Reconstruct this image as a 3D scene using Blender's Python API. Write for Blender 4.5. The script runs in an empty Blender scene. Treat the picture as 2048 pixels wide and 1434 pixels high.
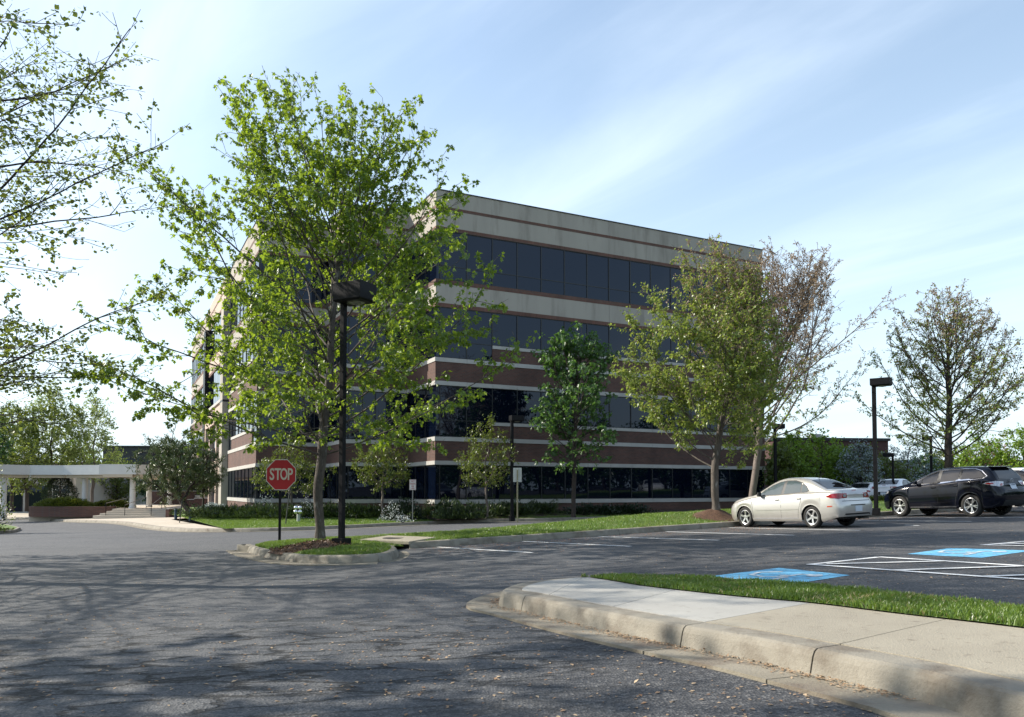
import bpy, bmesh, math, random
import numpy as np
from mathutils import Vector, Matrix, noise
from mathutils.bvhtree import BVHTree

# ------------------------------------------------------------------ camera
W, H, F = 2048.0, 1434.0, 1562.0
HORIZON, PITCH, EYE = 980.0, math.radians(2.4), 1.13
PPY = HORIZON - F * math.tan(PITCH)
scene = bpy.context.scene
col = scene.collection
cam_data = bpy.data.cameras.new('camera')
cam = bpy.data.objects.new('camera', cam_data)
col.objects.link(cam)
cam.location = (0, 0, EYE)
cam.rotation_euler = (math.pi / 2 + PITCH, 0, 0)
cam_data.sensor_width = 36
cam_data.lens = F / W * 36
cam_data.shift_y = (PPY - H / 2) / W
cam_data.clip_start = 0.05
cam_data.clip_end = 3000
scene.camera = cam

# ------------------------------------------------------------------ light
SUN_EL = math.radians(34)
CLOUD_PHASE = 1.0
SUN_XY = Vector((-0.97, 0.243)).normalized()
world = bpy.data.worlds.new('World')
scene.world = world
world.use_nodes = True
wt = world.node_tree
wt.nodes.clear()
def wn(t, **k):
    n = wt.nodes.new(t)
    for a, b in k.items():
        setattr(n, a, b)
    return n
sky = wn('ShaderNodeTexSky', sky_type='NISHITA', sun_disc=False)
sky.sun_elevation = SUN_EL
sky.sun_rotation = math.atan2(SUN_XY.x, SUN_XY.y)
sky.air_density = 1.15
sky.dust_density = 1.2
sky.ozone_density = 1.6
sky.altitude = 60
bg = wn('ShaderNodeBackground')
bg.inputs['Strength'].default_value = 0.135
wo = wn('ShaderNodeOutputWorld')
tc = wn('ShaderNodeTexCoord')
sep = wn('ShaderNodeSeparateXYZ')
wt.links.new(tc.outputs['Generated'], sep.inputs[0])
# thin cirrus: project the direction on a plane high above, stretch, two noises
zc = wn('ShaderNodeMath', operation='MAXIMUM'); zc.inputs[1].default_value = 0.03
wt.links.new(sep.outputs['Z'], zc.inputs[0])
zo = wn('ShaderNodeMath', operation='ADD'); zo.inputs[1].default_value = 0.12
wt.links.new(zc.outputs[0], zo.inputs[0])
dv = wn('ShaderNodeVectorMath', operation='DIVIDE')
cb = wn('ShaderNodeCombineXYZ')
for i in range(3):
    wt.links.new(zo.outputs[0], cb.inputs[i])
wt.links.new(tc.outputs['Generated'], dv.inputs[0]); wt.links.new(cb.outputs[0], dv.inputs[1])
rt = wn('ShaderNodeMapping'); rt.inputs['Rotation'].default_value = (0, 0, math.radians(-130))
wt.links.new(dv.outputs[0], rt.inputs[0])
mp = wn('ShaderNodeMapping'); mp.inputs['Scale'].default_value = (0.42, 1.9, 1); mp.inputs['Location'].default_value = (0.9, 0.35, 0)
wt.links.new(rt.outputs[0], mp.inputs[0])
n1 = wn('ShaderNodeTexNoise'); n1.inputs['Scale'].default_value = 1.3; n1.inputs['Detail'].default_value = 8; n1.inputs['Roughness'].default_value = 0.55; n1.inputs['Distortion'].default_value = 0.5
wt.links.new(mp.outputs[0], n1.inputs[0])
n2 = wn('ShaderNodeTexNoise'); n2.inputs['Scale'].default_value = 0.9; n2.inputs['Detail'].default_value = 3
wt.links.new(dv.outputs[0], n2.inputs[0])
# long parallel bands, bent and broken up by noise
sp_ = wn('ShaderNodeSeparateXYZ'); wt.links.new(rt.outputs[0], sp_.inputs[0])
def wm(op, a, b=None):
    n = wn('ShaderNodeMath', operation=op)
    for i, q in enumerate((a, b)):
        if q is None: continue
        if isinstance(q, (int, float)): n.inputs[i].default_value = q
        else: wt.links.new(q, n.inputs[i])
    return n.outputs[0]
ph = wm('ADD', wm('MULTIPLY', sp_.outputs['Y'], 7.2), wm('MULTIPLY', n2.outputs['Fac'], 3.2))
bandv = wm('MULTIPLY', wm('ADD', wm('COSINE', wm('ADD', ph, CLOUD_PHASE)), 1.0), 0.5)
cv = wm('ADD', wm('MULTIPLY', n1.outputs['Fac'], 0.95), wm('MULTIPLY', bandv, 0.26))
r1 = wn('ShaderNodeMapRange'); r1.inputs['From Min'].default_value = 0.44; r1.inputs['From Max'].default_value = 1.0; r1.interpolation_type = 'SMOOTHSTEP'
r1.inputs['To Max'].default_value = 0.8
wt.links.new(cv, r1.inputs['Value'])
mx = wn('ShaderNodeMix', data_type='RGBA')
# a cloud is lit air: brighter and whiter than the sky behind it
cl = wn('ShaderNodeMix', data_type='RGBA'); cl.blend_type = 'ADD'; cl.inputs[0].default_value = 1
sc = wn('ShaderNodeVectorMath', operation='SCALE'); sc.inputs['Scale'].default_value = 0.62
wt.links.new(sky.outputs[0], sc.inputs[0])
wt.links.new(sc.outputs[0], cl.inputs[6]); cl.inputs[7].default_value = (3.5, 3.7, 3.9, 1)
wt.links.new(r1.outputs[0], mx.inputs[0]); wt.links.new(sky.outputs[0], mx.inputs[6]); wt.links.new(cl.outputs[2], mx.inputs[7])
# pale haze low over the horizon
hz = wn('ShaderNodeMath', operation='MULTIPLY'); hz.inputs[1].default_value = -2.9; wt.links.new(zc.outputs[0], hz.inputs[0])
he = wn('ShaderNodeMath', operation='EXPONENT'); wt.links.new(hz.outputs[0], he.inputs[0])
hm = wn('ShaderNodeMath', operation='MULTIPLY'); hm.inputs[1].default_value = 0.95; wt.links.new(he.outputs[0], hm.inputs[0])
mh = wn('ShaderNodeMix', data_type='RGBA'); mh.inputs[7].default_value = (4.3, 5.3, 6.0, 1)
wt.links.new(hm.outputs[0], mh.inputs[0]); wt.links.new(mx.outputs[2], mh.inputs[6])
wt.links.new(mh.outputs[2], bg.inputs[0]); wt.links.new(bg.outputs[0], wo.inputs[0])

sd = bpy.data.lights.new('sun', 'SUN')
sd.energy = 4.8
sd.angle = math.radians(0.55)
sd.color = (1.0, 0.93, 0.82)
sun = bpy.data.objects.new('sun', sd)
col.objects.link(sun)
sv = Vector((SUN_XY.x * math.cos(SUN_EL), SUN_XY.y * math.cos(SUN_EL), math.sin(SUN_EL)))
sun.rotation_euler = sv.to_track_quat('Z', 'Y').to_euler()
sun.location = (-30, 10, 40)
vs = scene.view_settings
vs.view_transform = 'Standard'; vs.look = 'None'; vs.gamma = 1; vs.exposure = 0.75
vs.use_curve_mapping = False

# ------------------------------------------------------------------ helpers
def smooth(t):
    t = min(1.0, max(0.0, t)); return t * t * (3 - 2 * t)
_C = (-154 / 1562.0 * 40.8, 40.8)
def G(x, y):
    """height of the asphalt: one tilted plane, rising to the right and falling away, eased towards the building"""
    A = 0.038 * x if -4 < x < 34 else (-0.152 + 0.022 * (max(x, -45) + 4) if x <= -4 else 1.292)
    g = 0.07 + A - 0.012 * (max(y, -20) if y < 40 else 40)
    if y > 30 and g > -0.45:
        dx, dy = x - _C[0], y - _C[1]
        s = dx * 0.891 + dy * 0.454; d = dx * 0.454 - dy * 0.891
        w = 1 - smooth((d - 2.0) / 7.0)
        w *= 1 - smooth((s - 23) / 6.0)
        g = g * (1 - w) + (-0.45) * w
    return g
def ray(px, py):
    a = (px - W / 2) / F; b = (PPY - py) / F
    return Vector((a, math.cos(PITCH) - b * math.sin(PITCH), math.sin(PITCH) + b * math.cos(PITCH)))
def gp(px, py, dz=0.0, fn=G):
    """point of the ground seen at a pixel of the photograph"""
    d = ray(px, py)
    t, st = 1.0, 0.25
    def f(t):
        return EYE + d.z * t - fn(d.x * t, d.y * t) - dz
    while f(t) > 0 and t < 400:
        t += st
    lo, hi = t - st, t
    for _ in range(30):
        m = (lo + hi) / 2
        if f(m) > 0: lo = m
        else: hi = m
    return Vector((d.x * lo, d.y * lo, EYE + d.z * lo))
def atY(px, py, Y):
    d = ray(px, py); t = Y / d.y
    return Vector((d.x * t, Y, EYE + d.z * t))
def XatY(px, Y):
    return (px - W / 2) / F * Y

def tag(o, label=None, cat=None, group=None, kind=None):
    if label: o['label'] = label
    if cat: o['category'] = cat
    if group: o['group'] = group
    if kind: o['kind'] = kind
    return o
def link(name, data, parent=None, loc=None, rz=0.0):
    o = bpy.data.objects.new(name, data)
    col.objects.link(o)
    if parent is not None: o.parent = parent
    if loc is not None: o.location = loc
    if rz: o.rotation_euler = (0, 0, rz)
    return o
def empty(name, loc=(0, 0, 0), rz=0.0, label=None, cat=None, group=None, kind=None, parent=None):
    o = link(name, None, parent, loc, rz)
    o.empty_display_size = 0.2
    return tag(o, label, cat, group, kind)
def copy_tree(o, parent=None):
    c = o.copy(); col.objects.link(c)
    if parent is not None: c.parent = parent
    for ch in list(o.children): copy_tree(ch, c)
    return c
def mesh(name, verts, faces, m, smooth_=False, attrs=None):
    me = bpy.data.meshes.new(name)
    me.from_pydata([tuple(v) for v in verts] if not isinstance(verts, np.ndarray) else verts.tolist(), [], faces if not isinstance(faces, np.ndarray) else faces.tolist())
    if m is not None:
        for mm in (m if isinstance(m, (list, tuple)) else [m]): me.materials.append(mm)
    if smooth_:
        me.polygons.foreach_set('use_smooth', [True] * len(me.polygons))
    if attrs:
        for k, v in attrs.items():
            a = me.attributes.new(k, 'FLOAT', 'POINT'); a.data.foreach_set('value', np.asarray(v, dtype=np.float32))
    me.update()
    return me
class MB:
    """collects geometry for ONE mesh object"""
    def __init__(s): s.v = []; s.f = []; s.mi = []
    def add(s, vs, fs, mi=0):
        b = len(s.v); s.v += [tuple(v) for v in vs]
        s.f += [tuple(b + i for i in f) for f in fs]; s.mi += [mi] * len(fs)
    def box(s, p0, ax, ay, az, mi=0):
        p0, ax, ay, az = map(Vector, (p0, ax, ay, az))
        if ax.cross(ay).dot(az) < 0: ax, ay = ay, ax
        v = [p0, p0 + ax, p0 + ax + ay, p0 + ay, p0 + az, p0 + ax + az, p0 + ax + ay + az, p0 + ay + az]
        s.add(v, [(0, 3, 2, 1), (4, 5, 6, 7), (0, 1, 5, 4), (1, 2, 6, 5), (2, 3, 7, 6), (3, 0, 4, 7)], mi)
    def cbox(s, c, sx, sy, sz, mi=0):
        s.box((c[0] - sx / 2, c[1] - sy / 2, c[2] - sz / 2), (sx, 0, 0), (0, sy, 0), (0, 0, sz), mi)
    def tube(s, pts, rad, n=8, mi=0, cap=True):
        pts = [Vector(p) for p in pts]
        if not isinstance(rad, (list, tuple)): rad = [rad] * len(pts)
        b = len(s.v); k = len(pts)
        for i, p in enumerate(pts):
            d = (pts[min(i + 1, k - 1)] - pts[max(i - 1, 0)]).normalized()
            ref = Vector((0, 0, 1)) if abs(d.z) < 0.95 else Vector((1, 0, 0))
            a = d.cross(ref).normalized(); c = d.cross(a)
            for j in range(n):
                t = 2 * math.pi * j / n
                s.v.append(tuple(p + (a * math.cos(t) + c * math.sin(t)) * rad[i]))
        for i in range(k - 1):
            for j in range(n):
                s.f.append((b + i * n + j, b + i * n + (j + 1) % n, b + (i + 1) * n + (j + 1) % n, b + (i + 1) * n + j)); s.mi.append(mi)
        if cap:
            s.f.append(tuple(b + j for j in reversed(range(n)))); s.mi.append(mi)
            s.f.append(tuple(b + (k - 1) * n + j for j in range(n))); s.mi.append(mi)
    def lathe(s, prof, n=24, mi=0, axis='z', off=(0, 0, 0)):
        """prof: list of (r, h)"""
        b = len(s.v); off = Vector(off)
        for r, h in prof:
            for j in range(n):
                t = 2 * math.pi * j / n
                c, q = r * math.cos(t), r * math.sin(t)
                p = (c, q, h) if axis == 'z' else ((c, h, q) if axis == 'y' else (h, c, q))
                s.v.append(tuple(off + Vector(p)))
        for i in range(len(prof) - 1):
            for j in range(n):
                s.f.append((b + i * n + j, b + i * n + (j + 1) % n, b + (i + 1) * n + (j + 1) % n, b + (i + 1) * n + j)); s.mi.append(mi)
    def prism(s, poly, z0, z1, mi=0):
        n = len(poly)
        v = [(p[0], p[1], z0) for p in poly] + [(p[0], p[1], z1) for p in poly]
        s.add(v, [tuple(reversed(range(n))), tuple(range(n, 2 * n))] + [(i, (i + 1) % n, n + (i + 1) % n, n + i) for i in range(n)], mi)
    def build(s, name, m, parent=None, smooth_=False, loc=None, bevel=0, fix=True):
        me = mesh(name, s.v, s.f, m, smooth_)
        if isinstance(m, (list, tuple)) and len(m) > 1: me.polygons.foreach_set('material_index', s.mi)
        if fix or bevel:
            bm = bmesh.new(); bm.from_mesh(me)
            bmesh.ops.recalc_face_normals(bm, faces=bm.faces)
            if bevel:
                es = [e for e in bm.edges if len(e.link_faces) == 2 and e.calc_face_angle(0) > 0.6]
                bmesh.ops.bevel(bm, geom=es, offset=bevel, segments=2, profile=0.7, affect='EDGES', clamp_overlap=True)
            bm.to_mesh(me); bm.free()
        return link(name, me, parent, loc)

# ------------------------------------------------------------------ materials
def newmat(name):
    m = bpy.data.materials.new(name); m.use_nodes = True
    nt = m.node_tree; nt.nodes.clear()
    out = nt.nodes.new('ShaderNodeOutputMaterial')
    return m, nt, out
def N(nt, t, **k):
    n = nt.nodes.new(t)
    for a, b in k.items():
        if a.startswith('i_'): n.inputs[a[2:].replace('_', ' ')].default_value = b
        else: setattr(n, a, b)
    return n
def c4(c): return (c[0], c[1], c[2], 1)
def mat(name, c1, c2=None, scale=3.0, rough=0.7, bump=0.0, bscale=40.0, metal=0.0, ior=1.45, detail=5, coat=0.0, c3=None, s3=0.5, f3=(0.5, 0.7), coords='Object', stretch=None, spec=0.5):
    m, nt, out = newmat(name)
    p = N(nt, 'ShaderNodeBsdfPrincipled', i_Roughness=rough, i_Metallic=metal, i_IOR=ior)
    p.inputs['Specular IOR Level'].default_value = spec
    if coat: p.inputs['Coat Weight'].default_value = coat; p.inputs['Coat Roughness'].default_value = 0.03
    nt.links.new(p.outputs[0], out.inputs[0])
    if c2 is None and not bump:
        p.inputs['Base Color'].default_value = c4(c1); return m
    tcn = N(nt, 'ShaderNodeTexCoord')
    vec = tcn.outputs[coords]
    if stretch:
        mpn = N(nt, 'ShaderNodeMapping', i_Scale=stretch); nt.links.new(vec, mpn.inputs[0]); vec = mpn.outputs[0]
    if c2 is not None:
        nz = N(nt, 'ShaderNodeTexNoise', i_Scale=scale, i_Detail=detail, i_Roughness=0.6)
        nt.links.new(vec, nz.inputs[0])
        mr = N(nt, 'ShaderNodeMapRange'); mr.inputs[1].default_value = 0.3; mr.inputs[2].default_value = 0.7
        nt.links.new(nz.outputs['Fac'], mr.inputs[0])
        mixn = N(nt, 'ShaderNodeMix', data_type='RGBA'); mixn.inputs[6].default_value = c4(c1); mixn.inputs[7].default_value = c4(c2)
        nt.links.new(mr.outputs[0], mixn.inputs[0])
        res = mixn.outputs[2]
        if c3 is not None:
            n3 = N(nt, 'ShaderNodeTexNoise', i_Scale=s3, i_Detail=6, i_Roughness=0.65)
            nt.links.new(vec, n3.inputs[0])
            m3 = N(nt, 'ShaderNodeMapRange'); m3.inputs[1].default_value = f3[0]; m3.inputs[2].default_value = f3[1]
            nt.links.new(n3.outputs['Fac'], m3.inputs[0])
            x3 = N(nt, 'ShaderNodeMix', data_type='RGBA'); x3.inputs[7].default_value = c4(c3)
            nt.links.new(m3.outputs[0], x3.inputs[0]); nt.links.new(res, x3.inputs[6]); res = x3.outputs[2]
        nt.links.new(res, p.inputs['Base Color'])
    else:
        p.inputs['Base Color'].default_value = c4(c1)
    if bump:
        nb = N(nt, 'ShaderNodeTexNoise', i_Scale=bscale, i_Detail=4, i_Roughness=0.6)
        nt.links.new(vec, nb.inputs[0])
        b = N(nt, 'ShaderNodeBump', i_Strength=bump, i_Distance=0.02)
        nt.links.new(nb.outputs['Fac'], b.inputs['Height']); nt.links.new(b.outputs[0], p.inputs['Normal'])
    return m
def leafmat(name, dark, light, trans, gloss=0.06, tfac=0.42, rough=0.4):
    m, nt, out = newmat(name)
    at = N(nt, 'ShaderNodeAttribute', attribute_name='tint')
    mixc = N(nt, 'ShaderNodeMix', data_type='RGBA'); mixc.inputs[6].default_value = c4(dark); mixc.inputs[7].default_value = c4(light)
    nt.links.new(at.outputs['Fac'], mixc.inputs[0])
    d = N(nt, 'ShaderNodeBsdfDiffuse'); t = N(nt, 'ShaderNodeBsdfTranslucent')
    nt.links.new(mixc.outputs[2], d.inputs[0])
    mt = N(nt, 'ShaderNodeMix', data_type='RGBA'); mt.inputs[0].default_value = 0.6; mt.inputs[7].default_value = c4(trans)
    nt.links.new(mixc.outputs[2], mt.inputs[6]); nt.links.new(mt.outputs[2], t.inputs[0])
    ms = N(nt, 'ShaderNodeMixShader'); ms.inputs[0].default_value = tfac
    nt.links.new(d.outputs[0], ms.inputs[1]); nt.links.new(t.outputs[0], ms.inputs[2])
    g = N(nt, 'ShaderNodeBsdfGlossy', i_Roughness=rough); g.inputs[0].default_value = (1, 1, 1, 1)
    mg = N(nt, 'ShaderNodeMixShader'); mg.inputs[0].default_value = gloss
    nt.links.new(ms.outputs[0], mg.inputs[1]); nt.links.new(g.outputs[0], mg.inputs[2])
    nt.links.new(mg.outputs[0], out.inputs[0])
    return m

# building axes: U runs along the shaded front (to the right and away), V runs back to the left
U = Vector((0.891, 0.454, 0)).normalized(); V = Vector((-U.y, U.x, 0)); NR = -V; NL = -U
def brickmat(name, c1, c2, mortar, bw, bh, offset=0.5, ms=0.012):
    m, nt, out = newmat(name)
    p = N(nt, 'ShaderNodeBsdfPrincipled', i_Roughness=0.85)
    geo = N(nt, 'ShaderNodeNewGeometry')
    du = N(nt, 'ShaderNodeVectorMath', operation='DOT_PRODUCT'); du.inputs[1].default_value = U + V
    nt.links.new(geo.outputs['Position'], du.inputs[0])
    sp = N(nt, 'ShaderNodeSeparateXYZ'); nt.links.new(geo.outputs['Position'], sp.inputs[0])
    cbn = N(nt, 'ShaderNodeCombineXYZ'); nt.links.new(du.outputs['Value'], cbn.inputs[0]); nt.links.new(sp.outputs['Z'], cbn.inputs[1])
    bt = N(nt, 'ShaderNodeTexBrick', offset=offset)
    bt.inputs['Scale'].default_value = 1; bt.inputs['Brick Width'].default_value = bw; bt.inputs['Row Height'].default_value = bh
    bt.inputs['Mortar Size'].default_value = ms; bt.inputs['Mortar Smooth'].default_value = 0.2; bt.inputs['Bias'].default_value = -0.2
    bt.inputs['Color1'].default_value = c4(c1); bt.inputs['Color2'].default_value = c4(c2); bt.inputs['Mortar'].default_value = c4(mortar)
    nt.links.new(cbn.outputs[0], bt.inputs[0])
    nz = N(nt, 'ShaderNodeTexNoise', i_Scale=0.9, i_Detail=5); nt.links.new(cbn.outputs[0], nz.inputs[0])
    mr = N(nt, 'ShaderNodeMapRange'); mr.inputs[1].default_value = 0.3; mr.inputs[2].default_value = 0.7; mr.inputs[3].default_value = 0.75; mr.inputs[4].default_value = 1.2
    nt.links.new(nz.outputs['Fac'], mr.inputs[0])
    mu = N(nt, 'ShaderNodeVectorMath', operation='SCALE'); nt.links.new(bt.outputs['Color'], mu.inputs[0]); nt.links.new(mr.outputs[0], mu.inputs['Scale'])
    nt.links.new(mu.outputs[0], p.inputs['Base Color'])
    b = N(nt, 'ShaderNodeBump', i_Strength=0.5, i_Distance=0.01, invert=True); nt.links.new(bt.outputs['Fac'], b.inputs['Height']); nt.links.new(b.outputs[0], p.inputs['Normal'])
    nt.links.new(p.outputs[0], out.inputs[0])
    return m

def asphaltmat():
    m, nt, out = newmat('asphalt')
    L = nt.links.new
    p = N(nt, 'ShaderNodeBsdfPrincipled', i_Roughness=0.82)
    tcn = N(nt, 'ShaderNodeTexCoord'); v = tcn.outputs['Object']
    def noise_(s, d=4, r=0.6, vec=v):
        n = N(nt, 'ShaderNodeTexNoise', i_Scale=s, i_Detail=d, i_Roughness=r); L(vec, n.inputs[0]); return n.outputs['Fac']
    def rng(x, a, b, c=0.0, d=1.0):
        n = N(nt, 'ShaderNodeMapRange'); L(x, n.inputs[0])
        for i, q in enumerate((a, b, c, d)): n.inputs[i + 1].default_value = q
        return n.outputs[0]
    def mixc(f, a, b, mode='MIX'):
        n = N(nt, 'ShaderNodeMix', data_type='RGBA', blend_type=mode)
        if isinstance(f, float): n.inputs[0].default_value = f
        else: L(f, n.inputs[0])
        for i, q in ((6, a), (7, b)):
            if isinstance(q, tuple): n.inputs[i].default_value = c4(q)
            else: L(q, n.inputs[i])
        return n.outputs[2]
    def mth(op, a, b=None):
        n = N(nt, 'ShaderNodeMath', operation=op)
        for i, q in enumerate((a, b)):
            if q is None: continue
            if isinstance(q, float): n.inputs[i].default_value = q
            else: L(q, n.inputs[i])
        return n.outputs[0]
    sp = N(nt, 'ShaderNodeSeparateXYZ'); L(v, sp.inputs[0])
    X, Y = sp.outputs['X'], sp.outputs['Y']
    # old greyer paving to the left, newer sealed paving to the right of a wavy edge
    edge = mth('ADD', mth('ADD', X, mth('MULTIPLY', Y, -0.22)), mth('MULTIPLY', noise_(0.5, 3), 1.6))
    new = rng(edge, -0.9, 0.3)
    base = mixc(new, mixc(rng(noise_(0.45, 5), 0.35, 0.65), (0.054, 0.058, 0.064), (0.080, 0.083, 0.087)),
                mixc(rng(noise_(0.6, 5), 0.35, 0.65), (0.029, 0.031, 0.035), (0.051, 0.052, 0.054)))
    # tyre wear streaks along the aisle
    # aggregate
    agg = N(nt, 'ShaderNodeTexVoronoi', feature='F1'); agg.inputs['Scale'].default_value = 62; L(v, agg.inputs[0])
    wn_ = N(nt, 'ShaderNodeSeparateColor'); L(agg.outputs['Color'], wn_.inputs[0])
    base = mixc(rng(wn_.outputs[0], 0.45, 1.0, 0.0, 0.6), base, (0.19, 0.185, 0.178))
    base = mixc(rng(wn_.outputs[1], 0.6, 1.0, 0.0, 0.55), base, (0.018, 0.018, 0.02))
    # oil stains / patches
    base = mixc(rng(noise_(1.7, 5, 0.7), 0.56, 0.72, 0.0, 0.55), base, (0.035, 0.035, 0.037))
    # cracks: only in a worn area left of the lane and thinly elsewhere
    mpn = N(nt, 'ShaderNodeMapping', i_Scale=(0.75, 2.2, 1)); L(v, mpn.inputs[0])
    dis = N(nt, 'ShaderNodeTexNoise', i_Scale=2.6, i_Detail=5, i_Roughness=0.7); L(mpn.outputs[0], dis.inputs[0])
    off = N(nt, 'ShaderNodeVectorMath', operation='SCALE'); L(dis.outputs['Color'], off.inputs[0]); off.inputs['Scale'].default_value = 0.55
    ad = N(nt, 'ShaderNodeVectorMath', operation='ADD'); L(mpn.outputs[0], ad.inputs[0]); L(off.outputs[0], ad.inputs[1])
    vc = N(nt, 'ShaderNodeTexVoronoi', feature='DISTANCE_TO_EDGE'); vc.inputs['Scale'].default_value = 1.7; L(ad.outputs[0], vc.inputs[0])
    vc2 = N(nt, 'ShaderNodeTexVoronoi', feature='DISTANCE_TO_EDGE'); vc2.inputs['Scale'].default_value = 0.32; L(ad.outputs[0], vc2.inputs[0])
    ex = mth('ADD', X, 2.1); ey = mth('SUBTRACT', Y, 5.6)
    dd = mth('ADD', mth('MULTIPLY', mth('MULTIPLY', ex, ex), 0.10), mth('MULTIPLY', mth('MULTIPLY', ey, ey), 0.30))
    area = rng(mth('ADD', dd, mth('MULTIPLY', noise_(1.1, 4), 1.6)), 1.1, 2.4, 1.0, 0.0)
    crack = mth('MULTIPLY', mth('MULTIPLY', rng(vc.outputs['Distance'], 0.012, 0.06, 1.0, 0.0), area), rng(noise_(2.3, 3), 0.36, 0.46))
    crack2 = mth('MULTIPLY', rng(vc2.outputs['Distance'], 0.0, 0.006, 1.0, 0.0), mth('MULTIPLY', rng(noise_(0.8, 2), 0.48, 0.56), rng(new, 0.0, 1.0, 1.0, 0.35)))
    ck = mth('MAXIMUM', crack, crack2)
    base = mixc(ck, base, (0.007, 0.007, 0.007))
    L(base, p.inputs['Base Color'])
    h = mth('ADD', mth('MULTIPLY', agg.outputs['Distance'], 0.9), mth('MULTIPLY', ck, -2.5))
    h = mth('ADD', h, mth('MULTIPLY', noise_(9.0, 4), 0.5))
    b = N(nt, 'ShaderNodeBump', i_Strength=0.75, i_Distance=0.012); L(h, b.inputs['Height']); L(b.outputs[0], p.inputs['Normal'])
    L(p.outputs[0], out.inputs[0])
    return m

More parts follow.
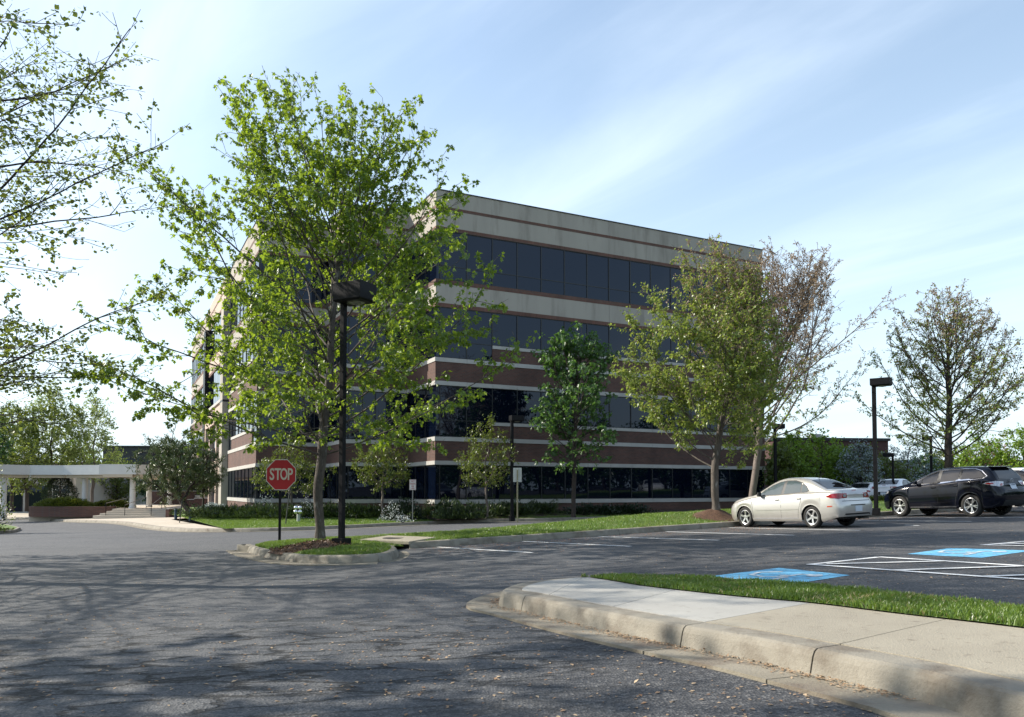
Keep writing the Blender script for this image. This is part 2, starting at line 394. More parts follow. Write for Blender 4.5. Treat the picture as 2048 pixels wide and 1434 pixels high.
M = dict(
    asphalt=asphaltmat(),
    concrete=mat('kerb_concrete', (0.285, 0.26, 0.21), (0.205, 0.185, 0.148), 2.2, 0.85, 0.4, 60, c3=(0.11, 0.085, 0.06), s3=3.0, f3=(0.48, 0.74)),
    gutter=mat('gutter_concrete', (0.27, 0.24, 0.185), (0.20, 0.175, 0.13), 2.5, 0.9, 0.35, 50, c3=(0.13, 0.10, 0.075), s3=2.6, f3=(0.48, 0.7)),
    walk_old=mat('walk_tan', (0.345, 0.31, 0.24), (0.275, 0.245, 0.19), 1.4, 0.85, 0.5, 90, c3=(0.15, 0.125, 0.095), s3=11, f3=(0.57, 0.76)),
    walk_new=mat('walk_pale', (0.38, 0.37, 0.335), (0.31, 0.30, 0.275), 1.1, 0.85, 0.35, 90, c3=(0.20, 0.185, 0.155), s3=7, f3=(0.6, 0.8)),
    plaza=mat('plaza_paving', (0.50, 0.44, 0.36), (0.42, 0.37, 0.30), 0.6, 0.85, 0.1, 30),
    grass_base=mat('grass_ground', (0.10, 0.17, 0.025), (0.065, 0.12, 0.018), 1.3, 0.9, 0.4, 30, c3=(0.15, 0.17, 0.05), s3=0.5),
    ground=mat('far_ground', (0.07, 0.11, 0.025), (0.05, 0.08, 0.02), 0.2, 0.95),
    mulch=mat('mulch', (0.10, 0.05, 0.028), (0.045, 0.024, 0.015), 18, 0.95, 1.0, 30, c3=(0.17, 0.10, 0.06), s3=30),
    soil=mat('bed_soil', (0.06, 0.038, 0.024), (0.035, 0.022, 0.015), 6, 0.95, 0.6, 30),
    white=mat('road_paint', (0.80, 0.80, 0.78), (0.64, 0.64, 0.62), 9, 0.7, 0.2, 60, c3=(0.20, 0.20, 0.20), s3=14, f3=(0.60, 0.74)),
    blue=mat('blue_paint', (0.12, 0.38, 0.58), (0.15, 0.44, 0.64), 4, 0.7, 0.2, 60, c3=(0.055, 0.13, 0.20), s3=13, f3=(0.50, 0.70)),
    brick=brickmat('brick_wall', (0.115, 0.048, 0.033), (0.072, 0.032, 0.025), (0.09, 0.07, 0.058), 0.215, 0.076),
    soldier=brickmat('brick_soldier', (0.145, 0.056, 0.036), (0.095, 0.038, 0.028), (0.10, 0.08, 0.065), 0.076, 0.23, 0.0),
    trim=mat('trim_stone', (0.44, 0.42, 0.385), (0.36, 0.345, 0.315), 1.2, 0.8, 0.1, 20),
    panel=mat('precast_panel', (0.37, 0.335, 0.285), (0.31, 0.28, 0.24), 0.7, 0.85, 0.15, 15, c3=(0.21, 0.185, 0.155), s3=1.1, f3=(0.52, 0.75), stretch=(1, 1, 0.16)),
    pink=mat('precast_side', (0.47, 0.36, 0.29), (0.41, 0.315, 0.255), 0.7, 0.85, 0.1, 15),
    frame=mat('dark_frame', (0.012, 0.013, 0.015), rough=0.4),
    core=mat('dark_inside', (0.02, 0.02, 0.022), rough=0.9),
    roof=mat('roof_grey', (0.2, 0.2, 0.2), rough=0.9),
    redmetal=mat('red_frame', (0.19, 0.035, 0.03), rough=0.5),
    black=mat('black_metal', (0.007, 0.007, 0.008), (0.012, 0.012, 0.014), 8, 0.45, spec=0.15),
    galv=mat('galvanised', (0.30, 0.29, 0.26), (0.22, 0.21, 0.19), 8, 0.5, metal=0.5),
    bronze=mat('green_post', (0.05, 0.055, 0.045), (0.035, 0.04, 0.03), 8, 0.55),
    signred=mat('sign_red', (0.42, 0.012, 0.016), (0.36, 0.010, 0.014), 5, 0.45),
    signwhite=mat('sign_white', (0.68, 0.67, 0.62), (0.60, 0.59, 0.54), 6, 0.5),
    signback=mat('sign_back', (0.52, 0.53, 0.50), (0.44, 0.45, 0.42), 5, 0.5),
    chrome=mat('polished_metal', (0.75, 0.75, 0.75), rough=0.12, metal=1.0),
    hydrant=mat('painted_post', (0.40, 0.42, 0.38), (0.33, 0.35, 0.31), 10, 0.6),
    canopy=mat('canopy_white', (0.62, 0.62, 0.60), (0.54, 0.54, 0.53), 0.8, 0.7),
    canopytan=mat('canopy_soffit', (0.50, 0.43, 0.33), rough=0.8),
    bluepost=mat('blue_bollard', (0.02, 0.05, 0.085), rough=0.5),
    lens=mat('lamp_lens', (0.30, 0.30, 0.26), (0.16, 0.16, 0.12), 9, 0.15),
    bark=mat('maple_bark', (0.12, 0.10, 0.085), (0.055, 0.045, 0.038), 14, 0.9, 1.0, 30, c3=(0.26, 0.245, 0.225), s3=7, f3=(0.56, 0.7), stretch=(1, 1, 0.35)),
    barkdark=mat('dark_bark', (0.065, 0.05, 0.042), (0.035, 0.028, 0.024), 12, 0.9, 0.8, 30, stretch=(1, 1, 0.3)),
    barkpale=mat('pale_bark', (0.17, 0.14, 0.12), (0.10, 0.08, 0.068), 10, 0.9, 0.6, 30, stretch=(1, 1, 0.3)),
    iron=mat('cast_iron', (0.03, 0.027, 0.025), (0.055, 0.045, 0.04), 12, 0.8),
    curbdark=mat('inlet_dark', (0.01, 0.01, 0.01), rough=0.9),
)
def glassmat(name, base, ior, rough=0.015, wav=0.012, spec=0.5):
    m, nt, out = newmat(name)
    p = N(nt, 'ShaderNodeBsdfPrincipled', i_Roughness=rough, i_IOR=ior)
    p.inputs['Base Color'].default_value = c4(base)
    tcn = N(nt, 'ShaderNodeTexCoord')
    nb = N(nt, 'ShaderNodeTexNoise', i_Scale=0.8, i_Detail=1); nt.links.new(tcn.outputs['Object'], nb.inputs[0])
    b = N(nt, 'ShaderNodeBump', i_Strength=0.25, i_Distance=wav); nt.links.new(nb.outputs['Fac'], b.inputs['Height']); nt.links.new(b.outputs[0], p.inputs['Normal'])
    nt.links.new(p.outputs[0], out.inputs[0])
    return m
M['glass'] = glassmat('tinted_glass', (0.002, 0.004, 0.011), 1.45)
M['glass'].node_tree.nodes['Principled BSDF'].inputs['Specular Tint'].default_value = (0.74, 0.83, 1.0, 1)
# ================================================================== GROUND
def grid_sheet(name, x0, x1, y0, y1, nx, ny, fn, m):
    xs = np.linspace(x0, x1, nx); ys = np.linspace(y0, y1, ny)
    v = [(x, y, fn(x, y)) for y in ys for x in xs]
    f = [(j * nx + i, j * nx + i + 1, (j + 1) * nx + i + 1, (j + 1) * nx + i) for j in range(ny - 1) for i in range(nx - 1)]
    return link(name, mesh(name, v, f, m, True))
o = grid_sheet('ground', -1500, 1500, -1500, 1500, 21, 21, lambda x, y: -2.2, M['ground']); tag(o, kind='structure')
o = grid_sheet('road', -75, 75, -30, 95, 151, 126, G, M['asphalt']); tag(o, kind='structure')
# skirt of verge that joins the paved area to the far ground
mb = MB()
ring = [(-75, -30), (75, -30), (75, 95), (-75, 95)]
out_ = [(-140, -90), (140, -90), (140, 170), (-140, 170)]
def rp(a, b, n):
    return [(a[0] + (b[0] - a[0]) * i / n, a[1] + (b[1] - a[1]) * i / n) for i in range(n)]
ri = sum([rp(ring[i], ring[(i + 1) % 4], 40) for i in range(4)], []); ro = sum([rp(out_[i], out_[(i + 1) % 4], 40) for i in range(4)], [])
n = len(ri)
mb.add([(p[0], p[1], G(*p) - 0.01) for p in ri] + [(p[0], p[1], -2.21) for p in ro], [(i, (i + 1) % n, n + (i + 1) % n, n + i) for i in range(n)])
tag(mb.build('verge', M['ground']), kind='structure')

def resample(pts, step):
    out = []
    for a, b in zip(pts[:-1], pts[1:]):
        a, b = Vector(a[:2]), Vector(b[:2])
        k = max(1, int(round((b - a).length / step)))
        out += [a + (b - a) * i / k for i in range(k)]
    out.append(Vector(pts[-1][:2]))
    return out
def catmull(pts, k=6):
    P = [Vector(p[:2]) for p in pts]
    P = [P[0] * 2 - P[1]] + P + [P[-1] * 2 - P[-2]]
    out = []
    for i in range(1, len(P) - 2):
        a, b, c, d = P[i - 1:i + 3]
        for j in range(k):
            t = j / k
            out.append(0.5 * ((2 * b) + (c - a) * t + (2 * a - 5 * b + 4 * c - d) * t * t + (3 * b - a - 3 * c + d) * t ** 3))
    out.append(P[-2])
    return out
def evenly(pts, step):
    L = [0.0]
    for a, b in zip(pts[:-1], pts[1:]): L.append(L[-1] + (b - a).length)
    tot = L[-1]; n = max(2, int(round(tot / step))); out = []; j = 0
    for i in range(n + 1):
        s = tot * i / n
        while j < len(L) - 2 and L[j + 1] < s: j += 1
        t = 0 if L[j + 1] == L[j] else (s - L[j]) / (L[j + 1] - L[j])
        out.append(pts[j] + (pts[j + 1] - pts[j]) * t)
    return out
def sweep(path, prof, fn, side=1):
    """prof: (offset to the left of travel*side, height above fn). returns rows of points"""
    rows = []
    for i, p in enumerate(path):
        d = (path[min(i + 1, len(path) - 1)] - path[max(i - 1, 0)]).normalized()
        nrm = Vector((-d.y, d.x)) * side
        z0 = fn(p.x, p.y)
        rows.append([(p.x + nrm.x * a, p.y + nrm.y * a, z0 + h) for a, h in prof])
    return rows
def strip_mesh(name, rows, m, parent=None, caps=True, smooth_=False):
    k = len(rows[0]); v = [q for r in rows for q in r]
    f = [(i * k + j, i * k + j + 1, (i + 1) * k + j + 1, (i + 1) * k + j) for i in range(len(rows) - 1) for j in range(k - 1)]
    if caps:
        f.append(tuple(range(k - 1, -1, -1))); f.append(tuple((len(rows) - 1) * k + j for j in range(k)))
    me = mesh(name, v, f, m, smooth_)
    bm = bmesh.new(); bm.from_mesh(me); bmesh.ops.recalc_face_normals(bm, faces=bm.faces); bm.to_mesh(me); bm.free()
    return link(name, me, parent)
KH = 0.15
KPROF = [(-0.02, -0.05), (-0.005, 0.03), (0.025, 0.115), (0.045, 0.14), (0.075, KH), (0.16, KH + 0.002), (0.165, -0.05)]
def kerb(path, side, seg=3.0, gutter=0.42, name='kerb', gaps=(), fn=G, step=0.25, prof=KPROF, cuts=None):
    """path = line of the kerb face; side=+1 if the raised ground lies to the left of travel"""
    root = empty(name, kind='structure')
    path = evenly(path, step)
    k = max(1, int(round(seg / step)))
    i = 0
    cidx = sorted(min(range(len(path)), key=lambda q: (path[q] - c).length) for c in cuts) if cuts else []
    while i < len(path) - 1:
        nx = [c for c in cidx if c > i + 1]
        j = nx[0] if nx else min(len(path) - 1, i + k)
        if len(path) - 1 - j < k // 3: j = len(path) - 1
        sub = [p.copy() for p in path[i:j + 1]]
        # a small open joint between the pieces
        if len(sub) > 1:
            sub[0] = sub[0] + (sub[1] - sub[0]).normalized() * 0.006
            sub[-1] = sub[-1] + (sub[-2] - sub[-1]).normalized() * 0.006
        strip_mesh('kerb_segment', sweep(sub, prof, fn, side), M['concrete'], root)
        if gutter:
            g = strip_mesh('gutter_slab', sweep(sub, [(-gutter, -0.05), (-gutter, 0.012), (-0.02, 0.004), (-0.02, -0.05)], fn, side), M['gutter'], root)
        i = j
    # packed grit in the joints so that no light shows through
    return root
def gps(pl, dz=0.0): return [gp(a, b, dz) for a, b in pl]

# ---------------------------------------------------------------- median with the street lamp, the stop sign and the maple
front = gps([(487, 1100), (500, 1106), (520, 1112), (546, 1118), (588, 1124.6), (629, 1127), (679, 1127.5), (729, 1126)])
nose = [gp(765, 1124), gp(786, 1119), gp(797, 1111), gp(790, 1104)]
kline = gps([(819, 1097.5), (1000, 1085.5), (1200, 1072), (1340, 1062), (1470, 1053), (1600, 1043), (1740, 1034)])
_kd = (kline[-1] - kline[1]).normalized(); kline += [kline[-1] + _kd * q for q in (4, 9, 16, 26)]
_bl = [Vector(gp(*q, KH)[:2]) for q in [(497, 1091), (530, 1083.5)]]
_k = [Vector(gp(*q)[:2]) for q in [(819, 1097.5), (1000, 1085.5), (1200, 1072), (1470, 1053), (1740, 1034)]]
_d = (_k[-2] - _k[1]).normalized(); _n = Vector((-_d.y, _d.x))
back = _bl + [_k[0] + _n * 3.6, _k[1] + _n * 3.9, _k[2] + _n * 4.2, _k[3] + _n * 4.6, _k[4] + _n * 4.8, _k[4] + _d * 6 + _n * 4.8, _k[4] + _d * 14 + _n * 4.8, _k[4] + _d * 26 + _n * 4.6]
path_front = catmull([Vector((q.x, q.y, 0)) for q in (_bl[1], _bl[0])] + front + nose, 5)
KERB_A = evenly(path_front, 0.25)
kerb(path_front, 1, seg=2.4)
path_line = [Vector(p[:2]) for p in kline]
kerb(catmull(path_line, 4), 1, seg=3.05, gutter=0)
pb = catmull([b for b in back[1:]], 5)
kerb(pb, -1, seg=3.05, gutter=0.0)
# top surface: grid between the front line and the back line
fl = evenly([Vector(p[:2]) for p in catmull([front[0], front[2], front[4]] , 5)][:-1] + [Vector(p[:2]) for p in catmull([front[4], front[6], front[7], nose[1], nose[3]], 5)] + [p for p in catmull(path_line, 3)], 0.4)
bl = evenly(pb, 0.35)
# shape the top from a closed polygon with a distance based mound
outline = [Vector((p.x, p.y)) for p in (KERB_A + evenly(catmull(path_line, 4), 0.4))] + list(reversed([Vector((p.x, p.y)) for p in evenly(pb, 0.4)]))
def poly_dist(x, y, poly):
    d = 1e9
    for a, b in zip(poly, poly[1:] + poly[:1]):
        ex, ey = b.x - a.x, b.y - a.y; L2 = ex * ex + ey * ey
        t = 0 if L2 == 0 else max(0, min(1, ((x - a.x) * ex + (y - a.y) * ey) / L2))
        q = (a.x + ex * t - x) ** 2 + (a.y + ey * t - y) ** 2
        if q < d: d = q
    return math.sqrt(d)
def inside(x, y, poly):
    c = False; n = len(poly); j = n - 1
    for i in range(n):
        a, b = poly[i], poly[j]
        if (a.y > y) != (b.y > y) and x < (b.x - a.x) * (y - a.y) / (b.y - a.y) + a.x: c = not c
        j = i
    return c
def fill_poly(poly, step):
    """triangulated mesh of a polygon with inner points (verts, faces)"""
    from mathutils.geometry import delaunay_2d_cdt
    pts = [p.copy() for p in poly]; n = len(pts)
    xs = [p.x for p in poly]; ys = [p.y for p in poly]
    y = min(ys) + step / 2; r = 0
    while y < max(ys):
        x = min(xs) + (step / 2 if r % 2 else 0)
        while x < max(xs):
            if inside(x, y, poly) and poly_dist(x, y, poly) > step * 0.45: pts.append(Vector((x, y)))
            x += step
        y += step; r += 1
    vs_, es, fs, *_ = delaunay_2d_cdt(pts, [(i, (i + 1) % n) for i in range(n)], [], 1, 1e-5)
    return vs_, [tuple(f) for f in fs]
def offset_poly(poly, d):
    """shrinks a closed polygon towards its inside by d (simple)"""
    out = []; n = len(poly)
    for i in range(n):
        a, b, c = poly[i - 1], poly[i], poly[(i + 1) % n]
        e = (c - a)
        if e.length < 1e-6: continue
        nrm = Vector((-e.y, e.x)).normalized()
        q = b + nrm * d
        if not inside(q.x, q.y, poly): q = b - nrm * d
        if inside(q.x, q.y, poly) and poly_dist(q.x, q.y, poly) > d * 0.75: out.append(q)
    return out
MED = offset_poly(outline, 0.155)
_sa = Vector(gp(700, 1097.5)[:2]); _sb = Vector(gp(819, 1097.5)[:2]); _sd = (_sb - _sa).normalized(); _sL = (_sb - _sa).length
def in_slab(x, y, m=0.0):
    u_ = (x - _sa.x) * _sd.x + (y - _sa.y) * _sd.y; w_ = -(x - _sa.x) * _sd.y + (y - _sa.y) * _sd.x
    return 0.3 - m < u_ < _sL + m and -0.4 < w_ < 1.05 + m
def med_h(x, y):
    if in_slab(x, y, 0.05): return G(x, y) + 0.06
    d = poly_dist(x, y, MED)
    far = smooth((x + 2) / 7)
    return G(x, y) + KH - 0.004 + (0.10 + 0.16 * far) * smooth(d / 1.7)
vs_, fs_ = fill_poly(MED, 0.33)
o = link('median_lawn', mesh('median_lawn', [(p.x, p.y, med_h(p.x, p.y)) for p in vs_], fs_, M['grass_base'], True)); tag(o, kind='structure')
MED_TRIS = (vs_, fs_)

# storm drain inlet box set into the median kerb
a = gp(700, 1097.5); b = gp(819, 1097.5)
ia, ib = Vector(a[:2]), Vector(b[:2]); d = (ib - ia).normalized(); nrm = Vector((-d.y, d.x))
dr = empty('storm_drain', (ia.x, ia.y, (a.z + b.z) / 2), label='concrete storm drain inlet with dark slot in the kerb behind the street lamp', cat='storm drain')
Lw = (ib - ia).length
def loc2(u_, w_, z): return (d.x * u_ + nrm.x * w_, d.y * u_ + nrm.y * w_, z)
mb = MB(); mb.box(loc2(0.35, -0.02, 0.135), loc2(Lw - 0.35, 0, 0), loc2(0, 1.05, 0.05), (0, 0, 0.07)); mb.build('slab', M['walk_old'], dr, bevel=0.012)
mb = MB(); mb.box(loc2(0.35, 0.03, -0.02), loc2(Lw - 0.35, 0, 0), loc2(0, 0.9, 0), (0, 0, 0.143)); mb.build('opening', M['curbdark'], dr)
mb = MB(); mb.lathe([(0.0, 0.237), (0.26, 0.237), (0.28, 0.23), (0.28, 0.19)], 24, off=loc2(Lw * 0.5, 0.55, 0)); mb.build('manhole_cover', M['iron'], dr)

# ---------------------------------------------------------------- foreground walk
wf = gps([(1005, 1209), (1051, 1223), (1180, 1254), (1360, 1293), (1517, 1324), (1685, 1363), (1853, 1403), (1948, 1431)])
_e = (wf[-1] - wf[-3]).normalized(); exts = [wf[-1] + _e * q for q in (0.7, 1.6, 3.0, 6.0)]; ext = exts[-1]
tipb = [gp(1122, 1155, KH), gp(1060, 1161, KH), gp(1022, 1170, KH), gp(1004, 1182, KH)]
lot = [gp(2200, 1228, KH), gp(1900, 1195, KH), gp(1700, 1176, KH), gp(1500, 1160, KH), gp(1400, 1154, KH), gp(1250, 1151, KH), gp(1180, 1152, KH)]
_we = (Vector(gp(2047, 1257, KH)) - Vector(gp(1797, 1228, KH))).normalized()
lot = [lot[0] + _we * 6, lot[0] + _we * 3] + lot
wpath = catmull([Vector(p[:2]) for p in lot[:]] + [Vector(p[:2]) for p in tipb] + [Vector(p[:2]) for p in wf[1:] + exts], 6)
front_part = catmull([Vector(p[:2]) for p in tipb[1:]] + [Vector(p[:2]) for p in wf[1:] + exts], 6)
WPROF = [(-0.05, -0.05), (-0.03, 0.03), (-0.012, 0.105), (0.002, 0.134), (0.022, 0.147), (0.06, KH), (0.2, KH + 0.003), (0.205, -0.05)]
kerb(front_part, 1, seg=2.9, gutter=0.36, step=0.12, prof=WPROF, cuts=[Vector(gp(1051, 1223)[:2]), Vector(gp(1362, 1293)[:2]), Vector(gp(1640, 1352)[:2])])
lotpath = catmull([Vector(p[:2]) for p in lot] + [Vector(p[:2]) for p in tipb[:2]], 6)
kerb(lotpath, 1, seg=3.0, gutter=0, step=0.15)
ge = [gp(a, b, KH) for a, b in [(1169, 1154), (1225, 1162), (1292, 1173), (1460, 1192), (1620, 1206.5), (1797, 1228), (2047, 1257), (2250, 1285)]]
ge = ge + [ge[-1] + _we * 1.5, ge[-1] + _we * 3.5, ge[-1] + _we * 5.5]
ge = catmull([Vector(p[:2]) for p in ge], 5)
# walk slabs between the kerb back and the grass edge, split at the joints
kb = [Vector((r[6][0], r[6][1])) for r in sweep(evenly(front_part, 0.12), WPROF, G, 1)]
def near_idx(P, q):
    return min(range(len(P)), key=lambda i: (P[i] - q).length)
joints = [((1060, 1192), (1169, 1156)), ((1195, 1216), (1365, 1182)), ((1376, 1250), (1620, 1206.5)), ((1640, 1290), (1895, 1240)), ((2020, 1362), (2247, 1284))]
ji = [(near_idx(kb, Vector(gp(*a_, KH)[:2])), near_idx(ge, Vector(gp(*b_, KH)[:2]))) for a_, b_ in joints]
walk = empty('sidewalk', kind='structure')
slabs = []
prevk, prevg = 0, 0
for q, (ki, gi) in enumerate(ji + [(len(kb) - 1, len(ge) - 1)]):
    kk = kb[prevk:ki + 1]; gg = ge[prevg:gi + 1]
    if q == 0: gg = [ge[0]]; gi = 0
    poly = kk + list(reversed(gg))
    c = sum(poly, Vector((0, 0))) / len(poly)
    poly = [p + (c - p).normalized() * 0.006 for p in poly]
    mm = M['walk_new'] if q < 3 else M['walk_old']
    mb = MB(); n = len(poly)
    mb.add([(p.x, p.y, G(p.x, p.y) + KH + 0.002) for p in poly] + [(p.x, p.y, G(p.x, p.y) + KH - 0.1) for p in poly], [tuple(range(n))] + [(i, (i + 1) % n, n + (i + 1) % n, n + i) for i in range(n)])
    mb.build('slab', mm, walk)
    prevk, prevg = ki, gi
# joint filler below the slabs
poly = kb + list(reversed(ge)); n = len(poly)
mb = MB(); mb.add([(p.x, p.y, G(p.x, p.y) + KH - 0.02) for p in poly], [tuple(range(n))]); mb.build('joint_filler', M['soil'], walk)
# grass strip between walk and lot kerb
lk = [Vector((r[6][0], r[6][1])) for r in sweep(evenly(lotpath, 0.15), KPROF, G, 1)]
lk = lk[:near_idx(lk, ge[0]) + 1]
STRIP = ge + lk
vs_, fs_ = fill_poly(STRIP, 0.15)
strip_h = lambda x, y: G(x, y) + KH + 0.012
o = link('grass_verge_soil', mesh('grass_verge', [(p.x, p.y, strip_h(p.x, p.y)) for p in vs_], fs_, M['grass_base'], True)); o.name = 'verge_lawn'; tag(o, kind='structure')

# ---------------------------------------------------------------- kerb and lawn on the far side of the road
farpx = [(0, 1036.5), (60, 1039), (117, 1043), (232, 1047), (301, 1057), (345, 1061.5), (383, 1063.5), (465, 1063.7), (560, 1062), (640, 1059.5), (700, 1056.5)]
far = [gp(*p) for p in farpx]
_U = Vector((0.891, 0.454)).normalized(); _f0 = Vector(gp(905, 1046.6)[:2])
_nr = Vector((_U.y, -_U.x))
fext = [Vector(gp(800, 1051.5)[:2]), _f0] + [_f0 + _nr * 1.1 + _U * q for q in (5, 9, 14, 20, 27, 37)]
_le = (far[0] - far[2]).normalized(); lefts = [Vector((far[0] + _le * q)[:2]) for q in (24, 12, 5)]
fpath = catmull(lefts + [Vector(p[:2]) for p in far] + fext, 5)
kerb(fpath, 1, seg=3.0, gutter=0.4, step=0.4)
fkb = [Vector((r[6][0], r[6][1])) for r in sweep(evenly(fpath, 0.4), KPROF, G, 1)]

# small kerbed lawn at the left edge
il = [Vector(gp(*q)[:2]) for q in [(42, 1060), (30, 1056.5), (0, 1052), (-90, 1049), (-200, 1054), (-220, 1063), (-90, 1070), (0, 1067.5), (30, 1065), (42, 1060)]]
il = evenly(catmull(il, 5), 0.3)
side_ = 1 if not inside(*(il[10] + Vector((-(il[11] - il[10]).y, (il[11] - il[10]).x)).normalized() * 0.3), il[:-1]) else -1
side_ = -side_
kerb(il, side_, seg=3.0, gutter=0)
IL = offset_poly(il[:-1], 0.16)
vs_, fs_ = fill_poly(IL, 0.5)
o = link('side_lawn', mesh('side_lawn', [(p.x, p.y, G(p.x, p.y) + KH + 0.06 * smooth(poly_dist(p.x, p.y, IL))) for p in vs_], fs_, M['grass_base'], True)); tag(o, kind='structure')
# ================================================================== OFFICE BUILDING
C = Vector((-154 / F * 40.8, 40.8, 0))
I1 = C + V * 4.3; C2 = I1 - U * 3.7; I2 = C2 + V * 4.3; C3 = I2 - U * 3.97
E = C + U * 23.2
TOP = 17.07
bld = empty('office_building', (C.x, C.y, 0), label='four storey office building with ribbon windows and brick and pale stone bands', cat='office building')
BO = Vector((C.x, C.y, 0))
def L0(p): return Vector(p) - BO
MOD = 1.53
# (name, z0, z1, material key, proud)
BANDS = [
    ('brick_band', -1.3, 0.40, 'brick', 0.0), ('trim', 0.40, 0.62, 'trim', 0.035),
    ('glass', 0.62, 2.46, None, 0),
    ('trim', 2.46, 2.67, 'trim', 0.035), ('brick_band', 2.67, 3.71, 'brick', 0.0), ('trim', 3.71, 3.93, 'trim', 0.035),
    ('glass', 3.93, 6.66, 4.82, 0),
    ('trim', 6.66, 6.88, 'trim', 0.035), ('brick_band', 6.88, 7.90, 'brick', 0.0), ('trim', 7.90, 8.12, 'trim', 0.035),
    ('glass', 8.12, 10.82, 9.02, 0),
    ('soldier_course', 10.82, 11.03, 'soldier', 0.01), ('panel', 11.03, 12.06, 'panel', 0.0), ('soldier_course', 12.06, 12.28, 'soldier', 0.01),
    ('glass', 12.28, 14.93, 13.05, 0),
    ('soldier_course', 14.93, 15.12, 'soldier', 0.01), ('panel', 15.12, 16.06, 'panel', 0.0), ('soldier_course', 16.06, 16.22, 'soldier', 0.01), ('panel', 16.22, TOP, 'panel', 0.0),
]
T = 0.25
PR = random.Random(4)
def wallpiece(name, P, d, n, s0, s1, z0, z1, proud, m, joints=None):
    """box with its outer face at +proud off the facade line, as one part or as several jointed ones"""
    cuts = [s0] + [j for j in (joints or []) if s0 + 0.15 < j < s1 - 0.15] + [s1]
    for a, b in zip(cuts[:-1], cuts[1:]):
        g0 = 0.006 if a != s0 else 0; g1 = 0.006 if b != s1 else 0
        mb = MB(); p = L0(P) + d * (a + g0) - n * T
        mb.box((p.x, p.y, z0), d * (b - a - g0 - g1), n * (T + proud), (0, 0, z1 - z0))
        mb.build(name, m, bld)
def facade(P, d, n, L, off0, sconv, econv, stones=True, raised=None, panejoin=False, panel_joints=None, s_from=0.0):
    """P start, d direction, n outward normal. sconv/econv: convex corner at start / end"""
    mull = [off0 + MOD * k for k in range(60) if s_from < off0 + MOD * k < L - 0.05]
    for nm, z0, z1, mk, proud in BANDS:
        a = (T if sconv else 0.0) + s_from; b = L + (proud if econv else -proud)
        if nm == 'glass':
            g0 = s_from + (0.03 if sconv else 0.0); g1 = L - (0.03 if econv else 0)
            segs = [g0] + mull + [g1]
            lower = []; upper = []
            tr = mk
            for q, (x, y) in enumerate(zip(segs[:-1], segs[1:])):
                rz = raised and z0 > 1 and z0 < 9 and x > raised[0] - 0.3 and y < raised[1] + 0.3
                cells = [(z0, z1)] if tr is None else ([(tr + 0.0, z1)] if rz else [(z0, tr), (tr, z1)])
                for (c0, c1) in cells: upper.append((x, y, c0, c1))
            if panejoin: mbp = MB()
            for (x, y, c0, c1) in upper:
                p = L0(P) + d * (x + 0.025) - n * 0.075
                if not panejoin: mbp = MB()
                mbp.box((p.x, p.y, c0 + 0.02), d * (y - x - 0.05), n * 0.02, (0, 0, c1 - c0 - 0.04))
                if not panejoin:
                    for q_ in range(8):     # every pane sits a hair out of true
                        pass
                    po = mbp.build('pane', M['glass'], bld); _pc = Vector((p.x, p.y, (c0 + c1) / 2)) + d * (y - x) / 2
                    R_ = Matrix.Rotation(PR.uniform(-0.006, 0.006), 4, 'Z') @ Matrix.Rotation(PR.uniform(-0.004, 0.004), 4, d)
                    po.data.transform(Matrix.Translation(_pc) @ R_ @ Matrix.Translation(-_pc))
            if panejoin: tag(mbp.build('panes', M['glass'], bld), kind='stuff')
            mf = MB()
            for s in segs[1:-1]:
                p = L0(P) + d * (s - 0.03) - n * 0.12
                zz = z0
                if raised and 1 < z0 < 9 and raised[0] - 0.3 < s < raised[1] + 0.3: zz = tr
                mf.box((p.x, p.y, zz), d * 0.06, n * 0.10, (0, 0, z1 - zz))
            for zc in ([z0 + 0.02, z1 - 0.02] + ([tr] if tr else [])):
                for q, (x, y) in enumerate(zip(segs[:-1], segs[1:])):
                    p = L0(P) + d * (x + 0.031) - n * 0.115
                    mf.box((p.x, p.y, zc - 0.022), d * (y - x - 0.062), n * 0.082, (0, 0, 0.044))
            mf.build('window_frame', M['frame'], bld)
            if raised and 1 < z0 < 9:
                ra = min(mull, key=lambda q: abs(q - raised[0])) ; rb = L if raised[1] > L - 0.3 else min(mull, key=lambda q: abs(q - raised[1]))
                wallpiece('brick_band', P, d, n, ra, rb + (0 if rb < L else -0.0), z0, tr - 0.2, 0.0, M['brick'])
                wallpiece('trim_stone', P, d, n, ra - 0.0, rb, tr - 0.2, tr - 0.025, 0.035, M['trim'], [ra + MOD * k for k in range(1, 16)] if stones else None)
            # dark room behind the glass
        elif nm == 'trim':
            wallpiece('trim_stone', P, d, n, a, b, z0, z1, proud, M['trim'], mull if stones else None)
        elif nm == 'panel':
            wallpiece('concrete_panel', P, d, n, a, b, z0, z1, proud, M['panel'], panel_joints)
        else:
            wallpiece(nm, P, d, n, a, b, z0, z1, proud, M[mk])
# right (shaded) front, the two saw-tooth steps, then the sunlit left face
facade(C, U, NR, 23.2, 0.27, True, True, True, raised=(3.33, 23.2), panel_joints=[10.97])
facade(I1, -V, NL, 4.3, 1.2, False, True, True)            # return face, from the inner corner out to corner C
facade(C2, U, NR, 3.7, 0.27, True, False, True)
facade(I2, -V, NL, 4.3, 1.2, False, True, True)
facade(C3, U, NR, 3.97, 0.27, True, False, True)
facade(C3 + V * 12.6, -V, NL, 12.6, 0.3, False, True, False, raised=(1.8, 10.9), panejoin=True)
# lit far part beyond the entrance
P5 = C3 + V * 44
facade(P5, -V, NL, 17.2, 0.3, True, False, False, raised=(3, 14), panejoin=True)
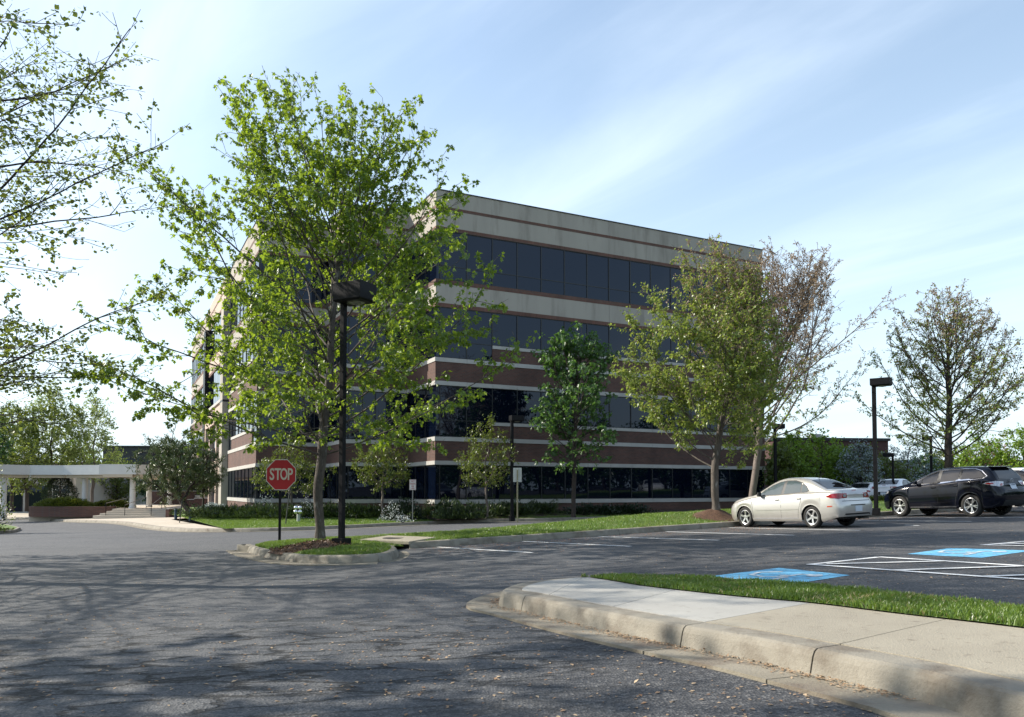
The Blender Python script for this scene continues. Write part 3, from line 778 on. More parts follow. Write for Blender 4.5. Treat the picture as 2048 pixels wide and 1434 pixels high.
# inner core (dark rooms) and roof
def inset(p, a, b): return p + U * a + V * b
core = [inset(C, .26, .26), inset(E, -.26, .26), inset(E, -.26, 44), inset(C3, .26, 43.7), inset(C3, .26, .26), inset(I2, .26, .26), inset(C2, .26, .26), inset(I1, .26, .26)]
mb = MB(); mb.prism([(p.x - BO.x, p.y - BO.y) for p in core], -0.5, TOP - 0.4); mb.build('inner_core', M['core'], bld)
ro = [inset(C, .25, .25), inset(E, -.0, .25), inset(E, .0, 44), inset(C3, .25, 44), inset(C3, .25, .25), inset(I2, .25, .25), inset(C2, .25, .25), inset(I1, .25, .25)]
mb = MB(); mb.prism([(p.x - BO.x, p.y - BO.y) for p in ro], TOP - 0.39, TOP - 0.3); mb.build('roof', M['roof'], bld)
# coping strip of dark metal along the parapet
def coping(P, d, n, L, a, b):
    mb = MB(); p = L0(P) + d * a - n * (T + 0.02); mb.box((p.x, p.y, TOP + 0.002), d * (b - a), n * (T + 0.06), (0, 0, 0.05)); mb.build('coping', M['frame'], bld)
coping(C, U, NR, 23.2, 0.0 + T, 23.24); coping(I1, -V, NL, 4.3, 0.02, 4.34); coping(C2, U, NR, 3.7, T, 3.66); coping(I2, -V, NL, 4.3, 0.02, 4.34); coping(C3, U, NR, 3.97, T, 3.93); coping(C3 + V * 44, -V, NL, 44, 0, 44.04)
# right end wall
facadeR = MB()
for nm, z0, z1, mk, proud in BANDS:
    if nm == 'glass':
        mb = MB(); p = L0(E) + V * 0.3 - U * 0.1; mb.box((p.x, p.y, z0), V * 30, U * 0.04, (0, 0, z1 - z0)); mb.build('pane', M['glass'], bld)
    else:
        mb = MB(); p = L0(E) + V * T - U * T; mb.box((p.x, p.y, z0), V * 30, U * (T + proud), (0, 0, z1 - z0)); mb.build('end_band', M[mk], bld)

# ---- entrance portal on the left face: two tall piers, a deep beam, three slots
def pier(s0, w, out, z0, z1, m, name='pier'):
    mb = MB(); p = L0(C3) + V * s0 + U * 0.2; mb.box((p.x, p.y, z0), V * w, -U * (0.2 + out), (0, 0, z1 - z0)); return mb.build(name, m, bld)
pier(12.62, 1.5, 0.42, -1.3, 7.5, M['panel']); pier(12.62, 1.5, 0.42, 7.5, 7.66, M['frame'], 'bronze_strip'); pier(12.62, 1.5, 0.42, 7.66, 15.0, M['panel'])
pier(25.2, 1.5, 0.42, -1.3, 15.0, M['black'])
pier(14.14, 11.04, 0.36, 6.3, 7.45, M['pink'], 'portal_beam')
pier(14.14, 11.04, 0.36, -1.3, -0.25, M['panel'], 'plinth')
for s0, w in ((14.14, 0.55), (16.6, 0.55), (21.3, 0.55), (24.6, 0.58)):
    pier(s0, w, 0.36, -0.25, 6.298, M['pink'], 'mullion_pier')
for s0, w in ((14.7, 1.88), (17.16, 4.12), (21.86, 2.72)):
    pier(s0, w, -0.15, 3.4, 6.29, M['redmetal'], 'red_reveal'); pier(s0, w, 0.22, 2.3, 3.4, M['pink'], 'spandrel'); pier(s0, w, -0.15, -0.25, 2.29, M['redmetal'], 'red_reveal')
    for zz, hh in ((3.45, 2.8), (-0.2, 2.45)):
        mb = MB(); p = L0(C3) + V * (s0 + 0.2) - U * 0.0; mb.box((p.x, p.y, zz), V * (w - 0.4), -U * 0.06 - U * 0.1, (0, 0, hh)); mb.build('pane', M['glass'], bld)
# upper floors over the portal
for nm, z0, z1, mk, proud in BANDS:
    if z0 < 7.5: continue
    if nm == 'glass':
        for k in range(7):
            mb = MB(); p = L0(C3) + V * (14.14 + k * 1.578 + 0.04); mb.box((p.x, p.y, z0 + .02), V * 1.5, -U * 0.05, (0, 0, z1 - z0 - .04)); mb.build('pane', M['glass'], bld)
        mb = MB(); p = L0(C3) + V * 14.14 + U * 0.12; mb.box((p.x, p.y, z0), V * 11.0, -U * 0.1, (0, 0, z1 - z0)); mb.build('window_frame', M['frame'], bld)
    else:
        pier(14.13, 11.05, proud + 0.1, z0 + 0.0, z1, M['pink' if mk == 'panel' else mk], 'end_band')

# ================================================================== PLAZA AT THE LEFT
LOW, HIGH = -0.90, -0.30
def brickbox(mb, a, b, th, z0, z1):
    a, b = Vector(a[:2]), Vector(b[:2]); d = b - a; n_ = Vector((-d.y, d.x)).normalized() * th
    mb.box((a.x, a.y, z0), (d.x, d.y, 0), (n_.x, n_.y, 0), (0, 0, z1 - z0))
# paving between the kerb and the planter
bound = gp(342, 1039, KH); bound2 = gp(449, 1057.5, KH)
kf = [p for p in fkb if p.x < bound2.x + 0.1]
poly = kf + [Vector(bound2[:2]), Vector(bound[:2]), Vector((-24.6, 96)), Vector((-80, 96))]
vs_, fs_ = fill_poly(poly, 2.5)
o = link('plaza_paving', mesh('plaza_paving', [(p.x, p.y, (G(p.x, p.y) + KH + 0.003)) for p in vs_], fs_, M['plaza'])); tag(o, kind='structure')
mb = MB(); mb.prism([(-31.0, 60.0), (-30.0, 59.45), (-25.2, 59.45), (-20.2, 60.5), (-20.5, 95), (-37.4, 95), (-37.4, 60.6)], -1.3, HIGH)
tag(mb.build('terrace', M['plaza']), kind='structure')
# steps
st = empty('entrance_steps', (-28, 57.7, LOW), label='broad flight of pale stone steps up to the white colonnade', cat='steps')
for k in range(4):
    x0 = -30.9 + k * 0.28; y0 = 57.7 + k * 0.42
    mb = MB(); mb.box((x0 + 28, y0 - 57.7, k * 0.15 - (0.1 if k == 0 else -0.001)), (-25.3 - x0, 0, 0), (0, 59.44 - y0, 0), (0, 0, 0.148 + (0.1 if k == 0 else 0)))
    mb.build('step', M['plaza'], st, bevel=0.012)
# planter with curved brick wall
pl = empty('brick_planter', (-34, 59.6, LOW), label='long curved brick planter wall left of the steps under clipped hedge', cat='planter wall')
arc = [(-37.4, 61.2), (-37.2, 60.2), (-36.4, 59.6), (-35, 59.25), (-33.3, 59.1), (-31.9, 59.2), (-30.9, 59.5), (-30.35, 60.0)]
arc = evenly(catmull([Vector(p) for p in arc], 5), 0.4)
strip_mesh('wall', [[(a_ - -34 if i_ == 0 else (a_ - 59.6 if i_ == 1 else a_ + 0.90)) for i_, a_ in enumerate(q)] for r in [] for q in r] and [] or [[(q[0] + 34, q[1] - 59.6, q[2]) for q in r] for r in sweep(arc, [(0.0, 0), (0.0, 0.78), (0.3, 0.78), (0.3, 0)], lambda x, y: 0, 1)], M['brick'], pl)
strip_mesh('soil', [[(q[0] + 34, q[1] - 59.6, q[2]) for q in r] for r in sweep(arc[2:-2], [(0.28, 0.6), (0.28, 0.72), (1.3, 0.75), (1.3, 0.6)], lambda x, y: 0, 1)], M['soil'], pl)
def brickwall(name, a, b, th, z0, z1, label, cap=True):
    a, b = Vector(a), Vector(b)
    w = empty(name, (a.x, a.y, z0), label=label, cat='brick wall')
    d = b - a; nn = Vector((-d.y, d.x)).normalized()
    mb = MB(); mb.box((0, 0, 0), (d.x, d.y, 0), (nn.x * th, nn.y * th, 0), (0, 0, z1 - z0)); mb.build('wall', M['brick'], w)
    if cap:
        e = d.normalized() * 0.03
        mb = MB(); mb.box((-e.x - nn.x * 0.03, -e.y - nn.y * 0.03, z1 - z0), (d.x + 2 * e.x, d.y + 2 * e.y, 0), (nn.x * (th + 0.06), nn.y * (th + 0.06), 0), (0, 0, 0.06)); mb.build('stone_cap', M['trim'], w)
    return w
brickwall('low_brick_wall', (-25.15, 57.4), (-24.6, 59.6), 0.3, -1.1, -0.28, 'low brick cheek wall at the right end of the steps')
brickwall('low_brick_wall', (-24.8, 57.6), (-21.6, 60.2), 0.3, -1.1, -0.32, 'low brick retaining wall behind the two blue bollards')
brickwall('brick_wall', (-26.2, 64.5), (-19.6, 66.0), 0.35, -0.3, 0.42, 'long brick wall behind the leaning pine near the entrance')
brickwall('brick_wall', (-36.0, 78), (-26.5, 78), 0.35, -0.3, 1.0, 'far brick wall seen between the colonnade columns')
brickwall('brick_pier', (-27.4, 66.0), (-26.7, 66.0), 0.5, -0.3, 0.3, 'small brick pier beside the right colonnade column')
# white canopy on columns
def cp(px, Y): return Vector((XatY(px, Y), Y))
path = [cp(-70, 57), cp(0, 59.5), cp(60, 61.2), cp(126, 61.5), cp(200, 60.4), cp(272, 59.2)]
path2 = [cp(272, 59.2), cp(320, 66), cp(352, 74), cp(395, 82)]
can = empty('colonnade', (path[0].x, path[0].y, HIGH), label='white flat-roofed colonnade canopy on round columns at the left', cat='colonnade')
def canseg(a, b, name='roof_slab'):
    d = (b - a); nn = Vector((-d.y, d.x)).normalized() * 2.6
    if nn.y < 0 and name == 'roof_slab': nn = -nn
    o_ = can.location
    mb = MB(); mb.box((a.x - o_.x, a.y - o_.y, 2.62), (d.x, d.y, 0), (nn.x, nn.y, 0), (0, 0, 0.66)); mb.build(name, M['canopy'], can)
    mb = MB(); mb.box((a.x - o_.x, a.y - o_.y, 3.285), (d.x, d.y, 0), (nn.x, nn.y, 0), (0, 0, 0.09)); mb.build('coping', M['canopy'], can)
    e = nn * 0.1; mb = MB(); mb.box((a.x - o_.x + e.x, a.y - o_.y + e.y, 2.4), (d.x, d.y, 0), (nn.x * 0.8, nn.y * 0.8, 0), (0, 0, 0.215)); mb.build('soffit_beam', M['canopytan'], can)
for a_, b_ in zip(path[:-1], path[1:]): canseg(a_, b_)
d = Vector((0, 0))
for a_, b_ in zip(path2[:-1], path2[1:]): canseg(a_, b_, 'return_slab')
for px, Y in [(8, 60.4), (-30, 59), (146, 64.5), (170.5, 62.2), (266, 60.4), (299, 66.0), (340, 75)]:
    p = cp(px, Y); mb = MB(); mb.lathe([(0.27, -0.8 if px < 60 else 0), (0.27, 0.12), (0.215, 0.16), (0.21, 2.3), (0.25, 2.36), (0.25, 2.41)], 20, off=(p.x - can.location.x, p.y - can.location.y, 0))
    mb.build('column', M['canopy'], can, smooth_=False)
# hand rails
def rail(name, pts, label, r=0.025):
    p0 = Vector(pts[0]); w = empty(name, p0, label=label, cat='handrail')
    mb = MB(); mb.tube([Vector(p) + Vector((0, 0, 0.9)) - p0 for p in pts], r, 8); mb.build('rail', M['galv'], w)
    for p in pts:
        mb = MB(); mb.tube([Vector(p) - p0, Vector(p) - p0 + Vector((0, 0, 0.9))], r * 0.9, 8); mb.build('post', M['black'], w)
rail('handrail', [(-30.1, 58.0, LOW + .15), (-29.4, 60.4, HIGH)], 'sloping metal handrail at the left side of the steps')
rail('handrail', [(-29.6 + 1.0, 57.8, LOW + .02), (-28.2, 60.3, HIGH)], 'sloping metal handrail standing on the left third of the steps')
rail('handrail', [(-26.65, 57.8, LOW + .02), (-27.0, 60.3, HIGH)], 'metal handrail seen end-on at the right part of the steps')
# blue bollards / ash urns (the lawn here runs from the walk kerb up to the building)
lawn_h0 = lambda x, y: G(x, y) + KH + 0.12
for px, y0, y1, lab in ((351.5, 1018, 1038.5, 'dark blue bollard at the wall end right of the steps'), (380.5, 1018.5, 1042, 'dark blue bollard standing on the lawn under the pine')):
    g0 = gp(px, y1, 0, fn=lawn_h0); h = (y1 - y0) * g0.y / F
    b_ = empty('bollard', g0, label=lab, cat='bollard')
    mb = MB(); r = 2.9 * g0.y / F; mb.lathe([(0, 0), (r, 0), (r, h * 0.95), (r * 0.9, h), (0, h)], 16); mb.build('body', M['bluepost'], b_)
    mb = MB(); mb.lathe([(r * 1.03, h * 0.8), (r * 1.03, h * 0.84)], 16); mb.build('band', M['black'], b_)

# ================================================================== FAR BUILDINGS
def simple_building(name, P, d, L, dep, z0, z1, m, label, rows, roofm=None, trim=None, wins=True, win_w=1.5):
    P = Vector(P); d = Vector(d).normalized(); nn = Vector((d.y, -d.x, 0)); b_ = empty(name, P, label=label, cat='building')
    mb = MB(); mb.box((0, 0, z0), d * L, -nn * dep, (0, 0, z1 - z0)); mb.build('wall', M[m], b_)
    mb = MB(); q = nn * 0.15 - d * 0.15; mb.box((q.x, q.y, z1), d * (L + 0.3), -nn * (dep + 0.3), (0, 0, 0.25)); mb.build('roof', M['frame'], b_)
    for (w0, w1) in rows:
        if trim:
            for zz in (w0 - 0.25, w1 + 0.02):
                q = nn * 0.03; mb = MB(); mb.box((q.x, q.y, zz), d * L, -nn * 0.1, (0, 0, 0.22)); mb.build('trim_band', M[trim], b_)
        s = 0.8
        while s + win_w < L:
            q = nn * 0.01 + d * s; mb = MB(); mb.box((q.x, q.y, w0), d * win_w, -nn * 0.1, (0, 0, w1 - w0)); f_ = mb.build('window', M['glass'], b_)
            q = nn * 0.03 + d * s
            mb = MB(); mb.box((q.x, q.y, w0), d * 0.07, -nn * 0.1, (0, 0, w1 - w0)); mb.box((q.x + d.x * (win_w - .07), q.y + d.y * (win_w - .07), w0), d * 0.07, -nn * 0.1, (0, 0, w1 - w0)); mb.build('frame', M['frame'], f_)
            s += win_w + 0.5
    return b_
M['darkbrick'] = mat('dark_brick', (0.085, 0.045, 0.04), (0.055, 0.03, 0.028), 2.0, 0.9, 0.2, 20)
M['slate'] = mat('slate_wall', (0.05, 0.05, 0.055), (0.035, 0.035, 0.04), 1.0, 0.9)
M['greywall'] = mat('grey_wall', (0.42, 0.41, 0.39), (0.36, 0.35, 0.33), 0.5, 0.9)
simple_building('brick_building', (XatY(1548, 70), 70, 0), (1, 0.12, 0), 11, 25, -1, 5.6, 'darkbrick', 'dark brick low building behind the trees right of the office block', [(1.0, 2.6)])
b_ = simple_building('brick_building', (XatY(1700, 82), 82, 0), (1, -0.05, 0), 40, 20, -1, 4.0, 'darkbrick', 'long dark brick single storey building beyond the far parked cars', [(0.9, 2.4)])
ru = MB(); ru.box((0, 0, 0), (0.8, 0, 0), (0, 0.8, 0), (0, 0, 0.6)); o = ru.build('rooftop_unit', M['greywall'], None, loc=(XatY(1626, 74), 74, 5.85)); tag(o, 'pale rooftop machine box on the dark brick building', 'rooftop unit')
simple_building('far_building', (XatY(205, 125), 125, 0), (1, 0.05, 0), 24, 30, -1.4, 8.0, 'slate', 'dark flat-roofed building low on the horizon behind the colonnade', [(1.5, 3), (5, 6.5)])
simple_building('grey_building', (XatY(-60, 84), 84, 0), (1, 0.02, 0), 12.5, 15, -1.4, 3.9, 'greywall', 'low pale building with dark openings behind the left end of the colonnade', [(-1.2, 1.6)], win_w=2.2)

# ---------------------------------------------------------------- lawn and planting bed in front of the building
wallline = [C3 + V * 26, C3, I2, C2, I1, C, E + U * 0.5, E + U * 14]
def pl_dist(x, y, pl_):
    d = 1e9
    for a, b in zip(pl_[:-1], pl_[1:]):
        ex, ey = b.x - a.x, b.y - a.y; L2 = ex * ex + ey * ey
        t = 0 if L2 == 0 else max(0, min(1, ((x - a.x) * ex + (y - a.y) * ey) / L2))
        q = (a.x + ex * t - x) ** 2 + (a.y + ey * t - y) ** 2
        if q < d: d = q
    return math.sqrt(d)
fk_s = fkb[::3]
def lawn_h(x, y):
    dk = pl_dist(x, y, fk_s); dw = pl_dist(x, y, wallline)
    s = dk / (dk + dw + 1e-6)
    w = smooth(s * 1.15)
    return (1 - w) * (G(x, y) + KH) + w * -0.10 - 0.003
kl = [p for p in fkb if p.x >= bound2.x]
EXT = [Vector((fkb[-1].x - 8, fkb[-1].y + 12))]
lawn_poly = [Vector(bound2[:2])] + kl + EXT + [Vector((E + U * 1.0).to_2d()), Vector((E + U * .3).to_2d()), Vector(C.to_2d()) , Vector(I1.to_2d()), Vector(C2.to_2d()), Vector(I2.to_2d()), Vector(C3.to_2d()), Vector((C3 + V * 14).to_2d()), Vector((-21.2, 58.2)), Vector((-24.5, 58.2)), Vector(bound[:2])]
vs_, fs_ = fill_poly(lawn_poly, 0.8)
o = link('lawn', mesh('lawn', [(p.x, p.y, lawn_h(p.x, p.y)) for p in vs_], fs_, M['grass_base'], True)); tag(o, kind='structure')
# dark mulch bed along the wall, 4 mm or more above the lawn
bed = [Vector((C3 + V * 9 - U * 1.2).to_2d())] + [Vector((q).to_2d()) for q in (C3 - U * 1.6 - V * 1.2, C3 + U * 2 - V * 3.2, C3 + U * 6 - V * 3.8, C - U * 1 - V * 3.0, C + U * 5 - V * 3.0, C + U * 12 - V * 2.8, C + U * 22.6 - V * 1.6)] + [Vector(q.to_2d()) for q in (C + U * 23 - V * .1, C - V * .06 - U * .06, I1 - U * .1, C2 - V * .06 - U * .1, I2 - U * .1 - V * .1, C3 - V * .06 - U * .1, C3 + V * 9 - U * .1)]
vs_, fs_ = fill_poly(bed, 0.8)
o = link('planting_bed', mesh('planting_bed', [(p.x, p.y, lawn_h(p.x, p.y) + 0.03) for p in vs_], fs_, M['soil'], True)); tag(o, kind='structure')
# ================================================================== TREES AND PLANTS
def colonize(rng, base, fork, att, step, infl, kill, up=0.0, iters=90, lean=(0, 0), wob=0.25):
    """space colonisation: returns node positions and parents"""
    base = np.array(base, float)
    nodes = [base]; par = [-1]
    hgt = fork; p = base.copy()
    k = max(2, int(hgt / step))
    drift = np.zeros(2)
    for i in range(k):
        drift = drift * 0.7 + rng.normal(0, wob * 0.04, 2)
        p = p + np.array([lean[0] / k + drift[0] * step, lean[1] / k + drift[1] * step, hgt / k])
        nodes.append(p.copy()); par.append(len(nodes) - 2)
    nodes = [np.array(q) for q in nodes]
    A = np.array(att, float); alive = np.ones(len(A), bool)
    near = np.full(len(A), -1); dist = np.full(len(A), 1e9)
    start = 0 if fork < 0.8 else max(1, int(k * 0.75))
    def upd(i0):
        P = np.array(nodes[i0:])
        d = np.linalg.norm(A[:, None, :] - P[None], axis=2)
        j = d.argmin(1); dj = d[np.arange(len(A)), j]
        m = dj < dist
        near[m] = j[m] + i0; dist[m] = dj[m]
        alive[dj < kill] = False
    upd(start)
    made = {}
    for it in range(iters):
        sel = alive & (dist < (infl if it > 12 else 1e9))
        if not sel.any(): break
        idx = near[sel]
        P = np.array(nodes)
        D = A[sel] - P[idx]; D /= np.linalg.norm(D, axis=1, keepdims=True) + 1e-9
        u, inv = np.unique(idx, return_inverse=True)
        S = np.zeros((len(u), 3)); np.add.at(S, inv, D)
        S /= np.linalg.norm(S, axis=1, keepdims=True) + 1e-9
        S += rng.normal(0, 0.16, S.shape); S[:, 2] += up
        S /= np.linalg.norm(S, axis=1, keepdims=True)
        i0 = len(nodes)
        for a, s in zip(u, S):
            old = made.get(a)
            if old is not None and any(float(np.dot(o, s)) > 0.93 for o in old):
                # blocked: retire the attractors that keep pulling here
                m = (near == a) & (dist < step * 1.6); alive[m] = False
                if len(old) > 3: alive[near == a] = False
                continue
            made.setdefault(a, []).append(s)
            nodes.append(P[a] + s * step); par.append(int(a))
        if len(nodes) == i0: break
        upd(i0)
    return np.array(nodes), np.array(par)

def radii(P, par, R, tip, power=2.2):
    n = len(P); r = np.zeros(n)
    for i in range(n - 1, 0, -1):
        if r[i] == 0: r[i] = tip ** power
        r[par[i]] += r[i]
    r = np.maximum(r, 1e-12) ** (1 / power)
    f = np.log(R / tip) / max(1e-6, np.log(r[0] / tip))
    return tip * (r / tip) ** f

def tubes(P, par, r, m, name, parent, ns=5, minr=0.0, flare=1.25):
    d = np.zeros_like(P); d[1:] = P[1:] - P[par[1:]]; d[0] = d[1]
    d /= np.linalg.norm(d, axis=1, keepdims=True) + 1e-9
    ref = np.tile(np.array([1.0, 0.31, 0.05]), (len(P), 1))
    a = np.cross(d, ref); a /= np.linalg.norm(a, axis=1, keepdims=True) + 1e-9
    b = np.cross(d, a)
    t = np.arange(ns) * 2 * np.pi / ns
    rr = r.copy(); rr[0] *= flare
    ring = P[:, None] + (a[:, None] * np.cos(t)[None, :, None] + b[:, None] * np.sin(t)[None, :, None]) * rr[:, None, None]
    verts = ring.reshape(-1, 3)
    # each branch starts with its own ring at the parent, as thick as itself
    kids = np.arange(1, len(P)); pr = par[1:]
    first = np.zeros(len(P), bool)
    # main child = thickest child keeps the parent's ring
    best = {}
    for i in kids:
        q = par[i]
        if q not in best or r[i] > r[best[q]]: best[q] = i
    faces = []; extra = []
    base_n = len(verts); cnt = 0
    for i in kids:
        q = par[i]
        if r[i] < minr: continue
        if best[q] == i:
            s = q * ns
        else:
            s = base_n + cnt * ns; cnt += 1
            extra.append(P[q][None] + (a[i][None] * np.cos(t)[:, None] + b[i][None] * np.sin(t)[:, None]) * min(rr[q], r[i] * 1.15))
        e = i * ns
        for j in range(ns):
            faces.append((s + j, s + (j + 1) % ns, e + (j + 1) % ns, e + j))
    if extra: verts = np.vstack([verts] + extra)
    me = mesh(name, verts, faces, m, True)
    return link(name, me, parent)

# leaf outlines: list of (x, y) right half, folded along the midrib
LEAVES = {
    'maple': ([(0, 0), (0.16, -0.10), (0.42, 0.08), (0.26, 0.30), (0.52, 0.60), (0.20, 0.62), (0.0, 1.0)]),
    'tulip': ([(0, 0), (0.40, 0.06), (0.44, 0.45), (0.36, 0.85), (0.0, 0.75)]),
    'oval': ([(0, 0), (0.32, 0.4), (0.0, 1.0)]),
    'needle': ([(0, 0), (0.09, 0.5), (0.0, 1.0)]),
    'blade': ([(0, 0), (0.16, 0.45), (0.0, 1.0)]),
}
def leaf_mesh(rng, name, pos, nrm_dir, size, shape, m, parent, droop=0.5, fold=0.25, tint=None, sizevar=0.35, kind=None, flat=0.0):
    """pos (n,3), nrm_dir (n,3) growth direction of each leaf"""
    n = len(pos)
    if n == 0: return None
    half = np.array(LEAVES[shape]); k = len(half)
    g = nrm_dir + rng.normal(0, 0.45, (n, 3)); g[:, 2] -= droop
    g /= np.linalg.norm(g, axis=1, keepdims=True) + 1e-9
    upv = np.tile(np.array([0, 0, 1.0]), (n, 1)) + rng.normal(0, 0.55 * (1 - flat), (n, 3))
    s = np.cross(g, upv); s /= np.linalg.norm(s, axis=1, keepdims=True) + 1e-9
    w = np.cross(s, g)
    sz = size * (1 + rng.uniform(-sizevar, sizevar, n))
    R = pos[:, None] + sz[:, None, None] * (s[:, None] * half[None, :, 0, None] + g[:, None] * half[None, :, 1, None] + w[:, None] * (half[None, :, 0, None] * fold - (half[None, :, 1, None] ** 2) * 0.12))
    Lf = pos[:, None] + sz[:, None, None] * (-s[:, None] * half[None, 1:-1, 0, None] + g[:, None] * half[None, 1:-1, 1, None] + w[:, None] * (half[None, 1:-1, 0, None] * fold - (half[None, 1:-1, 1, None] ** 2) * 0.12))
    V_ = np.concatenate([R, Lf], axis=1); tot = V_.shape[1]
    verts = V_.reshape(-1, 3)
    fr = list(range(k)); fl_ = [0] + [k + i for i in range(k - 2)] + [k - 1]; fl_ = fl_[::-1]
    base = (np.arange(n) * tot)[:, None]
    nl = k
    loops = np.concatenate([base + np.array(fr)[None], base + np.array(fl_)[None]], axis=1).reshape(-1)
    me = bpy.data.meshes.new(name)
    me.vertices.add(len(verts)); me.vertices.foreach_set('co', verts.astype(np.float32).ravel())
    me.loops.add(len(loops)); me.loops.foreach_set('vertex_index', loops.astype(np.int32))
    me.polygons.add(2 * n); me.polygons.foreach_set('loop_start', (np.arange(2 * n) * nl).astype(np.int32))
    me.materials.append(m)
    at = me.attributes.new('tint', 'FLOAT', 'POINT')
    tv = rng.uniform(0, 1, n) if tint is None else tint
    at.data.foreach_set('value', np.repeat(tv, tot).astype(np.float32))
    me.update(calc_edges=True); me.validate()
    o = link(name, me, parent)
    if kind: o['kind'] = kind
    return o

def envelope(rng, n, prof, centre, lump=0.35, seed=0, hollow=0.0, squash=(1, 1)):
    """random points inside a profile [(z, radius)...], denser outward, with lumps cut away"""
    zs = np.array([p[0] for p in prof]); rs = np.array([p[1] for p in prof])
    out = []
    off = Vector((seed * 7.3, seed * 3.1, 0))
    while len(out) < n:
        z = rng.uniform(zs[0], zs[-1]); rmax = np.interp(z, zs, rs)
        if rng.uniform() > (rmax / rs.max()) ** 1.5 + 0.04: continue
        q = math.sqrt(rng.uniform(hollow, 1)) * rmax; t = rng.uniform(0, 2 * math.pi)
        rr = 1 + lump * noise.noise(Vector((math.cos(t) * 1.6, math.sin(t) * 1.6, z * 0.75)) + off) * 1.6
        q *= min(1.18, rr)
        x, y = q * math.cos(t) * squash[0], q * math.sin(t) * squash[1]
        if noise.noise(Vector((x, y, z)) * 0.9 + off) < -0.28: continue
        out.append((centre[0] + x, centre[1] + y, z))
    return np.array(out)

TREECOUNT = [0]
def tree(name, label, base, prof, R, fork, leafm, leaf='oval', lsize=0.1, nleaf=9000, natt=900, step=0.28, infl=1.6, kill=0.42, up=0.05, seed=1, bark='bark', droop=0.45, group=None, centre=None, lump=0.35, tip=0.006, ns=5, lean=(0, 0), spread=0.16, thr=0.02, cat='tree', leaf2=None, split2=None, flat=0.0, hollow=0.0, minr=0.0, wob=0.25, tintfn=None, fold=0.25, squash=(1, 1), twig=True, att_extra=None, keep=None, percl=6):
    rng = np.random.default_rng(seed)
    root = empty(name, base, label=label, cat=cat, group=group)
    centre = centre or (0, 0)
    prof = [(z - base[2], r) for z, r in prof]
    att = envelope(rng, natt, prof, centre, lump, seed, hollow, squash)
    if att_extra is not None: att = np.vstack([att, np.array(att_extra, float)])
    P, par = colonize(rng, (0, 0, 0), fork, att, step, infl, kill, up, lean=lean, wob=wob)
    r = radii(P, par, R, tip)
    haschild = np.zeros(len(P), bool); haschild[par[1:]] = True
    sel = np.where((r < thr) | ~haschild)[0]; sel = sel[sel > 2]
    sel = sel[P[sel, 2] > prof[0][0] - 0.5]
    d = P[sel] - P[par[sel]]; d /= np.linalg.norm(d, axis=1, keepdims=True) + 1e-9
    wgt = np.where(haschild[sel], 1.0, 2.4); wgt /= wgt.sum()
    # short twigs that carry the leaves
    nt = max(1, int(nleaf / percl)); ti = rng.choice(len(sel), nt, p=wgt)
    tb = P[sel][ti] - d[ti] * step * rng.uniform(0, 1, (nt, 1))
    td = d[ti] + rng.normal(0, 0.75, (nt, 3)); td[:, 2] += 0.1; td /= np.linalg.norm(td, axis=1, keepdims=True)
    tl = spread * 2.2 * rng.uniform(0.4, 1.3, nt)
    te = tb + td * tl[:, None]
    if keep is not None:
        wb = np.array(base)[None]
        okk = keep(tb + wb) & keep(te + wb)
        tb, td, tl, te = tb[okk], td[okk], tl[okk], te[okk]; nt = len(tb)
    if twig:
        # twigs as thin three sided spikes
        a = np.cross(td, np.array([0.3, 0.2, 1.0])); a /= np.linalg.norm(a, axis=1, keepdims=True) + 1e-9; b = np.cross(td, a)
        w0 = tip * 0.75
        tv = np.stack([tb + a * w0, tb - a * w0 * 0.5 + b * w0 * 0.86, tb - a * w0 * 0.5 - b * w0 * 0.86, te], axis=1).reshape(-1, 3)
        bi = np.arange(nt)[:, None] * 4
        tf = np.concatenate([bi + np.array([[0, 1, 3]]), bi + np.array([[1, 2, 3]]), bi + np.array([[2, 0, 3]])], axis=0)
    tr = tubes(P, par, r, M[bark], 'trunk', root, ns=ns, minr=minr)
    if twig:
        o_ = link('twigs', mesh('twigs', tv, tf, M[bark]), root); o_['kind'] = 'stuff'
    li = rng.integers(0, nt, nleaf); f = rng.uniform(0.25, 1.05, nleaf) ** 0.7
    pos = tb[li] + td[li] * (tl[li] * f)[:, None] + rng.normal(0, spread * 0.16, (nleaf, 3))
    ld = td[li] * 0.5 + rng.normal(0, 0.6, (nleaf, 3))
    zrel = (pos[:, 2] - prof[0][0]) / (prof[-1][0] - prof[0][0])
    tint = np.clip(rng.normal(0.5, 0.25, nleaf), 0, 1)
    if split2 is not None:
        m2 = rng.uniform(0, 1, nleaf) < split2(pos, zrel)
    else: m2 = np.zeros(nleaf, bool)
    leaf_mesh(rng, 'crown', pos[~m2], ld[~m2], lsize, leaf, leafm, root, droop, fold, tint[~m2], flat=flat)
    if m2.any():
        leaf_mesh(rng, 'crown', pos[m2], ld[m2], lsize * leaf2[1], leaf, leaf2[0], root, droop, fold, tint[m2], flat=flat)
    TREECOUNT[0] += nleaf
    return root

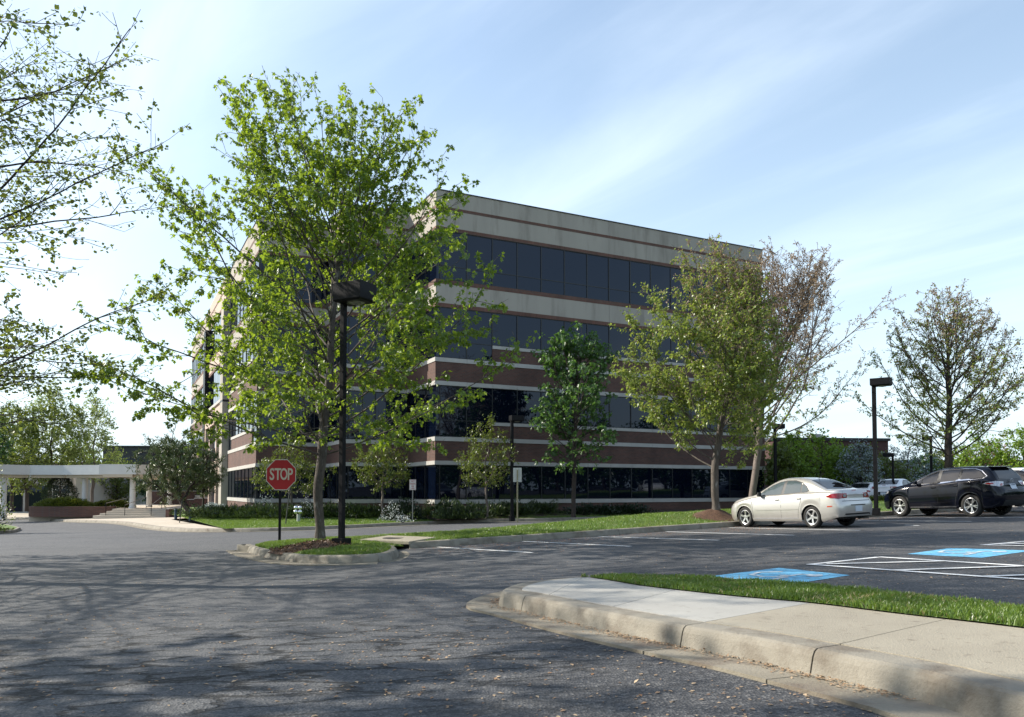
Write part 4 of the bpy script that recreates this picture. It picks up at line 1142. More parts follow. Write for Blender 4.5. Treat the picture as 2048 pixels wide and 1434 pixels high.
def limb_tree(name, label, base, prof, R, fork, leafm, leaf='oval', lsize=0.09, seed=1, nprim=44, elev=(18, 68), curve=0.05, sec_sp=0.34, sec_len=1.5, ter_sp=0.24, ter_len=0.5, lden=26, centre=(0, 0), lump=0.25, step=0.22, bark='bark', tip=0.004, droop=0.7, cat='tree', group=None, leaf2=None, split2=None, keep=None, lean=(0, 0), ns=5, hang=0.06, sizevar=0.4, leader=0.86, flat=0.0, sec_ang=(35, 60), bare=0.0, azlim=None, fold=0.25):
    """a tree built limb by limb: leader, ascending limbs, side branches, leafy shoots"""
    rng = np.random.default_rng(seed)
    root = empty(name, base, label=label, cat=cat, group=group)
    zs = np.array([p[0] - base[2] for p in prof]); rs = np.array([p[1] for p in prof])
    off = Vector((seed * 3.7, seed * 1.3, 0)); ztop = zs[-1]
    cxy = np.array(centre, float)
    def env(p, k=1.0):
        if p[2] < zs[0] - 0.15 or p[2] > ztop * 1.01: return False
        c = cxy * smooth((p[2] - fork) / 2.0)
        x, y = p[0] - c[0], p[1] - c[1]; t = math.atan2(y, x)
        rr = np.interp(p[2], zs, rs) * (1 + lump * 1.5 * noise.noise(Vector((math.cos(t) * 1.8, math.sin(t) * 1.8, p[2] * 0.8)) + off))
        return math.hypot(x, y) < rr * k
    P = [np.zeros(3)]; par = [-1]; shoots = []
    def add(p, q):
        P.append(p); par.append(q); return len(P) - 1
    # leader
    n = int(ztop * leader / step); i0 = 0; p = np.zeros(3); d = np.array([lean[0], lean[1], 1.0]); trunk = [0]
    for i in range(n):
        d = d + np.append(rng.normal(0, 0.05, 2), 0); d[:2] += (cxy * 0.25 - p[:2] * 0.3) * 0.02 * (i > n * 0.3)
        d = d / np.linalg.norm(d); p = p + d * step; i0 = add(p, i0); trunk.append(i0)
    def march(i, d, L, up, wob, kenv, lim=True):
        ids = [i]; p = P[i].copy(); m = max(1, int(L / step))
        st = L / m
        for q in range(m):
            d = d + rng.normal(0, wob, 3); d[2] += up; d = d / np.linalg.norm(d)
            p = p + d * st
            if lim and q > 0 and not env(p, kenv): break
            i = add(p, i); ids.append(i)
        return ids
    def perp(d, ang, roll):
        a = np.cross(d, [0, 0, 1.0]); na = np.linalg.norm(a)
        a = a / na if na > 0.05 else np.array([1.0, 0, 0]); b = np.cross(a, d)
        s = a * math.cos(roll) + b * math.sin(roll)
        return d * math.cos(ang) + s * math.sin(ang)
    az = rng.uniform(0, 6.28)
    for i in range(nprim):
        f = (i + 0.5) / nprim; h = fork + (ztop * leader - fork) * f ** 1.15 * 0.97
        ti = trunk[min(len(trunk) - 1, max(1, int(h / step)))]
        az += 2.4 + rng.normal(0, 0.25)
        el = math.radians(elev[0] + (elev[1] - elev[0]) * f + rng.normal(0, 7))
        d = np.array([math.cos(az) * math.cos(el), math.sin(az) * math.cos(el), math.sin(el)])
        ids = march(ti, d, 12.0, curve * rng.uniform(0.4, 1.3), 0.045, 1.0)
        if len(ids) < 3: continue
        Lp = (len(ids) - 1) * step
        # side branches
        s = max(step * 1.5, 0.12 * Lp); side = 1
        s = max(s, 0.22 * Lp)
        while s < Lp:
            k = int(s / step); a = ids[min(k, len(ids) - 1)]
            if a == ids[0]: s += sec_sp; continue
            dd = P[a] - P[par[a]]; dd = dd / np.linalg.norm(dd)
            fr = s / Lp
            roll = (0.0 if side > 0 else math.pi) + rng.normal(0, 0.55)
            sd = perp(dd, math.radians(rng.uniform(*sec_ang)), roll)
            L2 = sec_len * min(1.0, 0.25 + Lp / 4.0) * (1.05 - 0.75 * fr) * rng.uniform(0.5, 1.2)
            sid = march(a, sd, max(0.25, L2), curve * 0.9, 0.07, 1.06)
            if len(sid) > 1:
                Ls = np.linalg.norm(P[sid[-1]] - P[sid[0]])
                u = ter_sp * 0.8; tside = 1
                while u < Ls:
                    b = sid[min(len(sid) - 1, 1 + int(u / Ls * (len(sid) - 1)))]
                    bd = P[b] - P[par[b]]; bd = bd / np.linalg.norm(bd)
                    td = perp(bd, math.radians(rng.uniform(30, 62)), (0 if tside > 0 else math.pi) + rng.normal(0, 0.7))
                    fr2 = u / Ls; q0 = P[par[b]] + (P[b] - P[par[b]]) * rng.uniform(0, 1)
                    L3 = ter_len * rng.uniform(0.5, 1.3) * (1.1 - 0.5 * fr2)
                    m1 = add(P[b] + (td + [0, 0, 0.04]) * L3 * 0.5, b); m2 = add(P[m1] + (td + rng.normal(0, 0.1, 3) + [0, 0, 0.16]) * L3 * 0.5, m1)
                    shoots.append((P[b], P[m1], 0.8)); shoots.append((P[m1], P[m2], 1.5))
                    u += ter_sp * rng.uniform(0.7, 1.3); tside = -tside
                for a_, b_ in zip(sid[len(sid) // 3:-1], sid[len(sid) // 3 + 1:]): shoots.append((P[a_], P[b_], 1.0))
            s += sec_sp * rng.uniform(0.7, 1.3); side = -side
        for a_, b_ in zip(ids[int(len(ids) * 0.75):-1], ids[int(len(ids) * 0.75) + 1:]): shoots.append((P[a_], P[b_], 1.3))
    P = np.array(P); par = np.array(par)
    r = radii(P, par, R, tip, 2.35)
    A = np.array([s[0] for s in shoots]); B = np.array([s[1] for s in shoots]); Wt = np.array([s[2] for s in shoots])
    if bare: Wt = Wt * (np.array([noise.noise(Vector(q) * 0.8 + off) for q in A]) > -bare)
    L = np.linalg.norm(B - A, axis=1) * Wt; nl = int(L.sum() * lden)
    # leaves stand in little bunches at the nodes of each shoot
    nb = max(1, nl // 4); bi = rng.choice(len(A), nb, p=L / L.sum()); t = rng.uniform(0, 1, (nb, 1)); t = t ** 0.85
    bp = A[bi] + (B[bi] - A[bi]) * t; bd = (B - A)[bi]; bd /= np.linalg.norm(bd, axis=1, keepdims=True) + 1e-9
    idx = np.repeat(np.arange(nb), 4); ld = rng.normal(0, 0.75, (len(idx), 3)) + bd[idx] * 0.35
    ld /= np.linalg.norm(ld, axis=1, keepdims=True)
    pos = bp[idx] + ld * hang * rng.uniform(0.3, 1.4, (len(idx), 1)) - np.array([0, 0, hang * 0.4])
    if keep is not None:
        wb = np.array(base)[None]; kk = keep(pos + wb); pos, ld = pos[kk], ld[kk]
        bad = ~keep(P + wb); child = np.zeros(len(P), bool); child[par[1:]] = True
        bad &= (r < 0.008)
        prune = np.where(bad)[0]
        r = r.copy(); r[prune] = 1e-5
    tubes(P, par, r, M[bark], 'trunk', root, ns=ns)
    n_ = len(pos); zrel = (pos[:, 2] - zs[0]) / (ztop - zs[0]); tint = np.clip(rng.normal(0.5, 0.28, n_), 0, 1)
    m2 = (rng.uniform(0, 1, n_) < split2(pos, zrel)) if split2 is not None else np.zeros(n_, bool)
    leaf_mesh(rng, 'crown', pos[~m2], ld[~m2], lsize, leaf, leafm, root, droop, fold, tint[~m2], flat=flat, sizevar=sizevar)
    if m2.any(): leaf_mesh(rng, 'crown', pos[m2], ld[m2], lsize * leaf2[1], leaf, leaf2[0], root, droop * 0.5, fold, tint[m2], flat=flat, sizevar=sizevar)
    STATS.append((name, len(P), n_))
    return root
STATS = []

LM = dict(
    maple=leafmat('maple_leaf', (0.035, 0.09, 0.011), (0.12, 0.20, 0.022), (0.45, 0.60, 0.03), 0.04, 0.5),
    tulip=leafmat('tulip_leaf', (0.075, 0.11, 0.016), (0.17, 0.22, 0.035), (0.34, 0.40, 0.04), 0.05, 0.42),
    yellow=leafmat('young_leaf', (0.11, 0.17, 0.028), (0.23, 0.29, 0.06), (0.40, 0.48, 0.07), 0.04, 0.4),
    brown=leafmat('bud_brown', (0.22, 0.15, 0.09), (0.34, 0.26, 0.17), (0.42, 0.30, 0.16), 0.03, 0.3),
    mid=leafmat('mid_leaf', (0.045, 0.105, 0.025), (0.08, 0.16, 0.035), (0.14, 0.28, 0.035), 0.04, 0.45),
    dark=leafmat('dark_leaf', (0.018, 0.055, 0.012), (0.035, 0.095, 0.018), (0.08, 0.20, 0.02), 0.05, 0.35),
    lime=leafmat('lime_leaf', (0.10, 0.20, 0.018), (0.20, 0.31, 0.03), (0.34, 0.46, 0.03), 0.04, 0.4),
    acer=leafmat('acer_leaf', (0.05, 0.085, 0.014), (0.125, 0.165, 0.028), (0.24, 0.30, 0.03), 0.05, 0.4),
    birch=leafmat('birch_leaf', (0.14, 0.20, 0.05), (0.24, 0.30, 0.09), (0.42, 0.50, 0.12), 0.03, 0.4),
    pine=leafmat('pine_needle', (0.035, 0.070, 0.020), (0.13, 0.165, 0.050), (0.10, 0.13, 0.03), 0.06, 0.12),
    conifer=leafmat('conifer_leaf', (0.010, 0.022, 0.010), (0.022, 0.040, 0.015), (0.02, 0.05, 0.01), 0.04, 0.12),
    juniper=leafmat('juniper_leaf', (0.022, 0.042, 0.010), (0.055, 0.085, 0.018), (0.07, 0.11, 0.02), 0.04, 0.2),
    hedge=leafmat('hedge_leaf', (0.055, 0.085, 0.008), (0.13, 0.16, 0.012), (0.25, 0.28, 0.02), 0.04, 0.3),
    white=leafmat('white_blossom', (0.52, 0.56, 0.56), (0.72, 0.75, 0.75), (0.6, 0.65, 0.65), 0.02, 0.4),
    paleblue=leafmat('pale_blossom', (0.24, 0.31, 0.31), (0.42, 0.49, 0.49), (0.4, 0.45, 0.45), 0.02, 0.35),
    grass=leafmat('grass_blade', (0.075, 0.145, 0.018), (0.15, 0.23, 0.035), (0.25, 0.36, 0.04), 0.04, 0.35),
    red=leafmat('red_leaf', (0.12, 0.03, 0.02), (0.20, 0.06, 0.03), (0.3, 0.08, 0.03), 0.04, 0.3),
)

# ---- the big maple on the kerb island
tb_ = gp(640, 1076, KH + 0.16)
zt = lambda py, Y: atY(1024, py, Y).z
Y = tb_.y; k = Y / 13.6
prof = [(zt(890, Y), 2.6), (zt(835, Y), 3.3), (zt(770, Y), 3.6), (zt(650, Y), 3.6), (zt(560, Y), 3.4), (zt(460, Y), 3.1), (zt(360, Y), 2.75), (zt(290, Y), 2.2), (zt(235, Y), 1.5), (zt(195, Y), 0.7)]
prof = [(a, b * k) for a, b in prof]
_lp = gp(683, 1096, KH)
def lamp_clear(p):
    """the crown was cut back round the lamp and its pole"""
    dx = p[:, 0] - (_lp.x + 0.1); nearer = p[:, 1] < _lp.y + 0.35
    return ~((np.abs(dx) < np.where(p[:, 2] > 3.9, 0.95, 0.25)) & nearer & (p[:, 2] < 6.1))
limb_tree('maple_tree', 'large maple with fresh green leaves standing on the kerb island beside the lamp post', tb_, prof, 0.12, 1.8, LM['maple'], 'maple', 0.080, seed=14, nprim=52, elev=(0, 70), curve=0.02, sec_sp=0.34, sec_len=2.0, ter_sp=0.24, ter_len=0.55, lden=30, centre=(-0.42, 0.1), lump=0.16, leader=0.74, keep=lamp_clear, droop=0.85, ns=6)
# mulch ring around its foot
mc_ = gp(622, 1091, KH + 0.08)
rng = np.random.default_rng(5)
def mound(name, c, rx, ry, h, m, fn, parent=None, n=26, rings=7, ns=0.05):
    v = []; f = []
    for i in range(rings + 1):
        q = i / rings
        for j in range(n):
            t = 2 * math.pi * j / n
            k = 1 + 0.14 * noise.noise(Vector((math.cos(t) * 2 + c[0], math.sin(t) * 2 + c[1], 3)))
            x = c[0] + rx * q * k * math.cos(t); y = c[1] + ry * q * k * math.sin(t)
            hh = h * (1 - smooth(q)) + (0.02 if i < rings else -0.03) + ns * noise.noise(Vector((x, y, 0)) * 5) * (1 - q)
            v.append((x, y, fn(x, y) + hh))
    for i in range(rings):
        for j in range(n):
            f.append((i * n + j, i * n + (j + 1) % n, (i + 1) * n + (j + 1) % n, (i + 1) * n + j))
    f.append(tuple(range(n)))
    return link(name, mesh(name, v, f, m, True), parent)
mul = mound('mulch_ring', (mc_.x, mc_.y), 0.85, 1.15, 0.09, M['mulch'], med_h); tag(mul, kind='structure')
k_ = 1500; a_ = rng.uniform(0, 2 * math.pi, k_); q_ = np.sqrt(rng.uniform(0, 1, k_)) * 0.98
cx = mc_.x + np.cos(a_) * q_ * 0.85; cy = mc_.y + np.sin(a_) * q_ * 1.15
cz = np.array([med_h(x, y) + 0.09 * (1 - smooth(q)) + 0.035 for x, y, q in zip(cx, cy, q_)])
M['chip'] = leafmat('bark_chip', (0.05, 0.025, 0.015), (0.22, 0.13, 0.08), (0.1, 0.06, 0.03), 0.03, 0.05)
o = leaf_mesh(rng, 'bark_chips', np.stack([cx, cy, cz], 1), rng.normal(0, 1, (k_, 3)), 0.05, 'oval', M['chip'], None, 0.0, 0.1, flat=0.6, kind='stuff')

# ---- second tree of the median (young leaves, brown top)
def yb(px, py, Y, z): return Vector((XatY(px, Y), Y, z))
Y = 24.2
b = Vector((XatY(1432, Y), Y, zt(1019, Y) - 0.03))
prof = [(zt(925, Y), 0.9), (zt(880, Y), 2.1), (zt(800, Y), 2.85), (zt(700, Y), 2.75), (zt(620, Y), 2.3), (zt(560, Y), 1.8), (zt(520, Y), 1.3), (zt(480, Y), 0.5)]
limb_tree('young_maple_tree', 'spreading tree with yellow green leaves and a brown top left of the silver car', b, prof, 0.12, 1.2, LM['yellow'], 'oval', 0.095, seed=22, nprim=64, elev=(14, 78), curve=0.05, sec_sp=0.27, sec_len=1.2, ter_sp=0.2, ter_len=0.42, lden=50, centre=(-0.45, 0), lump=0.15, droop=0.5, hang=0.05,
     leaf2=(LM['brown'], 0.7), split2=lambda p, z: np.clip((z - 0.35) * 1.3 + (p[:, 0]) * 0.13, 0.1, 0.92))
mul = mound('mulch_ring', (b.x, b.y), 0.85, 0.75, max(0.12, b.z - med_h(b.x, b.y) + 0.03), M['mulch'], med_h); tag(mul, kind='structure')

# ---- dark maple in the shade of the block
Y = 39.6; b = Vector((XatY(1147, Y), Y, lawn_h(XatY(1147, Y), Y)))
prof = [(zt(930, Y), 1.3), (zt(880, Y), 2.3), (zt(800, Y), 2.6), (zt(730, Y), 2.2), (zt(690, Y), 1.5), (zt(660, Y), 0.7)]
limb_tree('dark_maple_tree', 'mid green tree standing in the shade in front of the building middle', b, prof, 0.12, 1.9, LM['mid'], 'maple', 0.16, seed=33, nprim=50, elev=(0, 66), curve=0.035, sec_sp=0.4, sec_len=1.6, ter_sp=0.3, ter_len=0.6, lden=15, lump=0.5, bark='barkdark', tip=0.008, hang=0.1)

# ---- sparse brownish tree behind, at the right corner of the block
Y = 31.0; b = Vector((XatY(1500, Y), Y, G(XatY(1500, Y), Y) + 0.1))
prof = [(zt(880, Y), 1.0), (zt(830, Y), 2.8), (zt(740, Y), 3.9), (zt(660, Y), 4.0), (zt(580, Y), 3.1), (zt(520, Y), 1.7), (zt(495, Y), 0.8)]
limb_tree('budding_tree', 'tall sparse tree with brownish buds right of the building corner', b, prof, 0.14, 1.7, LM['brown'], 'oval', 0.066, seed=44, nprim=70, elev=(8, 76), curve=0.06, sec_sp=0.3, sec_len=1.5, ter_sp=0.22, ter_len=0.5, lden=22, centre=(1.4, 0), lump=0.2, droop=0.2, bark='barkpale', tip=0.006, lean=(0.02, 0), hang=0.04,
     leaf2=(LM['maple'], 1.5), split2=lambda p, z: np.clip(0.75 - z * 1.7, 0.0, 0.9))
# ---- tree above the black car
Y = 30.0; b = Vector((XatY(1897, Y), Y, G(XatY(1897, Y), Y) + 0.1))
prof = [(zt(900, Y), 0.9), (zt(860, Y), 2.6), (zt(790, Y), 3.3), (zt(720, Y), 3.2), (zt(660, Y), 2.5), (zt(610, Y), 1.5), (zt(575, Y), 0.5)]
limb_tree('budding_tree', 'round topped budding tree rising behind the black car', b, prof, 0.15, 1.1, LM['yellow'], 'oval', 0.085, seed=54, nprim=60, elev=(4, 72), curve=0.05, sec_sp=0.3, sec_len=1.3, ter_sp=0.24, ter_len=0.45, lden=34, centre=(-0.1, 0), lump=0.2, droop=0.4, bark='barkdark', tip=0.006, hang=0.05,
     leaf2=(LM['brown'], 0.8), split2=lambda p, z: np.clip(z * 1.0 + p[:, 0] * 0.08, 0.2, 0.85))
Y = 30; b = Vector((XatY(2190, Y), Y, G(XatY(2190, Y), Y) + 0.1))
prof = [(zt(900, Y), 1.2), (zt(840, Y), 2.6), (zt(760, Y), 3.1), (zt(690, Y), 2.4), (zt(640, Y), 1.0)]
limb_tree('leafy_tree', 'green tree whose branches reach in at the right edge above the white car', b, prof, 0.15, 1.3, LM['acer'], 'oval', 0.11, seed=62, nprim=44, elev=(10, 70), sec_sp=0.36, sec_len=1.3, ter_sp=0.28, ter_len=0.45, lden=18, lump=0.25, bark='barkdark', tip=0.006)

# ---- tulip tree just outside the left edge, branches reaching in
b = Vector((-11.5, 13.0, G(-11.5, 13)))
prof = [(2.0, 3.0), (2.8, 4.9), (4.4, 5.4), (6.5, 5.5), (8.6, 5.3), (10.8, 4.3), (12.8, 2.0)]
limb_tree('tulip_tree', 'tulip tree with small scattered leaves reaching in from the left edge', b, prof, 0.19, 2.3, LM['tulip'], 'tulip', 0.056, seed=75, nprim=84, elev=(-8, 62), curve=0.010, sec_sp=0.38, sec_len=2.0, ter_sp=0.27, ter_len=0.6, lden=15, lump=0.18, bark='barkdark', tip=0.0035, droop=0.35, hang=0.08, ns=6, bare=0.6, sec_ang=(25, 60))
# its neighbour nearer the camera, outside the frame; it throws the dappled shade on the lane
b = Vector((-13.0, 4.6, G(-13, 4.6)))
prof = [(2.4, 2.0), (3.3, 3.9), (5.0, 4.6), (7.5, 4.2), (9.5, 2.6), (10.8, 1.0)]
tree('tulip_tree', 'tulip tree beside the lane whose shade falls across the asphalt', b, prof, 0.25, 2.2, LM['tulip'], 'tulip', 0.14, 17000, natt=950, step=0.32, infl=1.7, kill=0.5, seed=83, lump=0.35, spread=0.24, tip=0.006, thr=0.02, bark='barkdark')
b = Vector((-10.5, -1.5, G(-10.5, -1.5)))
tree('tulip_tree', 'second tulip tree beside the lane just behind the viewer', b, prof, 0.25, 2.2, LM['tulip'], 'tulip', 0.13, 11500, natt=900, step=0.32, infl=1.7, kill=0.5, seed=84, lump=0.4, spread=0.24, tip=0.006, thr=0.02, bark='barkdark')
b = Vector((-16.5, 18.0, G(-16.5, 18)))
prof = [(2.6, 2.0), (3.6, 3.6), (5.4, 4.0), (7.5, 3.2), (9.2, 1.2)]
tree('leafy_tree', 'leafy tree on the small kerbed lawn outside the left edge', b, prof, 0.2, 2.2, LM['acer'], 'oval', 0.14, 9000, natt=700, step=0.32, infl=1.7, kill=0.5, seed=85, lump=0.4, spread=0.24, tip=0.008, thr=0.025, bark='barkdark')

# ---- layered Japanese maples close to the wall
def jmaple(px, Y, w, y0, y1, label, seed, leafm=LM['acer'], n=3800):
    x = XatY(px, Y); b = Vector((x, Y, lawn_h(x, Y)))
    r = w / 2 / F * Y
    h = lambda q: zt(y1 + (y0 - y1) * q, Y)
    prof = [(h(0), r * 0.5), (h(0.12), r * 0.9), (h(0.35), r), (h(0.6), r * 0.72), (h(0.8), r * 0.34), (h(1.0), r * 0.12)]
    return tree('japanese_maple', label, b, prof, 0.06, 0.35, leafm, 'oval', 0.10, int(n * 1.4), natt=420, step=0.2, infl=1.2, kill=0.3, up=0.1, seed=seed, droop=0.1, lump=0.5, spread=0.15, tip=0.006, thr=0.018, bark='barkpale', flat=0.75, group='layered small maples along the wall')
jmaple(975, 37.6, 150, 830, 975, 'small layered maple with a pointed top left of the slim lamp by the wall', 101)
jmaple(765, 39.0, 118, 832, 975, 'small layered maple behind the street lamp pole left of the no parking sign', 102, n=4600)
jmaple(585, 40.5, 150, 868, 990, 'small layered yellow green maple behind the stop sign', 103, LM['acer'], 4600)

# ---- leaning pine and small tree near the entrance
def needle_tree(name, label, b, prof, R, fork, n, seed, lean, centre, lsize=0.16, natt=420, tint=None, mat_='pine', kill=0.4, step=0.3, spread=0.2, squash=(1, 1), extra=None):
    return tree(name, label, b, prof, R, fork, LM[mat_], 'needle', lsize * 1.3, n, percl=22, natt=natt, step=step, infl=1.8, kill=kill, up=0.12, seed=seed, droop=-0.75, lump=0.75, spread=spread, tip=0.018, thr=0.06, bark='barkdark', lean=lean, centre=centre, fold=0.1, squash=squash, att_extra=extra)
Y = 44.0; x = XatY(389, Y); b = Vector((x, Y, lawn_h(x, Y)))
prof = [(zt(1000, Y), 0.8), (zt(970, Y), 1.7), (zt(930, Y), 2.1), (zt(900, Y), 1.6), (zt(880, Y), 0.7)]
ex = [((XatY(p, Y) - x), rr, zt(q, Y) - b.z) for p, q, rr in ((355, 840, 0), (352, 850, 0), (350, 862, 0), (346, 872, .1), (356, 832, 0), (292, 888, .3), (288, 876, .2), (310, 885, -.3), (333, 872, .2), (338, 884, 0), (322, 880, .3), (285, 900, -.4), (275, 910, 0), (380, 890, 0), (374, 880, .2), (270, 935, .3), (420, 925, .2), (362, 868, .4), (366, 858, .4))]
needle_tree('pine_tree', 'leaning dark pine with upward tufts on the lawn left of the entrance', b, prof, 0.16, 1.2, 12000, 111, (-0.9, 0.0), (-1.05, 0), extra=ex, natt=520, kill=0.33, step=0.24, spread=0.22, lsize=0.17)
Y = 47.0; x = XatY(407, Y); b = Vector((x, Y, lawn_h(x, Y)))
prof = [(zt(985, Y), 0.5), (zt(960, Y), 0.95), (zt(935, Y), 0.9), (zt(905, Y), 0.35)]
needle_tree('pine_tree', 'small young pine with a thin pale stem beside the leaning pine', b, prof, 0.06, 0.9, 5500, 112, (0, 0), (0, 0), natt=200, kill=0.3, step=0.22, lsize=0.15)

# ---- birches and other trees beyond the colonnade
for i, (px, Y, w, y0, y1, lab, lm, sd_, n, ls, pal) in enumerate([
    (100, 80, 110, 760, 950, 'tall airy birch behind the colonnade, its stem left of the dark cone shrub', 'birch', 121, 8000, 0.24, 'barkdark'),
    (25, 78, 105, 795, 960, 'airy birch at the left edge behind the colonnade', 'birch', 122, 6500, 0.24, 'barkdark'),
    (185, 82, 110, 775, 960, 'airy birch with a slanting stem behind the right part of the colonnade', 'birch', 123, 5500, 0.22, 'barkpale'),
    (150, 88, 110, 872, 995, 'low yellow green tree filling the gap behind the colonnade columns', 'lime', 124, 4200, 0.26, 'barkdark'),
    (235, 90, 100, 900, 1005, 'dim green tree behind the two right columns of the colonnade', 'acer', 125, 3600, 0.26, 'barkdark'),
    (392, 88, 60, 878, 960, 'bright green tree between the pine and the building', 'lime', 126, 3000, 0.26, 'barkdark'),
    (55, 74, 90, 880, 985, 'bushy tree behind the left part of the canopy', 'acer', 127, 3000, 0.24, 'barkdark'),
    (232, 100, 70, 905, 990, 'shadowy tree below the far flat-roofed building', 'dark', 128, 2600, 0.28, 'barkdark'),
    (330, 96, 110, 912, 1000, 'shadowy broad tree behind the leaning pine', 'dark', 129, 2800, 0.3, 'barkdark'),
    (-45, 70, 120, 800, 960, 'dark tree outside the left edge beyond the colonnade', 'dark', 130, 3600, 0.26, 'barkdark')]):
    x = XatY(px, Y); b = Vector((x, Y, -0.9)); r = w / 2 / F * Y
    h = lambda q: zt(y1 + (y0 - y1) * q, Y)
    prof = [(h(0), r * 0.5), (h(0.2), r * 0.95), (h(0.45), r), (h(0.7), r * 0.75), (h(0.9), r * 0.35), (h(1.0), r * 0.1)]
    tree({'birch': 'birch_tree', 'lime': 'low_tree', 'acer': 'broadleaf_tree', 'dark': 'shady_tree'}[lm], lab, b, prof, 0.18, 2.0, LM[lm], 'oval', ls, n, natt=420, step=0.5, infl=3.0, kill=0.7, up=0.2, seed=sd_, lump=0.5, spread=0.4, tip=0.012, thr=0.05, bark=pal, group='trees beyond the colonnade')

# ---- trees beyond the parking at the right
for i, (px, Y, w, y0, y1, nm, lab, lm, sd_, n, ls) in enumerate([
    (1585, 50, 85, 862, 975, 'low_tree', 'low bright green tree beside the right building corner', 'lime', 141, 4200, 0.17),
    (1640, 52, 110, 870, 975, 'low_tree', 'low spreading bright green tree in front of the dark brick wall', 'lime', 142, 4600, 0.17),
    (1560, 46, 50, 885, 985, 'shady_tree', 'dim narrow tree directly at the building end', 'acer', 143, 2600, 0.17),
    (1690, 50, 50, 893, 975, 'low_tree', 'small yellow green tree left of the pale blossoming tree', 'lime', 144, 2600, 0.16),
    (1722, 48, 66, 878, 968, 'dogwood_tree', 'pale blue white blossoming tree left of the right lamp post', 'paleblue', 145, 3600, 0.14),
    (1820, 56, 120, 880, 985, 'dogwood_tree', 'pale blossoming tree behind the front of the black car', 'paleblue', 146, 3000, 0.15),
    (1770, 54, 70, 905, 985, 'low_tree', 'small green tree right of the lamp post behind the black car', 'acer', 147, 2600, 0.16),
    (1850, 60, 70, 900, 990, 'shady_tree', 'dim green tree behind the windscreen of the black car', 'dark', 148, 2600, 0.2),
    (1960, 58, 120, 868, 985, 'low_tree', 'bright green tree over the roof of the black car', 'lime', 149, 4600, 0.18),
    (1985, 66, 110, 880, 990, 'red_tree', 'low reddish brown tree behind the bright green one', 'red', 150, 2600, 0.2),
    (2045, 56, 100, 850, 985, 'low_tree', 'bright green tree at the right edge behind the white car', 'lime', 151, 4200, 0.18),
    (1905, 70, 130, 890, 990, 'broadleaf_tree', 'green broad tree far behind the black car roof', 'acer', 152, 3000, 0.24)]):
    x = XatY(px, Y); b = Vector((x, Y, G(x, Y))); r = w / 2 / F * Y
    h = lambda q: zt(y1 + (y0 - y1) * q, Y)
    prof = [(h(0), r * 0.5), (h(0.2), r * 0.95), (h(0.45), r), (h(0.7), r * 0.8), (h(0.9), r * 0.45), (h(1.0), r * 0.15)]
    kw = {}
    if lm == 'paleblue': kw = dict(leaf2=(LM['acer'], 1.0), split2=lambda p, z: np.full(len(p), 0.3), flat=0.6)
    tree(nm, lab, b, prof, 0.12, 0.8, LM[lm], 'oval', ls, n, natt=330, step=0.35, infl=2.2, kill=0.5, up=0.1, seed=sd_, lump=0.5, spread=0.3, tip=0.012, thr=0.05, bark='barkdark', group='trees beyond the parking', **kw)

# ---- trees to the right outside the frame: the dark windows mirror them
M['crownstuff'] = LM['dark']
src = None
for i, (x, y, s) in enumerate([(33, 30, 1.0), (40, 22, 1.15), (36, 12, 1.0), (47, 30, 1.2), (50, 14, 1.1), (44, 3, 1.1), (58, 22, 1.3), (56, 38, 1.2), (34, 0, 0.9), (62, 8, 1.2), (46, 44, 1.1)]):
    lab = 'leafy tree of the row beyond the right edge, mirrored dark in the ground floor windows'
    if src is None:
        prof = [(2.0, 2.2), (3.2, 3.6), (5.0, 3.9), (6.6, 2.8), (8.0, 1.0)]
        src = tree('row_tree', lab, (x, y, 0.6), prof, 0.18, 1.8, LM['dark'], 'oval', 0.3, 5200, natt=300, step=0.5, infl=3, kill=0.8, seed=161, lump=0.5, spread=0.4, tip=0.015, thr=0.06, bark='barkdark', group='trees beyond the right edge')
    else:
        c = copy_tree(src); c.location = (x, y, 0.6); c.rotation_euler = (0, 0, i * 1.3); c.scale = (s, s, s)

# leaf band added outside the frame at right to darken the window reflections
rng = np.random.default_rng(171); n_ = 15000
wy = rng.uniform(-30, 62, n_); wx = 66 + rng.normal(0, 3, n_) + (wy - 10) * 0.05
wh = np.array([8.5 + 3.5 * noise.noise(Vector((0, b_ * 0.16, 5))) for b_ in wy]); wz = 0.2 + wh * rng.uniform(0, 1, n_) ** 0.8
o = leaf_mesh(rng, 'mirror_foliage', np.stack([wx, wy, wz], 1), rng.normal(0, 1, (n_, 3)), 0.75, 'oval', LM['dark'], None, 0.2, 0.2, np.clip(rng.normal(0.4, 0.3, n_), 0, 1), kind='stuff')
